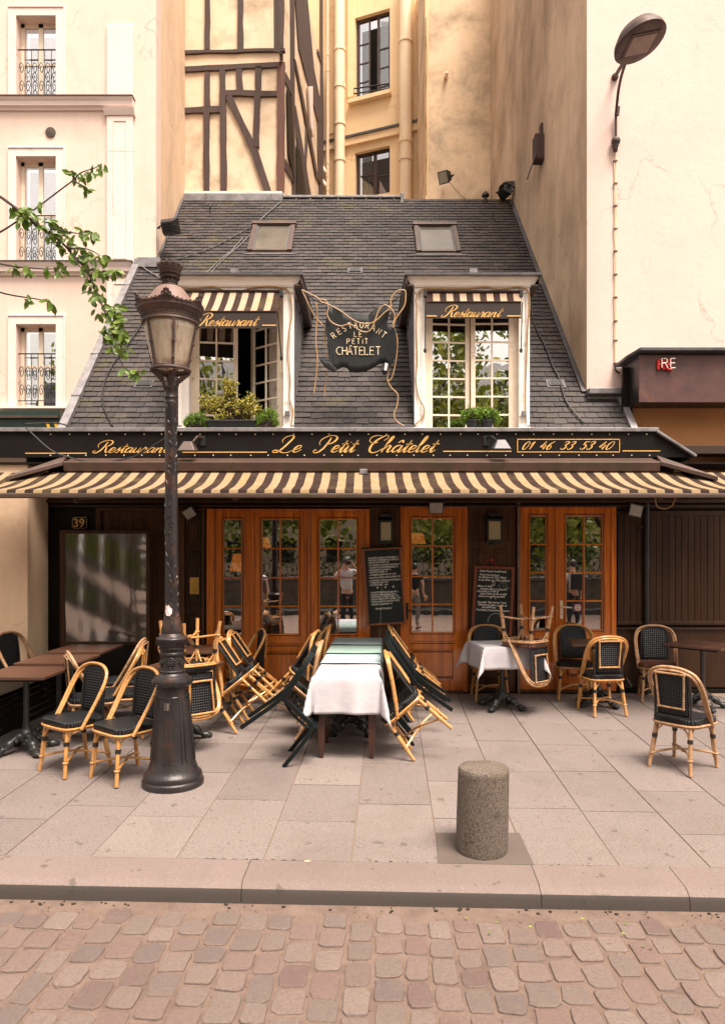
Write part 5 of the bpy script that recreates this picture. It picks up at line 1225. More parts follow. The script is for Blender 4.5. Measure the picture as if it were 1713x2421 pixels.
# ================================================================== PLANTS ON THE DORMER SILLS
def leafm(b,c,d,n,l,w):
    d=d.normalized(); n=(n-d*n.dot(d)).normalized(); s=d.cross(n)
    P=[c,c+d*l*.3+s*w*.45+n*l*.04,c+d*l*.65+s*w*.5,c+d*l,c+d*l*.65-s*w*.5,c+d*l*.3-s*w*.45+n*l*.04,c+d*l*.35-n*l*.03,c+d*l*.68-n*l*.05]
    b.add(P,[(0,1,6),(1,2,7,6),(2,3,7),(3,4,7),(4,5,6,7),(5,0,6)])
def rv(r): 
    while True:
        v=Vector((r.uniform(-1,1),r.uniform(-1,1),r.uniform(-1,1)))
        if .05<v.length<1: return v.normalized()
def shrub(name,label,base,blobs,nst,leafl,leafw,mat,seed,per=9,up=.3,group=None):
    t=thing(name,label,'plant',base,group); r=random.Random(seed); bs=MB(); bl=MB(); base=Vector(base)
    for i in range(nst):
        bc,br=r.choice(blobs); tip=Vector(bc)+rv(r)*br*r.uniform(.3,1)
        bs_=base+Vector((r.uniform(-.15,.15)*(.5 if len(blobs)>2 else .4),r.uniform(-.04,.04),0)); mid=(bs_+tip)/2+rv(r)*.03+Vector((0,0,.03))
        P=spline([bs_,mid,tip],4); bs.tube(P,[.006-.004*k/len(P) for k in range(len(P))],4,caps=False)
        for k in range(per):
            q=P[-1]+(P[len(P)//2]-P[-1])*r.uniform(0,.7)+rv(r)*.02; d=rv(r)+Vector((0,0,up)); leafm(bl,q,d,rv(r),leafl*r.uniform(.6,1.2),leafw*r.uniform(.7,1.2))
    bs.build('stem',M['twig'],t); bl.build('foliage',mat,t,fixn=False); return t
Yp=9.22; zp=RZ0+.05
def pp(x,y,Y=Yp): return W(x,y,Y)
tb=thing('plant_trough','long black plastic trough on the left dormer sill','planter',pp(540,1005),None)
b=MB(); x0,x1=PX(497,Yp),PX(600,Yp); b.hexa([(x0,Yp-.08,PZ(1014,Yp)),(x1,Yp-.08,PZ(1014,Yp)),(x1,Yp+.08,PZ(1014,Yp)),(x0,Yp+.08,PZ(1014,Yp)),(x0-.02,Yp-.10,PZ(999,Yp)),(x1+.02,Yp-.10,PZ(999,Yp)),(x1+.02,Yp+.10,PZ(999,Yp)),(x0-.02,Yp+.10,PZ(999,Yp))]); b.build('trough',M['pot'],tb,bevel=.005)
b=MB(); b.box((x0-.035,Yp-.115,PZ(1000,Yp)),(x1+.035,Yp+.115,PZ(996,Yp))); b.build('rim',M['pot'],tb,bevel=.005)
shrub('yellow_shrub','large yellow green shrub growing in the trough on the left dormer sill',pp(545,998),[(pp(500,950),.13),(pp(535,942),.18),(pp(570,958),.18),(pp(545,915),.11),(pp(600,968),.15),(pp(480,945),.09),(pp(520,980),.14),(pp(595,945),.10),(pp(535,900),.05)],420,.036,.015,M['leaf_yellow'],3,per=12)
shrub('heather_plant','fine green heather at the left end of the sill beside the trough',pp(462,1010),[(pp(450,995),.09),(pp(470,988),.10),(pp(485,1000),.08),(pp(440,1002),.05)],220,.028,.008,M['leaf_fresh'],5,per=16,up=.9)
shrub('heather_plant','fine green heather at the right end of the sill under the open casement',pp(632,1010),[(pp(620,985),.10),(pp(642,980),.10),(pp(650,1000),.06),(pp(610,1000),.05)],240,.028,.008,M['leaf_fresh'],6,per=16,up=.9)
for i,(px,lab,lab2) in enumerate(((1116,'round black pot, left of the two pots on the right dormer sill','bushy fresh green herb in the left pot on the right dormer sill'),(1150,'round black pot, right of the two pots on the right dormer sill','bushy fresh green herb in the right pot on the right dormer sill'))):
    q=pp(px,1012); t=thing('plant_pot',lab,'pot',q,'pots on the right dormer sill'); b=MB(); b.lathe([(.065,0),(.085,.10),(.092,.10),(.092,.118),(.08,.118),(.078,.10),(0,.10)],(q.x,q.y),18); b.v=[(x,y,z+q.z-.02) for x,y,z in b.v]; b.build('pot_body',M['pot'],t,smooth=30)
    shrub('potted_herb',lab2,(q.x,q.y,q.z+.07),[((q.x,q.y,q.z+.20),.12),((q.x+.08,q.y,q.z+.17),.10),((q.x-.08,q.y,q.z+.16),.09),((q.x+(.12 if i else -.1),q.y,q.z+.12),.07)],260,.032,.011,M['leaf_fresh'],8+i,per=13,up=.5,group='herbs on the right dormer sill')

# ================================================================== SHOPFRONT FITTINGS
# acrylic wind screen with brown frame
ys=9.02; ws=thing('wind_screen','brown framed wavy clear plastic screen standing against the left shopfront','screen',(PX(247,ys),ys,0))
b=MB()
def sbx(b,a,c,d,e,y0=ys,y1=ys+.05): b.box((PX(a,ys),y0,PZ(e,ys)),(PX(c,ys),y1,PZ(d,ys)))
sbx(b,141,153,1254,1640); sbx(b,345,354,1254,1640); sbx(b,153,345,1254,1262); sbx(b,153,345,1517,1526)
b.build('screen_frame',M['darkwood'],ws,bevel=.004)
b=MB(); n=40
def sf(u,v):
    x=PX(153,ys)+(PX(345,ys)-PX(153,ys))*u; z=PZ(1517,ys)+(PZ(1262,ys)-PZ(1517,ys))*v; return (x,ys+.02+.004*math.sin(x*24)+.006*math.sin(z*9+x*5)+.010*max(0,u-.8)*math.sin(z*32),z)
b.grid(sf,60,60); b.build('clear_sheet',M['acrylic'],ws,smooth=True,fixn=False)
b=MB(); sbx(b,153,345,1526,1640,ys+.01,ys+.03); b.build('lower_board',M['blackwood'],ws)
# number plate
np_=thing('house_number_plate','small black house number plate with a gold border above the screen','number plate',W(187,1237,F-.03))
b=MB(); 
def plate(b,px0,px1,py0,py1,y,t,c=4):
    pts=[(px0+c,py0),(px1-c,py0),(px1,py0+c),(px1,py1-c),(px1-c,py1),(px0+c,py1),(px0,py1-c),(px0,py0+c)]; b.prism([W(a,d,y) for a,d in pts],(0,t,0))
plate(b,169,207,1221,1251,F-.022,.04); b.build('plate',M['signblack'],np_)
b=MB(); pts=[(174,1223),(203,1223),(205,1226),(205,1246),(202,1249),(173,1249),(171,1246),(171,1226)]; b.tube([W(a,d,F-.024) for a,d in pts],.0028,4,close=True); b.build('border_line',M['cream'],np_)
def btext(parent,txt,x,z,Y,size,mat,name='lettering',shear=0,rot=0,sx=1,align='LEFT',ext=.001,M4=None,off=0):
    cu=bpy.data.curves.new('t','FONT'); cu.body=txt; cu.size=size; cu.shear=shear; cu.extrude=ext; cu.align_x=align; cu.resolution_u=2; cu.offset=off
    o=bpy.data.objects.new('t',cu); COL.objects.link(o); bpy.context.view_layer.update()
    me=bpy.data.meshes.new_from_object(o.evaluated_get(bpy.context.evaluated_depsgraph_get())); bpy.data.objects.remove(o); bpy.data.curves.remove(cu)
    T=M4 if M4 is not None else Matrix.Translation((x,Y,z))@Matrix.Rotation(R_(rot),4,'Y')@Matrix.Rotation(R_(90),4,'X')@Matrix.Diagonal((sx,1,1,1))
    me.transform(T); me.materials.clear(); me.materials.append(mat); me.name=name
    return me
def addtext(parent,*a,**k): me=btext(parent,*a,**k); return link('lettering',me,parent)
addtext(np_,'39',PX(188,F),PZ(1246,F),F-.0235,.155,M['gold'],align='CENTER',sx=.98,off=.004)
# chalk boards
def board(name,label,corners,Yt,Yb,frame,lines,fw,hang=None):
    TL,TR,BR,BL=[W(x,y,Yt if i<2 else Yb) for i,(x,y) in enumerate(corners)]
    t=thing(name,label,'chalkboard',(BL+BR)/2)
    ux=(TR-TL).normalized(); uz=(TL-BL).normalized(); nn=ux.cross(uz).normalized()   # nn points to the camera (-y) or away
    if nn.y>0: nn=-nn
    Wd=(TR-TL).length; H=(TL-BL).length; T=Matrix((( ux.x,uz.x,nn.x,BL.x),(ux.y,uz.y,nn.y,BL.y),(ux.z,uz.z,nn.z,BL.z),(0,0,0,1)))
    def bb(b,x0,x1,z0,z1,a,c): b.box((x0,z0,a),(x1,z1,c),T)
    b=MB(); bb(b,0,fw,0,H,0,.025); bb(b,Wd-fw,Wd,0,H,0,.025); bb(b,fw,Wd-fw,H-fw,H,0,.0245); bb(b,fw,Wd-fw,0,fw,0,.0245); 
    bb(b,fw,fw+.006,fw,H-fw,0,.018); bb(b,Wd-fw-.006,Wd-fw,fw,H-fw,0,.018)
    b.build('board_frame',frame,t,bevel=.003)
    b=MB(); bb(b,fw*.5,Wd-fw*.5,fw*.5,H-fw*.5,.002,.012); cbd=b.build('chalk_surface',M['chalk'],t)
    r=random.Random(4); allm=MB()
    for (u,v,size,txt,sh,al) in lines:
        T2=T@Matrix.Translation((u*Wd,v*H,.0128))@Matrix.Rotation(R_(r.uniform(-.8,.8)),4,'Z')@Matrix.Diagonal((1 if al[0]!='L' else float(al[1:] or 1),1,1,1))
        cu=bpy.data.curves.new('t','FONT'); cu.body=txt; cu.size=size; cu.shear=sh; cu.extrude=.0006; cu.align_x='CENTER' if al=='C' else 'LEFT'; cu.resolution_u=1; cu.offset=.0007
        o=bpy.data.objects.new('t',cu); COL.objects.link(o); bpy.context.view_layer.update()
        me=bpy.data.meshes.new_from_object(o.evaluated_get(bpy.context.evaluated_depsgraph_get())); bpy.data.objects.remove(o); bpy.data.curves.remove(cu)
        # fit to target width when given
        if al[0]=='W':
            w_=max(v_.co.x for v_ in me.vertices); tgt=float(al[1:])*Wd; T2=T2@Matrix.Diagonal((tgt/w_,1,1,1))
        # handwriting: wobble
        for v_ in me.vertices: v_.co.y+=size*.06*math.sin(v_.co.x*55+size*900); v_.co.x+=size*.03*math.sin(v_.co.y*90)
        me.transform(T2); o0=len(allm.v); allm.add([v_.co for v_ in me.vertices],[tuple(p.vertices) for p in me.polygons]); bpy.data.meshes.remove(me)
    allm.build('chalk_lettering',M['chalkpaint'],t,fixn=False)
    return t,T,Wd,H
L1=["- BROCHETTE D'AGNEAU AU FEU DE BOIS  21.","- PASTICHOU D'ESPADRÈRE À LA CRÉOLE  21.","- FILETS DE BAR GRILLÉS  22 €.","- DUO DE BAR ET COQUILLES ST JACQUES 21 €.","- COQUILLES ST JACQUES, BEURRE BLANC  21.","- FILET DE BŒUF AU POIVRE  21.","- CONFIT DE CANARD  24.","- SOURIÈRE DE BŒUF AU JUS  19.50","- PAVLOTE DE SAUMON, AILLOLI D'ICAILLE  22.50","- JOUE DE BŒUF, SAUCE BOURGUIGNONNE 22.50","+ CUISSE DE LAPIN  18 €.","+ SAUTÉ DE VEAU   18 €.",None,"·     ·     ·",None,"- SALADE D'ÉCREVISSES AUX LARDONS  9.","- SALADE DE CAMPAGNARDE À L'AIL  9.","- TARTE FINE AU CHÈVRE ET BASILIC  9 €.","- ESCARGOTS MAISON \"PETIT CHÂTELET\"  11 €.","- FOIE GRAS MAISON 15 (SUR UN TOAST)","- ENTRÉES DU MARCHÉ  9 €.",None,"PRIX NETS EN EUROS"]
wid=[.78,.79,.54,.82,.76,.58,.48,.69,.80,.82,.48,.47,0,0,0,.72,.67,.72,.76,.73,.55,0,.42]
rows=[.863,.834,.803,.770,.740,.707,.677,.643,.607,.572,.543,.513,0,.468,0,.418,.388,.357,.327,.296,.262,0,.205]
ln=[]
for t_,w_,v in zip(L1,wid,rows):
    if t_ is None: continue
    if w_==0: ln.append((.53,v,.060,"+    +    +",0,'C')); continue
    ln.append((.13 if w_!=.42 else .24,v,.0285,t_,.15,'W%.3f'%w_))
cb1,T,Wd,H=board('menu_chalkboard','tall orange framed menu chalkboard hung tilted beside the single glazed door',[(854.5,1297.5),(948,1292),(957.5,1474),(867,1480)],F-.075,F-.055,M['boardframe'],ln,.026)
b=MB(); b.box((-.01,H-.006,-.004),(Wd+.02,H+.012,.035),T); b.build('top_batten',M['blackwood'],cb1)
L2=[("Cuisine française traditionnelle",.12,.915,.68),("Ouvert tous les jours",.13,.862,.50),("au déjeuner de 12h à 14h.30",.12,.825,.68),("et au dîner de 19h à 22h.30",.11,.785,.78),("- Menu à 30€",.06,.695,.42),("(entrée, plat* ou dessert.)",.17,.655,.66),("- Formule à 19.80 €",.06,.617,.58),("( plat* verre de vin et café)",.17,.583,.66),("servie en semaine au midi.",.13,.547,.66),("*      *",.42,.512,.16),("Les plats \"fait maison\" sont",.12,.462,.72),("élaborés sur place, à partir de",.13,.425,.72),("produits frais.",.24,.392,.34),("Pour la place et une boisson à emporter",.10,.352,.84)]
ln=[(u,v,.036,t_,.45,'W%.3f'%w_) for t_,u,v,w_ in L2]
cb2,T,Wd,H=board('menu_chalkboard','red framed chalkboard with cursive writing leaning on the panelled pier',[(1120,1337),(1216,1340.5),(1206,1500),(1112,1500)],F-.06,F-.07,M['redframe'],ln,.036)
b=MB(); r=random.Random(9)
for i in range(46):
    u=.62+.3*r.random(); v=.68+.085*r.random(); c=T@Vector((u*Wd,v*H,.013)); b.ball(c,.003,5)
b.tube([T@Vector(((.50+.035*math.cos(t))*Wd,(.745+.018*math.sin(t))*H,.0135)) for t in [k*PI/5 for k in range(10)]],.0018,4,close=True)
b.tube([T@Vector(((.45+.012*k)*Wd,(.772+.004*math.sin(k*1.2))*H,.0135)) for k in range(8)],.002,4); b.tube([T@Vector(((.44+.012*k)*Wd,(.722+.004*math.sin(k*1.2))*H,.0135)) for k in range(9)],.002,4)
b.tube([T@Vector(((.60+.20*math.cos(t))*Wd,(.19+.13*math.sin(t))*H,.0135)) for t in [k*PI/14 for k in range(0,15)]],.0018,4)
b.build('chalk_doodle',M['chalkpaint'],cb2)
b=MB(); b.tube([W(1140,1338,F-.07),W(1157,1322,F-.04)],.003,5); b.tube([W(1157,1322,F-.04),W(1175,1339,F-.07)],.003,5); b.ball(W(1162,1324,F-.05),.018,8,(1,.6,1)); cu_=b.build('hanging_string',M['rod'],cb2)
# wall lanterns
def wlamp(px0,px1,py0,py1,Y,label):
    x0,x1,z0,z1=PX(px0,Y),PX(px1,Y),PZ(py1,Y),PZ(py0,Y); w=x1-x0; h=z1-z0; c=(x0+x1)/2; d=.15
    t=thing('wall_lantern',label,'wall lantern',(c,Y,z0),'green black wall lanterns')
    b=MB(); gz0,gz1=z0+h*.15,z1-h*.28; yb=Y; yf=Y-d; fw=.022
    for x in (x0+.012,x1-.012-fw):
        for y in (yf,yb-fw): b.box((x,y,gz0),(x+fw,y+fw,gz1))
    b.box((x0+.008,yf-.004,gz1),(x1-.008,yb,gz1+.03)); b.box((x0+.008,yf-.004,gz0-.03),(x1-.008,yb,gz0)); b.box((x0+.012,yb-.012,gz0),(x1-.012,yb,gz1))
    b.box((x0+.06,yf+.03,z0+h*.06),(x1-.06,yb,gz0-.03)); b.box((x0+.085,yf+.05,z0),(x1-.085,yb,z0+h*.06))
    b.build('lantern_body',M['darkgreenmetal'],t,bevel=.004)
    b=MB(); 
    b.hexa([(x0-.006,yf-.015,gz1+.03),(x1+.006,yf-.015,gz1+.03),(x1+.006,yb,gz1+.03),(x0-.006,yb,gz1+.03),(x0+w*.2,yf+.03,gz1+.03+h*.09),(x1-w*.2,yf+.03,gz1+.03+h*.09),(x1-w*.2,yb,gz1+.03+h*.09),(x0+w*.2,yb,gz1+.03+h*.09)])
    b.box((x0+w*.2,yf+.03,gz1+.03+h*.09),(x1-w*.2,yb,z1-h*.03)); b.box((x0+w*.14,yf+.022,z1-h*.05),(x1-w*.14,yb,z1-h*.02))
    for i in range(4): b.ball((x0+w*(.22+.185*i),yf+.04,z1-h*.005),.012,6)
    b.build('lantern_cap',M['darkgreenmetal'],t,bevel=.004)
    b=MB(); b.box((x0+.034,yf+.006,gz0),(x1-.034,yf+.010,gz1)); b.build('lantern_glass',M['frost'],t)
    b=MB(); b.ball((c,(yf+yb)/2,(gz0+gz1)/2-.02),.035,10,(1,1,1.3)); b.tube([(c,(yf+yb)/2,gz0),(c,(yf+yb)/2,(gz0+gz1)/2-.05)],.018,8); b.build('light_bulb',M['cream'],t,smooth=True)
m=NT('frosted_lantern_glass'); m.t.nodes.remove(m.b); dd_=m.n('ShaderNodeBsdfDiffuse'); dd_.inputs[0].default_value=(.62,.50,.32,1); tt=m.n('ShaderNodeBsdfTransparent'); gg=m.n('ShaderNodeBsdfGlossy'); gg.inputs['Roughness'].default_value=.05
x=m.n('ShaderNodeMixShader'); x.inputs[0].default_value=.5; m.L(tt.outputs[0],x.inputs[1]); m.L(dd_.outputs[0],x.inputs[2]); x2=m.n('ShaderNodeMixShader'); x2.inputs[0].default_value=.15; m.L(x.outputs[0],x2.inputs[1]); m.L(gg.outputs[0],x2.inputs[2]); m.L(x2.outputs[0],m.out.inputs[0]); M['frost']=m.m
wlamp(893,929,1215,1290,F-.03,'dark green wall lantern on the boarded pier above the orange framed menu')
wlamp(1144,1184,1213,1288,F-.03,'dark green wall lantern on the panelled pier above the red framed menu')
# string of coloured bulbs under the awning
sl2=thing('bulb_string','string of small coloured bulbs on a cable under the awning edge','string lights',(0,8.1,2.5))
pts=[(690,1163),(740,1166),(811,1171),(888,1169),(960,1172),(1029,1171),(1103,1171),(1172,1160),(1244,1167),(1315,1164),(1386,1161),(1457,1161),(1530,1158)]
b=MB(); b.tube(spline([W(x,y-6,7.9) for x,y in pts],5),.005,5); b.build('bulb_cable',M['blackcable'],sl2)
cols={'yellow':(.75,.55,.02),'red':(.65,.02,.02),'green':(.03,.40,.16),'white':(.7,.68,.62)}
for x,y,c in ((811,1171,'yellow'),(888,1169,'red'),(1029,1171,'green'),(1103,1171,'yellow'),(1172,1160,'red'),(1244,1167,'white'),(1386,1161,'green'),(1457,1161,'white')):
    b=MB(); b.ball(W(x,y,7.9),.019,12); 
    if 'bulb_'+c not in M: M['bulb_'+c]=paint(c+'_bulb_glass',cols[c],rough=.2,bump=0)
    o=b.build('coloured_bulb',M['bulb_'+c],sl2,smooth=True); o['label']=c+' bulb'
b=MB(); b.tube(spline([W(1548,1170,8.0),W(1552,1195,8.0),W(1570,1203,8.0),W(1588,1195,8.0),W(1600,1175,8.0),W(1640,1166,8.0)],6),.007,6)
t=thing('loose_awning_cable','pale cable hanging in a loop under the right end of the awning','cable',W(1570,1190,8)); b.build('cable_run',M['cable'],t,smooth=True)
# pendant lamps and laid tables inside
for i,(px,py,Y,r) in enumerate(((565,1330,9.95,.13),(623,1283,10.3,.11),(985,1273,10.2,.13))):
    p=W(px,py,Y); t=thing('pendant_lamp',['tall orange lampshade glowing behind the narrow left glazed leaf','orange lampshade glowing at the top of the middle glazed leaf','orange lampshade glowing inside the single glazed door'][i],'pendant lamp',p,'orange lamps inside the restaurant')
    h=.24 if i==0 else .15
    b=MB(); b.lathe([(r,-h/2),(r*.62,h/2)],(p.x,p.y),20); b.v=[(x,y,z+p.z) for x,y,z in b.v]; b.build('lamp_shade',M['shade'],t,smooth=True,solid=.004); b=MB(); b.tube([p+Vector((0,0,h/2)),(p.x,p.y,3.1)],.006,5); b.build('lamp_cord',M['blackcable'],t)
# ================================================================== STREET LAMP
YLp=5.86; LX=PX(409,YLp); lz=gz(YLp); lp=thing('street_lamp','ornate weathered cast iron street lamp on a tall leafy post in front of the terrace','street lamp',(LX,YLp,lz))
def LZ(py): return PZ(py,YLp)
lean=(-.006,0)
def lxat(z): return LX+lean[0]*(z-lz)
def lathe_lamp(name,prof,mat,seg=40,smooth=35,parent=lp):
    b=MB(); z0=prof[0][1]; b.lathe(prof,(lxat(z0),YLp),seg,lean); return b.build(name,mat,parent,smooth=smooth)
S=YLp/FPX
base=[(0,lz-.02),(.245,lz-.02),(.248,lz+.03),(.240,lz+.045),(.232,lz+.05),(.236,lz+.07),(.228,lz+.095),(.215,lz+.105),(.205,lz+.115),(.196,lz+.14),(.178,lz+.19),(.170,lz+.24),(.158,lz+.40),(.146,lz+.56),(.134,LZ(1660)),(.128,LZ(1632)),(.126,LZ(1626))]
lathe_lamp('lamp_base',base,M['lamp'],48)
# raised panel borders around the base
b=MB()
for k in range(8):
    th=2*PI*k/8+PI/8
    pts=[]
    def rad(z):
        for (r0,z0),(r1,z1) in zip(base[:-1],base[1:]):
            if z0<=z<=z1 and z1>z0: return r0+(r1-r0)*(z-z0)/(z1-z0)
        return .128
    zt_,zb_=LZ(1645),lz+.20; hw=.30
    for t_,z in [(-hw,zb_),(hw,zb_),(hw*.97,(zt_+zb_)/2),(hw*.95,zt_),(hw*.4,zt_+.005),(-hw*.4,zt_+.005),(-hw*.95,zt_),(-hw*.97,(zt_+zb_)/2)]:
        r=rad(z)+.002; pts.append((lxat(z)+r*math.cos(th+t_),YLp+r*math.sin(th+t_),z))
    b.tube(pts,.0055,5,close=True)
b.build('panel_moulding',M['lamp'],lp,smooth=True)
lathe_lamp('lamp_collar',[(.122,LZ(1628)),(.130,LZ(1625)),(.130,LZ(1622)),(.148,LZ(1619)),(.158,LZ(1614)),(.160,LZ(1608)),(.154,LZ(1603)),(.134,LZ(1601)),(.128,LZ(1597)),(.108,LZ(1594)),(.100,LZ(1590)),(.104,LZ(1588)),(.104,LZ(1585)),(.096,LZ(1583)),(.094,LZ(1578)),(.094,LZ(1550)),(.102,LZ(1547)),(.102,LZ(1543)),(.096,LZ(1541)),(.096,LZ(1537)),(.106,LZ(1534)),(.106,LZ(1531)),(.098,LZ(1529)),(.112,LZ(1522)),(.125,LZ(1514)),(.129,LZ(1509)),(.120,LZ(1506)),(.104,LZ(1504)),(.090,LZ(1497))],M['lamp'],48)
b=MB()
for k in range(12):      # egg ornaments on the collar, flutes and rosettes above
    th=2*PI*k/12; z=LZ(1612); r=.158
    b.tube([(lxat(z)+(r+.004*math.cos(a))*math.cos(th+.17*math.cos(a)),YLp+r*math.sin(th+.17*math.cos(a)),z+.020*math.sin(a)) for a in [i*PI/5 for i in range(10)]],.004,5,close=True)
for k in range(28):
    th=2*PI*k/28; z=LZ(1516); b.tube([(lxat(z)+.120*math.cos(th),YLp+.120*math.sin(th),z-.035),(lxat(z)+.129*math.cos(th),YLp+.129*math.sin(th),z)],.006,5)
for k in range(6):
    th=2*PI*k/6-PI/2+.12; z=LZ(1564); r=.094; c=Vector((lxat(z)+r*math.cos(th),YLp+r*math.sin(th),z)); n=Vector((math.cos(th),math.sin(th),0)); u=Vector((-math.sin(th),math.cos(th),0)); v=Vector((0,0,1))
    b.ball(c+n*.006,.009,8)
    for q in range(6):
        a=2*PI*q/6; d=u*math.cos(a)+v*math.sin(a); b.ball(c+d*.018+n*.003,.009,8)
    b.tube([c+(u*math.cos(a)+v*math.sin(a))*(.036+.004*math.cos(4*a)) for a in [i*PI/8 for i in range(16)]],.003,4,close=True)
b.build('collar_ornament',M['lamp'],lp,smooth=True)
lathe_lamp('lamp_post',[(.086,LZ(1497)),(.088,LZ(1489)),(.072,LZ(1470)),(.062,LZ(1455)),(.056,LZ(1430)),(.053,LZ(1350)),(.051,LZ(1200)),(.049,LZ(1050)),(.047,LZ(960)),(.052,LZ(955)),(.052,LZ(951)),(.047,LZ(948)),(.047,LZ(944)),(.054,LZ(940)),(.048,LZ(936)),(.048,LZ(925)),(.056,LZ(918)),(.050,LZ(914))],M['lamp'],28)
# climbing leaf relief
b=MB(); r=random.Random(17)
PP=[(.088,LZ(1489)),(.072,LZ(1470)),(.062,LZ(1455)),(.056,LZ(1430)),(.053,LZ(1350)),(.051,LZ(1200)),(.049,LZ(1050)),(.047,LZ(900))]
def onpost(th,z,off=.0):
    rr=.049
    for (r0,z0),(r1,z1) in zip(PP[:-1],PP[1:]):
        if z0<=z<=z1: rr=r0+(r1-r0)*(z-z0)/(z1-z0)
    rr+=off; return Vector((lxat(z)+rr*math.cos(th),YLp+rr*math.sin(th),z))
P=[]
z=LZ(1478)
while z<LZ(960):
    th=-PI/2+.75*math.sin((z-lz)*5.2); P.append(onpost(th,z,-.001)); 
    if int((z-lz)*20)%2==0:
        for sg in (-1,1):
            a=th+sg*.25; l=r.uniform(.045,.075); w=.012; pts=[]
            for k in range(5):
                t=k/4; pts.append((a+sg*.62*t*(.7+.3*r.random()),z+l*t))
            L_=[onpost(pa+.0,pz,.002*math.sin(PI*i/4)-.003) for i,(pa,pz) in enumerate(pts)]
            b.tube(L_,[.002,.0065,.008,.006,.001],6)
    z+=.045
b.tube(P,.0042,5)
for zz in (LZ(1330),LZ(1370),LZ(1090),LZ(1240)):
    for q in range(5):
        a=2*PI*q/5; c=onpost(-PI/2+.2+.30*math.cos(a),zz+.02*math.sin(a),-.001); b.ball(c,.008,6)
b.build('leaf_relief',M['lamp'],lp,smooth=True)
b=MB(); c=onpost(-PI/2-.15,LZ(1447),.0); q=[]
for k,(dx,dz) in enumerate(((-.30,.035),(-.22,.05),(-.12,.035),(-.02,.05),(.10,.035),(.28,.015),(.24,-.02),(.08,-.042),(-.18,-.038),(-.30,-.01))): q.append(onpost(-PI/2-.12+dx*1.5,LZ(1443)+dz,.010))
b.add(q,[tuple(range(len(q)))]); b.build('torn_sticker',paint('torn_paper',(.66,.62,.62),(.55,.3,.28),sc=40,rough=.7),lp,fixn=False)
b=MB(); r=lambda z:rad(z)+.004
for z0,z1,a0,a1 in ((LZ(1672),LZ(1655),-.20,.05),): 
    b.add([(lxat(z)+rad(z)*1.02*math.cos(-PI/2+a),YLp+rad(z)*1.03*math.sin(-PI/2+a),z) for a,z in ((a0,z0),(a1,z0),(a1,z1),(a0,z1))],[(0,1,2,3)])
b.build('sticker_remains',paint('faded_sticker',(.16,.10,.07),(.07,.08,.08),sc=30,rough=.7),lp,fixn=False)
# lantern bracket
b=MB(); zc0=LZ(914); zc1=LZ(879)
for k in range(4):
    th=PI/4+PI/2*k-.3; d=Vector((math.cos(th),math.sin(th),0)); c=Vector((lxat(zc0),YLp,0))
    pts=[c+d*.04+Vector((0,0,zc0-.04)),c+d*.055+Vector((0,0,zc0+.02)),c+d*.075+Vector((0,0,zc0+.07)),c+d*.125+Vector((0,0,zc1-.02)),c+d*.15+Vector((0,0,zc1+.0))]
    b.tube(spline(pts,4),.014,7)
    for q in range(4): b.ball(c+d*(.075+.02*q)+Vector((0,0,zc0+.05+.016*q)),.017-.002*q,6)
b.build('lantern_bracket',M['lamprust'],lp,smooth=True)
b=MB(); z=LZ(876); n=36
b.tube([(lxat(z)+.150*math.cos(2*PI*i/n),YLp+.150*math.sin(2*PI*i/n),z) for i in range(n)],.015,8,close=True)
b.tube([(lxat(z)+.138*math.cos(2*PI*i/n),YLp+.138*math.sin(2*PI*i/n),z+.02) for i in range(n)],.008,6,close=True)
b.tube([(lxat(z),YLp,zc0),(lxat(z),YLp,z)],.014,8); 
b.build('lantern_bottom_ring',M['lamprust'],lp,smooth=True)
za,zb2=LZ(873),LZ(768)
b=MB(); nn=48
def gl(u,v):
    th=2*PI*u; rr=.136+(.214-.136)*v; return (lxat(za)+rr*math.cos(th),YLp+rr*math.sin(th),za+(zb2-za)*v)
b.grid(gl,nn,6); b.build('lantern_glass',M['lampglass'],lp,smooth=True,fixn=False,solid=.004)
for k in range(6):
    th=2*PI*k/6-PI/2+.38; c,s_=math.cos(th),math.sin(th); b=MB()
    p,q=Vector((lxat(za)+.142*c,YLp+.142*s_,za-.02)),Vector((lxat(za)+.220*c,YLp+.220*s_,zb2)); b.bar(p,q,.020,.014,up=(c,s_,0)); 
    for t in (.22,.55): b.ball(p+(q-p)*t+Vector((c,s_,0))*.010,.013,6)
    b.build('lantern_rib',M['lamprust'],lp)
b=MB(); b.lathe([(.02,za),(.02,za+.10),(.045,za+.12),(.05,za+.20),(.03,za+.26)],(lxat(za),YLp),12); b.build('gas_burner',M['cream'],lp,smooth=True)
lathe_lamp('lantern_band',[(.205,zb2-.004),(.224,zb2-.008),(.230,LZ(767)),(.224,LZ(763)),(.228,LZ(760)),(.221,LZ(757)),(.226,LZ(750)),(.238,LZ(747)),(.240,LZ(745)),(.250,LZ(742)),(.260,LZ(739)),(.262,LZ(735)),(.250,LZ(733)),(.20,LZ(733))],M['lamprust'],48)
b=MB(); n=60
for k in range(n):
    th=2*PI*k/n; z=LZ(754); b.bar((lxat(z)+.2245*math.cos(th),YLp+.2245*math.sin(th),z-.012),(lxat(z)+.2245*math.cos(th),YLp+.2245*math.sin(th),z+.012),.010,.010,up=(math.cos(th),math.sin(th),0))
b.build('band_moulding',M['lamprust'],lp)
zr=LZ(734); nc=6
def crest(th,x,z):
    rr=.256+z*.42; return (lxat(zr)+rr*math.cos(th+x),YLp+rr*math.sin(th+x),zr+z)
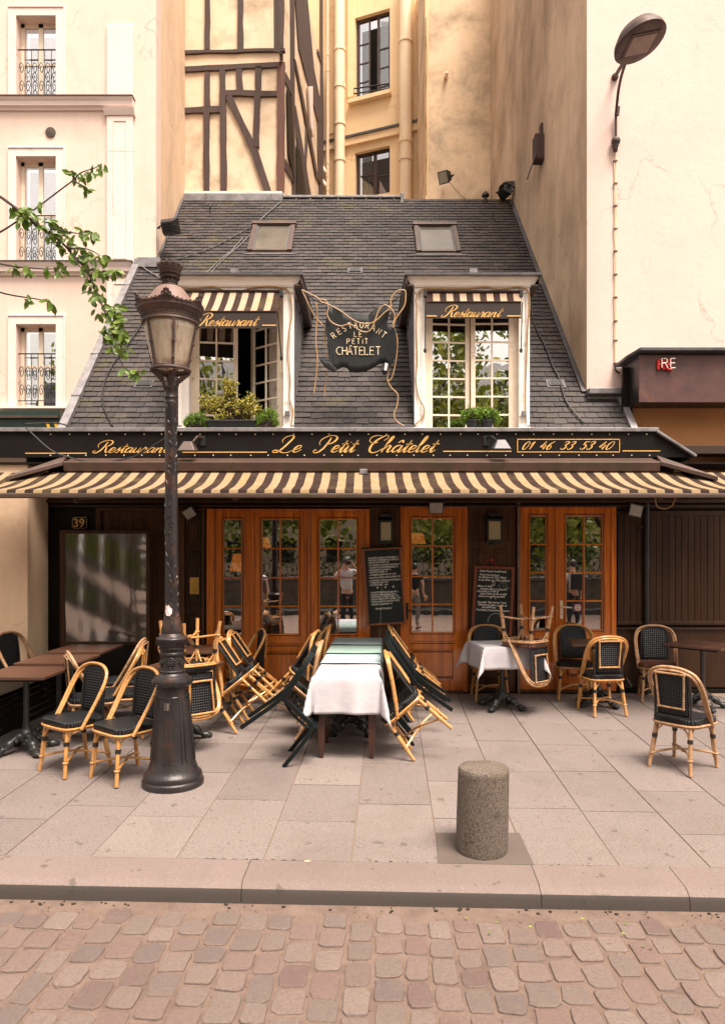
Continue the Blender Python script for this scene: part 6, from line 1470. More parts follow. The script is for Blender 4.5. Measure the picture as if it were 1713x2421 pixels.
for k in range(nc):
    th=2*PI*k/nc-PI/2+.15; hw=PI/nc; b=MB()
    out=[(-hw,0),(-hw,.014),(-.86*hw,.026),(-.74*hw,.018),(-.6*hw,.034),(-.48*hw,.022),(-.38*hw,.036),(-.31*hw,.030),(-.25*hw,.062),(-.17*hw,.058),(-.13*hw,.082),(-.05*hw,.078),(0,.092),(.05*hw,.078),(.13*hw,.082),(.17*hw,.058),(.25*hw,.062),(.31*hw,.030),(.38*hw,.036),(.48*hw,.022),(.6*hw,.034),(.74*hw,.018),(.86*hw,.026),(hw,.014),(hw,0)]
    fr=[crest(th,x,z) for x,z in out]; base_=[crest(th,x,-.002) for x,z in out]
    for i in range(len(out)-1): b.add([base_[i],base_[i+1],fr[i+1],fr[i]],[(0,1,2,3)])
    for x,z,rr in ((0,.050,.013),(-.18*hw,.038,.010),(.18*hw,.038,.010),(.6*hw,.018,.010),(-.6*hw,.018,.010),(.85*hw,.012,.008),(-.85*hw,.012,.008)): b.ball(crest(th,x,z),rr,6)
    b.build('crown_palmette',M['lamprust'],lp,fixn=False,solid=.010)
lathe_lamp('lantern_roof',[(.232,LZ(733)),(.214,LZ(728)),(.16,LZ(703)),(.112,LZ(685)),(.098,LZ(681)),(.0,LZ(680))],M['lamproof'],40,30)
lathe_lamp('finial',[(.100,LZ(683)),(.102,LZ(680)),(.070,LZ(677)),(.054,LZ(673)),(.054,LZ(662)),(.074,LZ(660)),(.080,LZ(657)),(.068,LZ(655)),(.068,LZ(653)),(.084,LZ(650)),(.088,LZ(647)),(.076,LZ(646)),(.084,LZ(642)),(.098,LZ(633)),(.100,LZ(630)),(.090,LZ(631)),(.074,LZ(640)),(0,LZ(640))],M['lamprust'],32)
b=MB()
for k in range(12):
    th=2*PI*k/12; z=LZ(630); b.ball((lxat(z)+.096*math.cos(th),YLp+.096*math.sin(th),z+.006),.015,6,(1,1,1.2)); z=LZ(667); b.ball((lxat(z)+.056*math.cos(th),YLp+.056*math.sin(th),z),.009,6,(1,1,2))
b.build('finial_crenel',M['lamprust'],lp)

# ================================================================== BOLLARD
Yb=4.616; bx=PX(1138,Yb); bz=gz(Yb); bo=MB(); 
prof=[(.158,bz-.02),(.163,bz+.0),(.164,bz+.03),(.164,bz+.25),(.163,bz+.50),(.161,bz+.520),(.152,bz+.534),(.10,bz+.541),(0,bz+.543)]
bo.lathe(prof,(bx,Yb),64,(.022,0)); r=random.Random(2)
bo.v=[(x+.0015*math.sin(z*60+x*90),y+.0015*math.sin(z*45+y*80),z+.003*math.sin(x*30+y*20)*(z>bz+.4)) for x,y,z in bo.v]
o=bo.build('stone_bollard',M['bollard'],smooth=40); tag(o,'round speckled granite bollard standing near the kerb','bollard')

# ================================================================== CHAIRS
def mkchair(name,label,backm,seatm,cane):
    t=thing(name,label,'chair',(0,0,0),'bistro chairs on the terrace'); cm=M[cane]
    def ol(k=1.0,n=28):   # seat outline
        out=[]
        for i in range(n):
            a=2*PI*i/n; c,s_=math.cos(a),math.sin(a); x=math.copysign(abs(c)**.42,c); y=math.copysign(abs(s_)**.42,s_); out.append((x*(.205-.018*y)*k,y*.200*k))
        return out
    b=MB(); n=28; lev=[(.985,.405),(1.03,.413),(1.035,.444),(1.015,.455),(.96,.459),(.6,.456),(.25,.453)]
    vs=[]; 
    for k,z in lev: vs+= [(x,y,z) for x,y in ol(k,n)]
    fs=[(j*n+i,j*n+(i+1)%n,(j+1)*n+(i+1)%n,(j+1)*n+i) for j in range(len(lev)-1) for i in range(n)]+[tuple(range(n-1,-1,-1)),tuple((len(lev)-1)*n+i for i in range(n))]
    b.add(vs,fs); b.build('seat',seatm,t,smooth=50)
    b=MB(); b.tube([(x,y,.400) for x,y in ol(1.04,36)],.010,8,close=True); b.tube([(x,y,.385) for x,y in ol(.99,36)],.008,6,close=True); b.build('seat_frame',cm,t,smooth=True)
    tops=[(-.165,-.165),(.165,-.165),(.150,.165),(-.150,.165)]; feet=[(-.195,-.205),(.195,-.205),(.185,.235),(-.185,.235)]
    for (a,c),(d,e) in zip(tops,feet):
        A_=Vector((a,c,.425)); B_=Vector((d,e,0)); L_=lambda q:A_+(B_-A_)*q
        b=MB(); b.tube([L_(0),L_(.3),L_(.6),L_(1)],[.0155,.016,.0165,.0165],10)
        inn=Vector((-a,-c,0)).normalized()*.020; b.tube([L_(.02)+inn,L_(.78)+inn*.9],.008,6)
        lg=b.build('leg',cm,t,smooth=True)
        b=MB(); b.tube([L_(.31)+inn*.25,L_(.39)+inn*.25],.0235,12); b.build('binding',M['wrap'],lg,smooth=True)
        b=MB(); sx=math.copysign(1,-a); sy=math.copysign(1,-c)
        b.tube(spline([L_(.34),L_(.2)+Vector((sx*.03,0,0)),Vector((a+sx*.085,c,.41))],3),.0075,6); b.tube(spline([L_(.34),L_(.2)+Vector((0,sy*.03,0)),Vector((a,c+sy*.085,.41))],3),.0075,6)
        b.build('brace',cm,lg,smooth=True)
    b=MB()
    f=lambda i,q:(Vector(tops[i]+(.425,))*(1-q)+Vector(feet[i]+(0,))*q)
    b.tube(spline([f(0,.70),Vector((-.06,-.05,.155)),Vector((0,.008,.158)),Vector((.06,.06,.155)),f(2,.70)],4),.0105,8)
    b.tube(spline([f(1,.70),Vector((.06,-.05,.150)),Vector((0,.008,.140)),Vector((-.06,.06,.150)),f(3,.70)],4),.0105,8)
    for i in range(4):
        p=f(i,.70); b.tube([p+Vector((.022*math.cos(a),.022*math.sin(a),0)) for a in [k*PI/4 for k in range(8)]],.005,5,close=True)
    b.build('stretcher',cm,t,smooth=True)
    hp=[(-.222,-.075,.385),(-.228,-.02,.47),(-.236,.05,.585),(-.240,.115,.70),(-.226,.160,.785),(-.185,.188,.845),(-.10,.205,.880),(0,.210,.888)]
    hp+=[(-x,y,z) for x,y,z in reversed(hp[:-1])]
    for k_,r_,nm in ((0,.0145,'back_hoop'),(1,.0120,'inner_hoop')):
        P=[]
        for x,y,z in hp:
            d=Vector((x,0,z-.62)); d=Vector((x,y,z))+Vector((-x/.24*.022,.010,0 if z<.75 else -.024*(z-.75)/.138))*k_; P.append(d)
        b=MB(); b.tube(spline(P,5),r_,9); b.build(nm,cm,t,smooth=True)
    for sg in (-1,1):
        b=MB(); b.tube(spline([(sg*.158,.168,.395),(sg*.160,.172,.50),(sg*.158,.186,.70),(sg*.140,.200,.845)],4),.0115,8); b.build('back_post',M['wrap'],t,smooth=True)
    b=MB()
    def bp(u,v):
        w=.150; z=.47+.405*v; x=(u-.5)*2*w*(.93+.12*v-.10*v*v); zz=z-(abs(u-.5)*2)**3*.036*v; return (x,.172+.032*v+.012*(1-(2*u-1)**2)-.004,zz)
    b.grid(bp,10,12); pn=b.build('back_panel',backm,t,smooth=True,fixn=False,solid=.010)
    b=MB(); w=.118; z0,z1=.545,.835
    loop=[(-w*.94,z0+.015),(-w*.88,z0),(w*.88,z0),(w*.94,z0+.015),(w*1.05,z1-.02),(w*.98,z1),(-w*.98,z1),(-w*1.05,z1-.02)]
    b.tube(spline([(x,.172+.032*(z-.49)/.385+.028,z) for x,z in loop],3,close=True),.0095,8,close=True); b.build('panel_frame',cm,pn,smooth=True)
    freeze(t); return t
USED={}
def M_up(x,y,th): return Matrix.Translation((x,y,gz(y)))@Matrix.Rotation(R_(th),4,'Z')
def M_tip(x,y,th,a): return Matrix.Translation((x,y,gz(y)+.005))@Matrix.Rotation(R_(th),4,'Z')@Matrix.Rotation(R_(a),4,'X')@Matrix.Translation((0,.205,0))
def M_inv(x,y,z,th): return Matrix.Translation((x,y,z+.462))@Matrix.Rotation(R_(th),4,'Z')@Matrix.Rotation(PI,4,'X')
def place(proto,Mx,label):
    if proto.name not in USED: USED[proto.name]=1; proto.matrix_basis=Mx; proto['label']=label; return proto
    return dup(proto,Mx,label)
cA=mkchair('bistro_chair','x',M['weave_back'],M['weave_seat'],'cane')
cB=mkchair('bistro_chair','x',M['weave_back'],M['weave_seat'],'cane2')
cG=mkchair('bistro_chair','x',M['weave_back_grey'],M['weave_seat'],'cane')
cR=mkchair('bistro_chair','x',M['weave_back_grey'],M['weave_seat_brown'],'cane2')
SH=lambda y:.0376*(y-6.42)
place(cA,M_up(-1.98,6.02,-40),'black woven bistro chair directly left of the street lamp base')
place(cA,M_up(-2.49,6.22,-37),'black woven bistro chair at the front left edge, second to the left of the lamp')
place(cB,M_up(-2.66,7.05,118),'pale caned chair turned toward the lamp, partly hidden behind the front left chair')
place(cA,M_up(-2.44,7.25,-78),'side on bistro chair below the clear screen, nearer of the overlapping pair')
place(cB,M_up(-2.60,7.85,-84),'side on bistro chair below the clear screen, farther of the overlapping pair')
place(cB,M_up(-2.05,8.25,50),'bistro chair half hidden behind the lamp post beside the wooden table')
place(cB,M_up(-3.95,8.35,75),'bistro chair beyond the long dark tables at the far left wall')
place(cA,M_tip(-1.27,7.50,-92,39),'caned chair tipped against the table right of the lamp, nearer of the two')
place(cA,M_tip(-1.24,8.02,-90,39),'caned chair tipped against the table right of the lamp, farther of the two')
place(cA,M_up(-1.40,8.62,-68),'upright side on bistro chair in front of the narrow left glazed leaf')
place(cA,M_tip(.46,6.62,-90,40),'caned chair tipped against the right side of the clothed table row, nearest the street')
place(cA,M_tip(.55,7.98,-90,40),'caned chair tipped against the right of the table row, beyond the two resin chairs')
place(cA,M_tip(.56,8.50,-90,40),'caned chair tipped against the right side of the table row, closest to the doors')
place(cB,M_tip(-.66,7.25,90,40),'caned chair tipped against the left of the table row, behind the resin chair')
place(cA,M_tip(-.68,7.95,82,36),'caned chair tipped against the left of the table row, second from the doors')
place(cA,M_tip(-.60,8.52,90,38),'caned chair tipped against the left of the table row, closest to the doors')
place(cG,M_up(1.57,8.92,0),'grey backed bistro chair behind the small white clothed table')
place(cG,M_up(2.63,8.95,-12),'grey backed bistro chair behind the small dark wooden table by the right double door')
place(cA,M_up(2.73,8.22,186),'bistro chair seen from behind, in front of the small dark table by the doors')
place(cR,M_up(3.63,8.88,-14),'grey backed bistro chair with brown woven seat against the dark boards at the right')
place(cB,M_up(2.80,6.28,128),'bistro chair at the right edge, seen from behind, nearest the street there')
# resin chairs
def mkresin(name):
    t=thing(name,'x','chair',(0,0,0),'dark resin chairs leaning on the long table'); m_=M['resin']
    for sx in (-1,1):
        b=MB(); P=spline([(sx*.235,-.22,0),(sx*.228,-.205,.30),(sx*.225,-.18,.44)],4); 
        for p,q in zip(P[:-1],P[1:]): b.bar(p,q+(q-p)*.1,.022,.036,up=(0,1,0))
        b.build('leg',m_,t,bevel=.004)
        b=MB(); P=spline([(sx*.225,.285,0),(sx*.220,.215,.30),(sx*.215,.19,.45)],4)
        for p,q in zip(P[:-1],P[1:]): b.bar(p,q+(q-p)*.1,.022,.036,up=(0,1,0))
        b.build('leg',m_,t,bevel=.004)
    b=MB()
    for i in range(9):
        y=-.205+i*.048; b.box((-.21,y,.43),(.21,y+.036,.45))
    b.box((-.225,-.22,.415),(-.20,.21,.455)); b.box((.20,-.22,.415),(.225,.21,.455)); b.build('seat',m_,t,bevel=.004)
    b=MB()
    def side(sx): return spline([(sx*.215,.19,.42),(sx*.222,.205,.60),(sx*.205,.235,.78),(sx*.14,.26,.90)],5)
    for sx in (-1,1):
        P=side(sx)
        for p,q in zip(P[:-1],P[1:]): b.bar(p,q+(q-p)*.12,.024,.05,up=(0,1,.2))
    P=spline([(-.14,.26,.90),(-.05,.268,.925),(.05,.268,.925),(.14,.26,.90)],5)
    for p,q in zip(P[:-1],P[1:]): b.bar(p,q+(q-p)*.12,.03,.05,up=(0,1,0))
    b.build('back_frame',m_,t,bevel=.004)
    for sx in (-1,1):
        b=MB(); P=spline([(sx*.20,.19,.44),(sx*.19,.05,.39),(sx*.20,-.12,.385),(sx*.215,-.19,.42)],5); b.tube(P,.013,8); b.build('side_brace',m_,t,smooth=True)
    b=MB(); b.grid(lambda u,v:((u-.5)*.38*(1-.12*v),.195+.055*v+.015*(1-(2*u-1)**2),.50+.40*v-.02*(abs(2*u-1)**2)*v),8,8); b.build('back_panel',m_,t,smooth=True,solid=.012,fixn=False)
    freeze(t); return t
rs=mkresin('resin_chair')
place(rs,M_tip(-.70,6.50,90,42),'dark green resin chair tipped against the left side of the long clothed table')
place(rs,M_tip(.50,7.14,-90,42),'dark resin chair tipped against the right of the table row, behind the nearest caned chair')
place(rs,M_tip(.53,7.52,-90,42),'dark resin chair tipped against the right of the table row, farther of two')

# ================================================================== TABLES
def pedestal(t,zt,ymin=0):
    b=MB(); b.lathe([(.05,.20),(.032,.24),(.026,.30),(.026,zt-.06),(.04,zt-.04),(.05,zt-.035)],(0,0),16); b.box((-.18,-.18,zt-.036),(.18,.18,zt-.03)); b.build('column',M['iron'],t,smooth=40)
    b=MB(); b.lathe([(.055,.10),(.075,.12),(.07,.16),(.05,.21),(.035,.22)],(0,0),20); b.build('base_hub',M['iron'],t,smooth=40)
    for k in range(4):
        a=PI/2*k+PI/4; d=Vector((math.cos(a),math.sin(a),0)); b=MB()
        b.tube(spline([d*.03+Vector((0,0,.15)),d*.10+Vector((0,0,.135)),d*.17+Vector((0,0,.075)),d*.235+Vector((0,0,.035)),d*.27+Vector((0,0,.028))],5),[.034+.010*math.sin(k_*.9) for k_ in range(18)]+[.03]*3,10)
        b.ball(d*.275+Vector((0,0,.027)),.034,10,(1.2,1.2,.8)); b.ball(d*.15+Vector((0,0,.105)),.034,8); s_=d.cross(Vector((0,0,1)))
        for sg in (-1,1): b.ball(d*.19+s_*.022*sg+Vector((0,0,.06)),.022,8); b.ball(d*.10+s_*.03*sg+Vector((0,0,.12)),.024,8)
        b.build('foot',M['iron'],t,smooth=True)
def mktable(name,label,w,d,zt,mat='tablewood',group='dark wooden bistro tables'):
    t=thing(name,label,'table',(0,0,0),group); b=MB(); b.box((-w/2,-d/2,zt-.028),(w/2,d/2,zt)); b.build('tabletop',M[mat],t,bevel=.004)
    b=MB(); b.box((-w/2+.06,-d/2+.06,zt-.05),(w/2-.06,d/2-.06,zt-.028)); b.build('apron',M['blackwood'],t)
    pedestal(t,zt-.02); freeze(t); return t
tA=mktable('bistro_table','x',.62,.66,.75)
place(tA,M_up(-1.77,7.05,-12),'dark wooden table carrying the upturned chair beside the lamp')
place(tA,M_up(-1.90,8.10,4),'dark wooden table behind the one with the upturned chair')
place(tA,M_up(2.80,8.58,-12),'small dark wooden table before the right double door')
place(tA,M_up(3.98,8.42,42),'small dark wooden table turned cornerwise at the right edge')
place(tA,M_up(-3.14,6.72,0),'nearest dark table of the row along the left wall'); place(tA,M_up(-3.13,7.42,0),'middle dark table of the row along the left wall'); place(tA,M_up(-3.12,8.12,0),'farthest dark table of the row, below the clear screen')
place(cA,M_inv(-1.62,6.75,.75+gz(7.05),42),'upturned bistro chair with its legs in the air on the table beside the lamp')
# white clothed small table + upturned chair
tw=place(tA,M_up(1.63,8.42,8),'small iron footed table hidden under a white cloth, right of the red framed board')
place(cB,M_inv(1.85,8.16,.762+gz(8.3),42),'upturned brown seated bistro chair on the white clothed table')
up=[o for o in bpy.data.objects if o.get('label','').startswith('upturned brown')][0]
for c in up.children:
    if c.name.startswith('seat') and not c.name.startswith('seat_frame'): c.data=c.data.copy(); c.data.materials[0]=M['weave_seat_brown']
# front table with wooden legs
tf=thing('wooden_table','front table of the long row on tapered brown wooden legs','table',(0,0,0),None)
b=MB(); b.box((-.29,-.31,.725),(.29,.31,.75)); b.build('tabletop',M['tablewood'],tf,bevel=.004); b=MB(); b.box((-.26,-.28,.64),(.26,-.26,.725)); b.box((-.26,.26,.64),(.26,.28,.725)); b.box((-.26,-.26,.64),(-.24,.26,.725)); b.box((.24,-.26,.64),(.26,.26,.725)); b.build('apron',M['legwood'],tf)
for sx in (-1,1):
    for sy in (-1,1):
        b=MB(); x,y=sx*.228,sy*.24; w=.030; b.hexa([(x-.017,y-.017,0),(x+.017,y-.017,0),(x+.017,y+.017,0),(x-.017,y+.017,0),(x-w,y-w,.16),(x+w,y-w,.16),(x+w,y+w,.16),(x-w,y+w,.16)]); b.box((x-w,y-w,.16),(x+w,y+w,.724)); b.build('leg',M['legwood'],tf,bevel=.004)
ROW=[(6.74,'cloth'),(7.38,'cloth_blue'),(7.98,'cloth_green'),(8.60,'cloth_blue')]
rowX=lambda y:-.147+SH(y)
tf.matrix_basis=M_up(rowX(6.76),6.76,-2.1)
tB=mktable('bistro_table','x',.58,.615,.75,group='tables of the long clothed row')
for y,l in ((7.385,'second table of the long clothed row, on a black iron pedestal'),(8.005,'third table of the long clothed row'),(8.625,'last table of the long clothed row, nearest the doors')): place(tB,M_up(rowX(y),y,-2.1),l)
def cloth(name,label,a,b_,S_,zt,mat,Mx,seed=1,cut=None,nd=44,flare=.10,fold=.012):
    # a,b_: half table size; S_: half cloth size (sx0,sx1,sy0,sy1)
    r=random.Random(seed); ph=[r.uniform(0,6) for _ in range(6)]
    def fn(u,v):
        x=S_[0]+(S_[1]-S_[0])*u; y=S_[2]+(S_[3]-S_[2])*v
        dx=max(0,abs(x)-a); dy=max(0,abs(y)-b_); sx=math.copysign(1,x); sy=math.copysign(1,y)
        cx=max(-a,min(a,x)); cy_=max(-b_,min(b_,y)); h=math.hypot(dx,dy)
        if h<1e-6: 
            return (x,y,zt+.003+.0015*math.sin(x*9+ph[0])*math.sin(y*8+ph[1]))
        if dx>0 and dy>0:
            phi=math.atan2(dy,dx); k=math.sin(2*phi); o=.010+flare*h*k*1.0+fold*h*4*math.sin(phi*7+ph[2])
            ox=math.cos(phi)*o+.018*(1-math.exp(-h*20)); oy=math.sin(phi)*o+.018*(1-math.exp(-h*20)); drop=h*(1-.02*k)
            return (cx+sx*ox,cy_+sy*oy,zt-drop+.006)
        if dx>0: o=.020*(1-math.exp(-h*25))+fold*h*7*(.7+math.sin(y*15+ph[3]+h*3)+.4*math.sin(y*31+ph[5]))*.5; return (cx+sx*o,cy_,zt-dx+.006)
        o=.020*(1-math.exp(-h*25))+fold*h*7*(.7+math.sin(x*14+ph[4]+h*3)+.4*math.sin(x*29+ph[0]))*.5; return (cx,cy_+sy*o,zt-dy+.006)
    b=MB(); b.grid(fn,nd,nd); o=b.build(name,M[mat],None,smooth=True,fixn=False,solid=.0012); o.matrix_basis=Mx
    return tag(o,label,'tablecloth',None)
cloth('tablecloth','white tablecloth hanging deep over the front end of the long table',.29,.31,(-.66,.62,-.66,.325),.7570,'cloth',M_up(rowX(6.76),6.76,-2.1),2,flare=.30,fold=.016)
cloth('tablecloth','pale blue white cloth, second from the front on the long table',.29,.34,(-.44,.44,-.325,.325),.7555,'cloth_blue',M_up(rowX(7.385),7.385,-2.1),3)
cloth('tablecloth','faded green cloth in the middle of the long table',.29,.34,(-.44,.44,-.325,.325),.7540,'cloth_green',M_up(rowX(8.005),8.005,-2.1),4)
cloth('tablecloth','pale blue cloth on the far end of the long table by the doors',.29,.34,(-.44,.44,-.325,.325),.7525,'cloth_blue',M_up(rowX(8.625),8.625,-2.1),5)
cloth('tablecloth','white tablecloth with pointed hanging corners on the small table under an upturned chair',.31,.33,(-.58,.58,-.58,.58),.752,'cloth',M_up(1.63,8.42,8),9,flare=.38)
# dark slatted bench under the left tables
bn=thing('slatted_bench','dark slatted bench under the row of tables at the left wall','bench',(-3.3,7.6,0))
b=MB()
for i in range(6): b.box((-3.5,6.2,.08+.07*i+gz(7.4)),(-3.46,8.8,.125+.07*i+gz(7.4)))
b.build('slat',M['blackwood'],bn); b=MB(); b.box((-3.95,6.2,.44+gz(7.4)),(-3.46,8.8,.47+gz(7.4))); b.build('seat',M['blackwood'],bn)
for y in (6.3,7.5,8.7):
    b=MB(); b.box((-3.9,y,gz(y)),(-3.5,y+.05,.44+gz(7.4))); b.build('leg',M['blackwood'],bn)
# clothed tables inside
for i,(x,y,l) in enumerate(((-.95,10.1,'clothed table seen dimly through the middle glazed leaf'),(-.25,10.2,'clothed table seen dimly through the third glazed leaf'))):
    t=thing('inside_table',l,'table',(x,y,0),'clothed tables inside'); b=MB(); b.box((x-.35,y-.35,.72),(x+.35,y+.35,.75)); b.build('tabletop',M['tablewood'],t); b=MB(); b.lathe([(.16,0),(.16,.02),(.03,.04),(.03,.72)],(x,y),12); b.build('column',M['iron'],t)
    cloth('tablecloth','white cloth on the '+l[l.index('clothed')+8:],.35,.35,(-.55,.55,-.55,.55),.752,'cloth',Matrix.Translation((x,y,0)),20+i,nd=20)

# ================================================================== TREE WITH THE BRANCH AT THE LEFT
YT2=5.0
ct2=thing('cherry_tree','cherry tree outside the left edge reaching a leafy branch in front of the cream building','tree',(-3.6,4.9,0))
b=MB(); b.tube(spline([(-3.75,5.0,-.2),(-3.7,5.0,1.2),(-3.6,4.95,2.6),(-3.75,5.1,4.2),(-3.9,5.2,6.0)],6),[.14]*6+[.12]*6+[.10]*6+[.07]*7,12); b.build('trunk',M['bark'],ct2,smooth=True)
def zb_(x,y): return 110+x/4.1,360+y/4.1
def bp_(x,y,dy=0): px,py=zb_(x,y); return W(px,py,YT2+dy)
brs=[[(-760,330),(-500,400),(-220,600),(0,770),(60,800),(180,905),(270,1010),(350,1090),(420,1200),(480,1350),(550,1510),(620,1660),(650,1790),(680,1920),(720,2030),(775,2110)],
[(-760,900),(-500,800),(-200,610),(25,445),(150,350),(250,275),(320,205),(380,178),(470,148),(530,110)],[(250,272),(330,310),(375,340)],
[(20,780),(60,740),(180,765),(300,785),(370,800)],[(180,905),(250,930),(330,925),(430,950),(520,1000)],[(380,1140),(450,1140),(540,1160),(620,1150)],[(550,1510),(600,1490),(650,1500)],[(-760,1000),(-400,1090),(-150,1120),(30,1130),(120,1120)],[(270,1010),(300,1080),(340,1120)],[(-760,1250),(-400,1370),(-100,1420),(20,1450)],[(775,2110),(830,2130)]]
b=MB(); lf=MB(); r=random.Random(12)
for k,P in enumerate(brs):
    pts=spline([bp_(x,y,.10*math.sin(x/160+k)) for x,y in P],4); n=len(pts); r0=.010 if k==0 else .0055
    b.tube(pts,[r0*(1-.8*i/n)+.0015 for i in range(n)],6,caps=False)
def feed(z0,mid,end,r0):
    P=spline([(-3.68,5.0,z0),(-3.5,5.0,z0+.45),mid,end],6); n=len(P); b.tube(P,[r0*(1-.45*i/n) for i in range(n)],7,caps=False)
feed(3.2,(-3.25,5.0,4.25),bp_(-760,330),.018); feed(2.0,(-3.3,5.0,2.9),bp_(-760,1250),.008); feed(2.5,(-3.3,5.0,3.3),bp_(-760,1000),.009); feed(2.6,(-3.3,5.0,3.4),bp_(-760,900),.009)
b.build('branch',M['twig'],ct2,smooth=True)
cl=[(-200,580,8),(-120,640,8),(-60,700,7),(-260,600,7),(-320,540,6),(-150,560,5),(-60,510,4),(-250,640,5),(-200,1115,5),(-330,1090,5),(-200,1400,5),(250,200,7),(300,215,6),(370,215,5),(430,205,5),(480,130,5),(530,130,4),(370,345,9),(40,660,8),(30,790,8),(150,740,7),(120,790,4),(200,800,7),(300,790,3),(370,800,8),(420,800,9),(470,790,5),(110,900,5),(170,935,6),(215,890,6),(240,990,4),(290,930,6),(330,980,8),(380,960,8),(430,985,7),(430,1030,6),(380,1050,4),(520,1010,8),(570,1010,4),(350,1150,5),(440,1160,6),(500,1150,5),(570,1165,7),(640,1150,8),(380,1230,4),(420,1290,5),(490,1290,5),(430,1370,5),(460,1420,4),(530,1380,7),(560,1400,4),(500,1530,6),(540,1490,4),(610,1510,8),(650,1510,5),(600,1600,5),(660,1590,8),(700,1640,8),(580,1700,7),(690,1690,8),(740,1730,6),(640,1770,6),(570,1790,8),(690,1790,7),(740,1780,5),(650,1860,5),(680,1890,5),(760,1900,8),(770,2120,8),(840,2130,7),(880,2150,5),(150,1120,7),(100,1130,4),(30,1130,4),(190,1120,4),(30,1450,6)]
for (x,y,n) in cl:
    c=bp_(x,y,.10*math.sin(x/160)+r.uniform(-.05,.05))
    for _ in range(max(3,int(n*.85))):
        d=Vector((r.uniform(-.55,.8),r.uniform(-.55,.45),r.uniform(-1.15,.15))).normalized(); l=r.uniform(.055,.088)
        leafm(lf,c+rv(r)*.022,d,Vector((r.uniform(-.6,.6),-1,r.uniform(-.2,.8))),l,l*.44)
for i in range(500):       # rest of the crown, outside the frame
    c=Vector((-3.9,5.1,5.2))+rv(r)*r.uniform(.1,.9); leafm(lf,c,Vector((r.uniform(-1,1),r.uniform(-1,1),-.8)),rv(r),.09,.04)
lf.build('foliage',M['leaf'],ct2,fixn=False)

# ================================================================== ACROSS THE STREET (seen only as reflections)
b=MB(); b.box((-40,-60,ZS-.02),(40,-6.0,ZS+.12)); tag(b.build('far_pavement',paint('dark_asphalt',(.05,.045,.042),rough=.9)),kind='structure')
fw=thing('low_stone_wall','low rubble wall with an iron railing across the street','wall',(0,-7.5,0))
b=MB(); b.box((-14,-7.8,ZS),(14,-7.4,.85)); b.build('masonry',M['stone_wall'],fw); b=MB(); b.box((-14,-7.85,.85),(14,-7.35,.93)); b.build('coping',M['concrete'],fw)
b=MB()
for i in range(140): b.box((-14+i*.2,-7.62,.93),(-13.98+i*.2,-7.60,1.75))
b.box((-14,-7.63,1.66),(14,-7.59,1.69)); b.box((-14,-7.63,1.0),(14,-7.59,1.03)); b.build('iron_railing',M['blackmetal'],fw)
r=random.Random(33)
hd=thing('hedge','dark hedge behind the railing across the street','hedge',(0,-9,0)); b=MB()
for i in range(5200):
    c=Vector((r.uniform(-14,14),r.uniform(-9.6,-8.0),r.uniform(.2,2.3))); leafm(b,c,rv(r),rv(r),.16,.09)
b.build('foliage',M['leaf_dark'],hd,fixn=False)
for i,(x,y,h,cr) in enumerate(((-5.0,-11.5,15,4.6),(4.8,-12,16,4.8),(-11,-12,14,4.6),(10.5,-11.5,14.5,4.6),(.3,-16,17,5.2),(-8.5,-19,18,5.4),(7.5,-20,18,5.4))):
    t=thing('park_tree',['leaning tree','tall spreading tree','broad tree','slim tree','distant middle tree','distant broad tree','distant round tree'][i]+' behind the railing across the street','tree',(x,y,0),'trees across the street')
    b=MB(); top=Vector((x+r.uniform(-.6,.6),y,h*.62)); b.tube(spline([(x,y,-.2),(x+.2,y,1.6),(x+.1,y,h*.35),top],6),[.26-.009*k for k in range(19)],10)
    lim=[]
    for k in range(16):
        a=r.uniform(0,2*PI); z0=r.uniform(1.7,h*.35); e=Vector((x,y,h*.55))+Vector((math.cos(a)*cr*.85,math.sin(a)*cr*.6,r.uniform(-h*.40,h*.34))); lim.append(e)
        b.tube(spline([(x+.15,y,z0),(Vector((x,y,z0+.6))+(e-Vector((x,y,z0)))*.45),e],5),[.09-.006*q for q in range(11)],6)
    b.build('trunk',M['bark'],t,smooth=True); b=MB()
    for k in range(5200):
        e=r.choice(lim); c=e+rv(r)*r.uniform(0,1)**.6*cr*.40; leafm(b,c,rv(r),rv(r),r.uniform(.24,.40),r.uniform(.14,.24))
    b.build('crown',M['leaf_tree'],t,fixn=False)
M['stone_wall2']=paint('far_facade_stone',(.42,.32,.22),(.34,.26,.18),rough=.9)
fb=thing('far_building','pale building across the square behind the park trees','building',(0,-40,0)); b=MB(); b.box((-30,-42,0),(30,-40,15)); b.build('wall',M['stone_wall2'],fb)
b=MB(); b.prism([(-30,-39.8,15),(30,-39.8,15),(30,-42,18),(-30,-42,18)],(0,-.1,0)); b.build('roof',M['zincdark'],fb); 
for i in range(14):
    for z in (1.2,4.6,8.2,11.8): 
        b=MB(); b.box((-27+i*4,-39.99,z),(-25.6+i*4,-39.95,z+2)); b.build('window',M['blackwood'],fb)
for j,(u0,u1,n) in enumerate(((-.95,-.30,46),(.1,.9,14),(1.1,1.5,14))):
    b=MB()
    for i in range(n):
        p=PV(r.uniform(u0,u1),-.0+r.gauss(0,.006)); b.ball((p.x,p.y,p.z+.001),r.uniform(.003,.008),6,(1.6,1,.45))
    tag(b.build('joint_debris',M['soil'],smooth=True),kind='stuff',label=['dark debris in the gap behind the kerb before the long table','dark crumbs behind the kerb left of the bollard','dark crumbs behind the kerb right of the bollard'][j],cat='debris')
b=MB()
for i in range(700):
    p=PV(r.uniform(-2.4,2.5),-.40-r.uniform(0,1)**1.5*1.5); q=r.uniform(.0012,.0042); b.ball((p.x,p.y,ZS+.003),q,5,(1.3,1,.6))
tag(b.build('street_grit',M['soil'],smooth=True),kind='stuff',label='fine dark grit scattered in the joints of the cobbles',cat='grit')
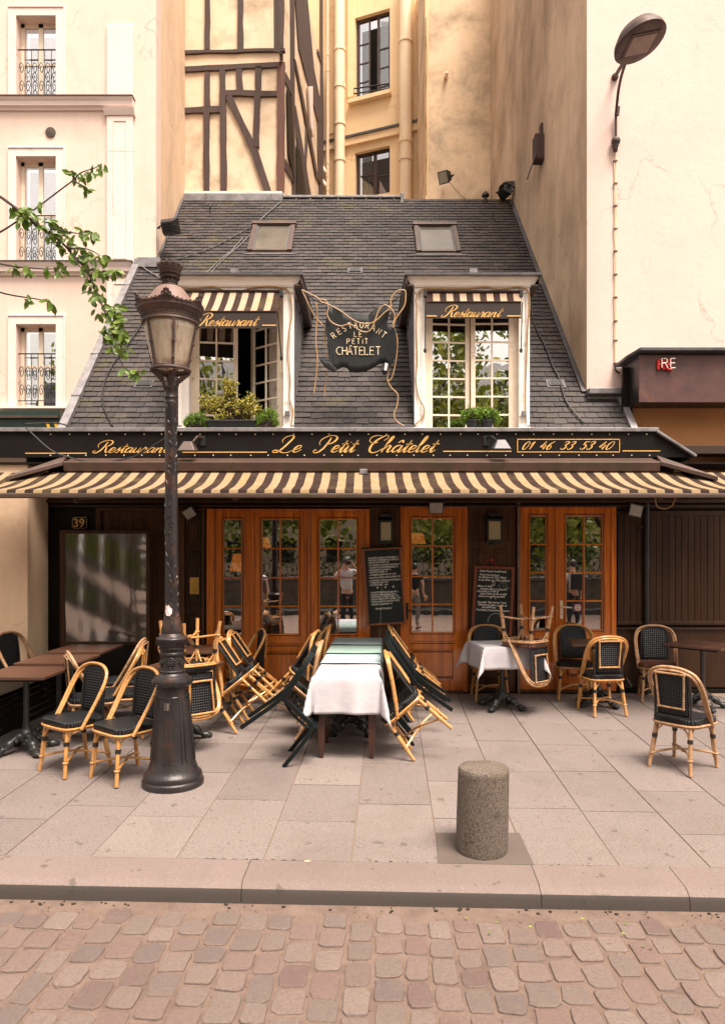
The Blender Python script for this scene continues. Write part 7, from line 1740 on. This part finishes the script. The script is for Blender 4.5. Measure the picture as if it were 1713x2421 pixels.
# ---- people standing behind the camera, mirrored in the door glass
def skin(name,segs,mat,parent,sub=1):
    V=[];R=[];Ed=[];idx={}
    for chain in segs:
        last=None
        for (p,r_) in chain:
            k=tuple(round(c,4) for c in p)
            if k not in idx: idx[k]=len(V); V.append(p); R.append(r_)
            i=idx[k]
            if last is not None and last!=i: Ed.append((last,i))
            last=i
    me=bpy.data.meshes.new(name); me.from_pydata([tuple(v) for v in V],Ed,[]); me.materials.append(mat)
    o=bpy.data.objects.new(name,me); COL.objects.link(o); m_=o.modifiers.new('skin','SKIN'); m_.use_smooth_shade=True
    for i,sv in enumerate(me.skin_vertices[0].data): rr=R[i] if isinstance(R[i],tuple) else (R[i],R[i]); sv.radius=rr; sv.use_root=(i==0)
    s_=o.modifiers.new('sub','SUBSURF'); s_.levels=sub; s_.render_levels=sub
    if parent is not None: o.parent=parent
    return o
M['skin']=paint('skin',(.55,.32,.22),(.5,.28,.19),rough=.5,bump=0); M['hair']=paint('dark_hair',(.02,.013,.009),rough=.5); M['shirtw']=paint('pale_grey_shirt',(.55,.55,.56),(.48,.48,.5),rough=.9); M['shirtb']=paint('black_top',(.012,.012,.014),rough=.9); M['trous']=paint('dark_trousers',(.02,.02,.024),rough=.9); M['trousg']=paint('grey_trousers',(.20,.18,.16),rough=.9); M['tee']=paint('white_tee',(.62,.64,.68),rough=.9)
def person(x,y,h,rz,label,shirt,trous,arms,hat=False,cam_=False,pack=False):
    t=thing('person',label,'person',(0,0,0)); k=h/1.80
    sh=[(-.19,0,1.46),(.19,0,1.46)]; body=[]
    spine=[((0,0,.98),(.13,.09)),((0,.01,1.14),(.115,.085)),((0,.01,1.32),(.145,.095)),((0,0,1.46),(.10,.075)),((0,-.005,1.55),(.052,.055)),((0,-.02,1.64),(.072,.085)),((0,-.025,1.72),(.075,.092)),((0,-.015,1.78),(.05,.06))]
    body.append(spine)
    hands=[]
    for sg,(el_,wr,tip) in zip((-1,1),arms):
        s0=(sg*.185,0,1.45); body.append([spine[3],(s0,.055),(el_,.040),(wr,.026),(tip,(.036,.018))])
        T0=Vector(wr); T1=Vector(tip); d=(T1-T0).normalized(); sd=d.cross(Vector((0,1,.3))).normalized()
        for q,(o_,l_) in enumerate(((-.027,.062),(-.009,.072),(.009,.068),(.026,.054))):
            a=T1+sd*o_; body.append([(tip,(.036,.018)),(tuple(a+d*l_*.5),.0085),(tuple(a+d*l_+Vector((0,-.012,0))),.007)])
        body.append([(tip,(.036,.018)),(tuple(T0+(T1-T0)*.6+sd*.045),.010),(tuple(T1+sd*.062),.008)])
    for sg in (-1,1): body.append([spine[0],((sg*.095,0,.90),.085),((sg*.105,-.01,.50),.055),((sg*.11,.015,.09),.036),((sg*.115,-.03,.035),(.036,.03)),((sg*.12,-.16,.025),(.032,.02))])
    sc=Matrix.Diagonal((k,k,k,1)); o=skin('body',body,M['skin'],t)
    c=[spine[0],((0,.01,1.14),(.13,.10)),((0,.01,1.32),(.16,.11)),((0,0,1.45),(.12,.085))]; ch=[[ (p,tuple(1.06*q for q in r_)) for p,r_ in c]]
    for sg,(el_,wr,tip) in zip((-1,1),arms): ch.append([(c[3][0],tuple(1.06*q for q in c[3][1])),((sg*.185,0,1.45),.066),(tuple((Vector((sg*.185,0,1.45))+Vector(el_))/2),.058)])
    skin('shirt',ch,M[shirt],t)
    tr=[]
    for sg in (-1,1): tr.append([((0,0,1.0),(.14,.105)),((sg*.095,0,.88),.098),((sg*.105,-.01,.50),.070),((sg*.11,.015,.10),.055)])
    skin('trousers',tr,M[trous],t)
    b=MB()
    for sg in (-1,1): b.box((sg*.115-.045,-.20,.0),(sg*.115+.045,.06,.06))
    b.build('shoes',M['hair'],t,bevel=.02)
    b=MB(); b.ball((0,.005,1.735),.102,14,(.86,1,1.0)); b.v=[v for v in b.v]; b.build('hair',M['hair'],t,smooth=True)
    b=MB(); 
    b.ball((0,-.112,1.665),.016,8,(.8,1.2,1.4))
    for sg in (-1,1): b.ball((sg*.078,-.02,1.67),.022,8,(.4,.8,1.3))
    b.build('nose_and_ears',M['skin'],t,smooth=True); b=MB()
    for sg in (-1,1): b.ball((sg*.032,-.100,1.69),.010,8)
    b.box((-.022,-.112,1.622),(.022,-.100,1.630)); b.build('eyes_and_mouth',M['hair'],t,smooth=True)
    if hat: b=MB(); b.ball((0,-.01,1.775),.105,14,(.9,1.05,.75)); b.box((-.07,-.20,1.755),(.07,-.08,1.77)); b.build('cap',M['hair'],t,smooth=40)
    if pack: b=MB(); b.box((-.15,.10,1.05),(.15,.26,1.46)); b.build('backpack',M['trous'],t,bevel=.04)
    if cam_: b=MB(); b.box((-.07,-.19,1.64),(.07,-.13,1.73)); b.tube([(0,-.19,1.685),(0,-.27,1.685)],.035,14); b.build('photo_camera',M['hair'],t,bevel=.005)
    t.matrix_basis=Matrix.Translation((x,y,ZS+.01))@Matrix.Rotation(R_(rz),4,'Z')@sc
up_=[((-.34,-.16,1.42),(-.13,-.17,1.64),(-.07,-.17,1.69)),((.30,-.20,1.30),(.10,-.18,1.58),(.05,-.18,1.64))]
dn=[((-.26,.02,1.18),(-.28,-.04,.93),(-.28,-.05,.85)),((.26,.02,1.18),(.28,-.04,.93),(.28,-.05,.85))]
person(-.42,-.55,1.92,176,'person in a pale grey shirt holding up a camera, mirrored in the third glazed leaf','shirtw','trous',up_,cam_=True)
person(1.42,-1.1,1.78,20,'person with dark hair, black top and grey trousers, mirrored in the single door','shirtb','trousg',dn)
person(5.7,-.9,1.85,-15,'person with a cap, white tee and backpack, mirrored in the right double door','tee','trous',dn,hat=True,pack=True)
person(-2.9,-1.6,1.75,160,'person in a white tee walking past, mirrored in the left leaves','tee','trousg',dn)
# ---- fallen leaves and litter on the cobbles
r=random.Random(8); b=MB()
for px,py in ((1106,2178),(1178,2187),(1257,2195),(1371,2176),(1475,2188),(1446,2232),(1477,2215),(1524,2241),(1543,2246),(1159,2215)):
    Yc=(E-ZS-.01)*FPX/(py-HYP); c=Vector(((px-CXP)*Yc/FPX,Yc,ZS+.022)); leafm(b,c,Vector((r.uniform(-1,1),r.uniform(-1,1),.1)),Vector((0,0,1)),.022,.012)
tag(b.build('fallen_leaves',M['leaf_fresh'],fixn=False),'tiny green leaves scattered on the cobbles','leaves',kind='stuff')
for k,(px,py) in enumerate(((728,2043),)):
    p=G(px,py-4); b=MB(); b.tube([p+Vector((-.02,0,.006)),p+Vector((.005,0,.006))],.0038,7); t=thing('cigarette_end','cigarette end lying in the joint behind the kerb','litter',p); b.build('paper_tube',M['cream'],t,smooth=True)
    b=MB(); b.tube([p+Vector((.005,0,.006)),p+Vector((.016,0,.006))],.0039,7); b.build('filter',M['gold'],t,smooth=True)
bpy.context.view_layer.update()
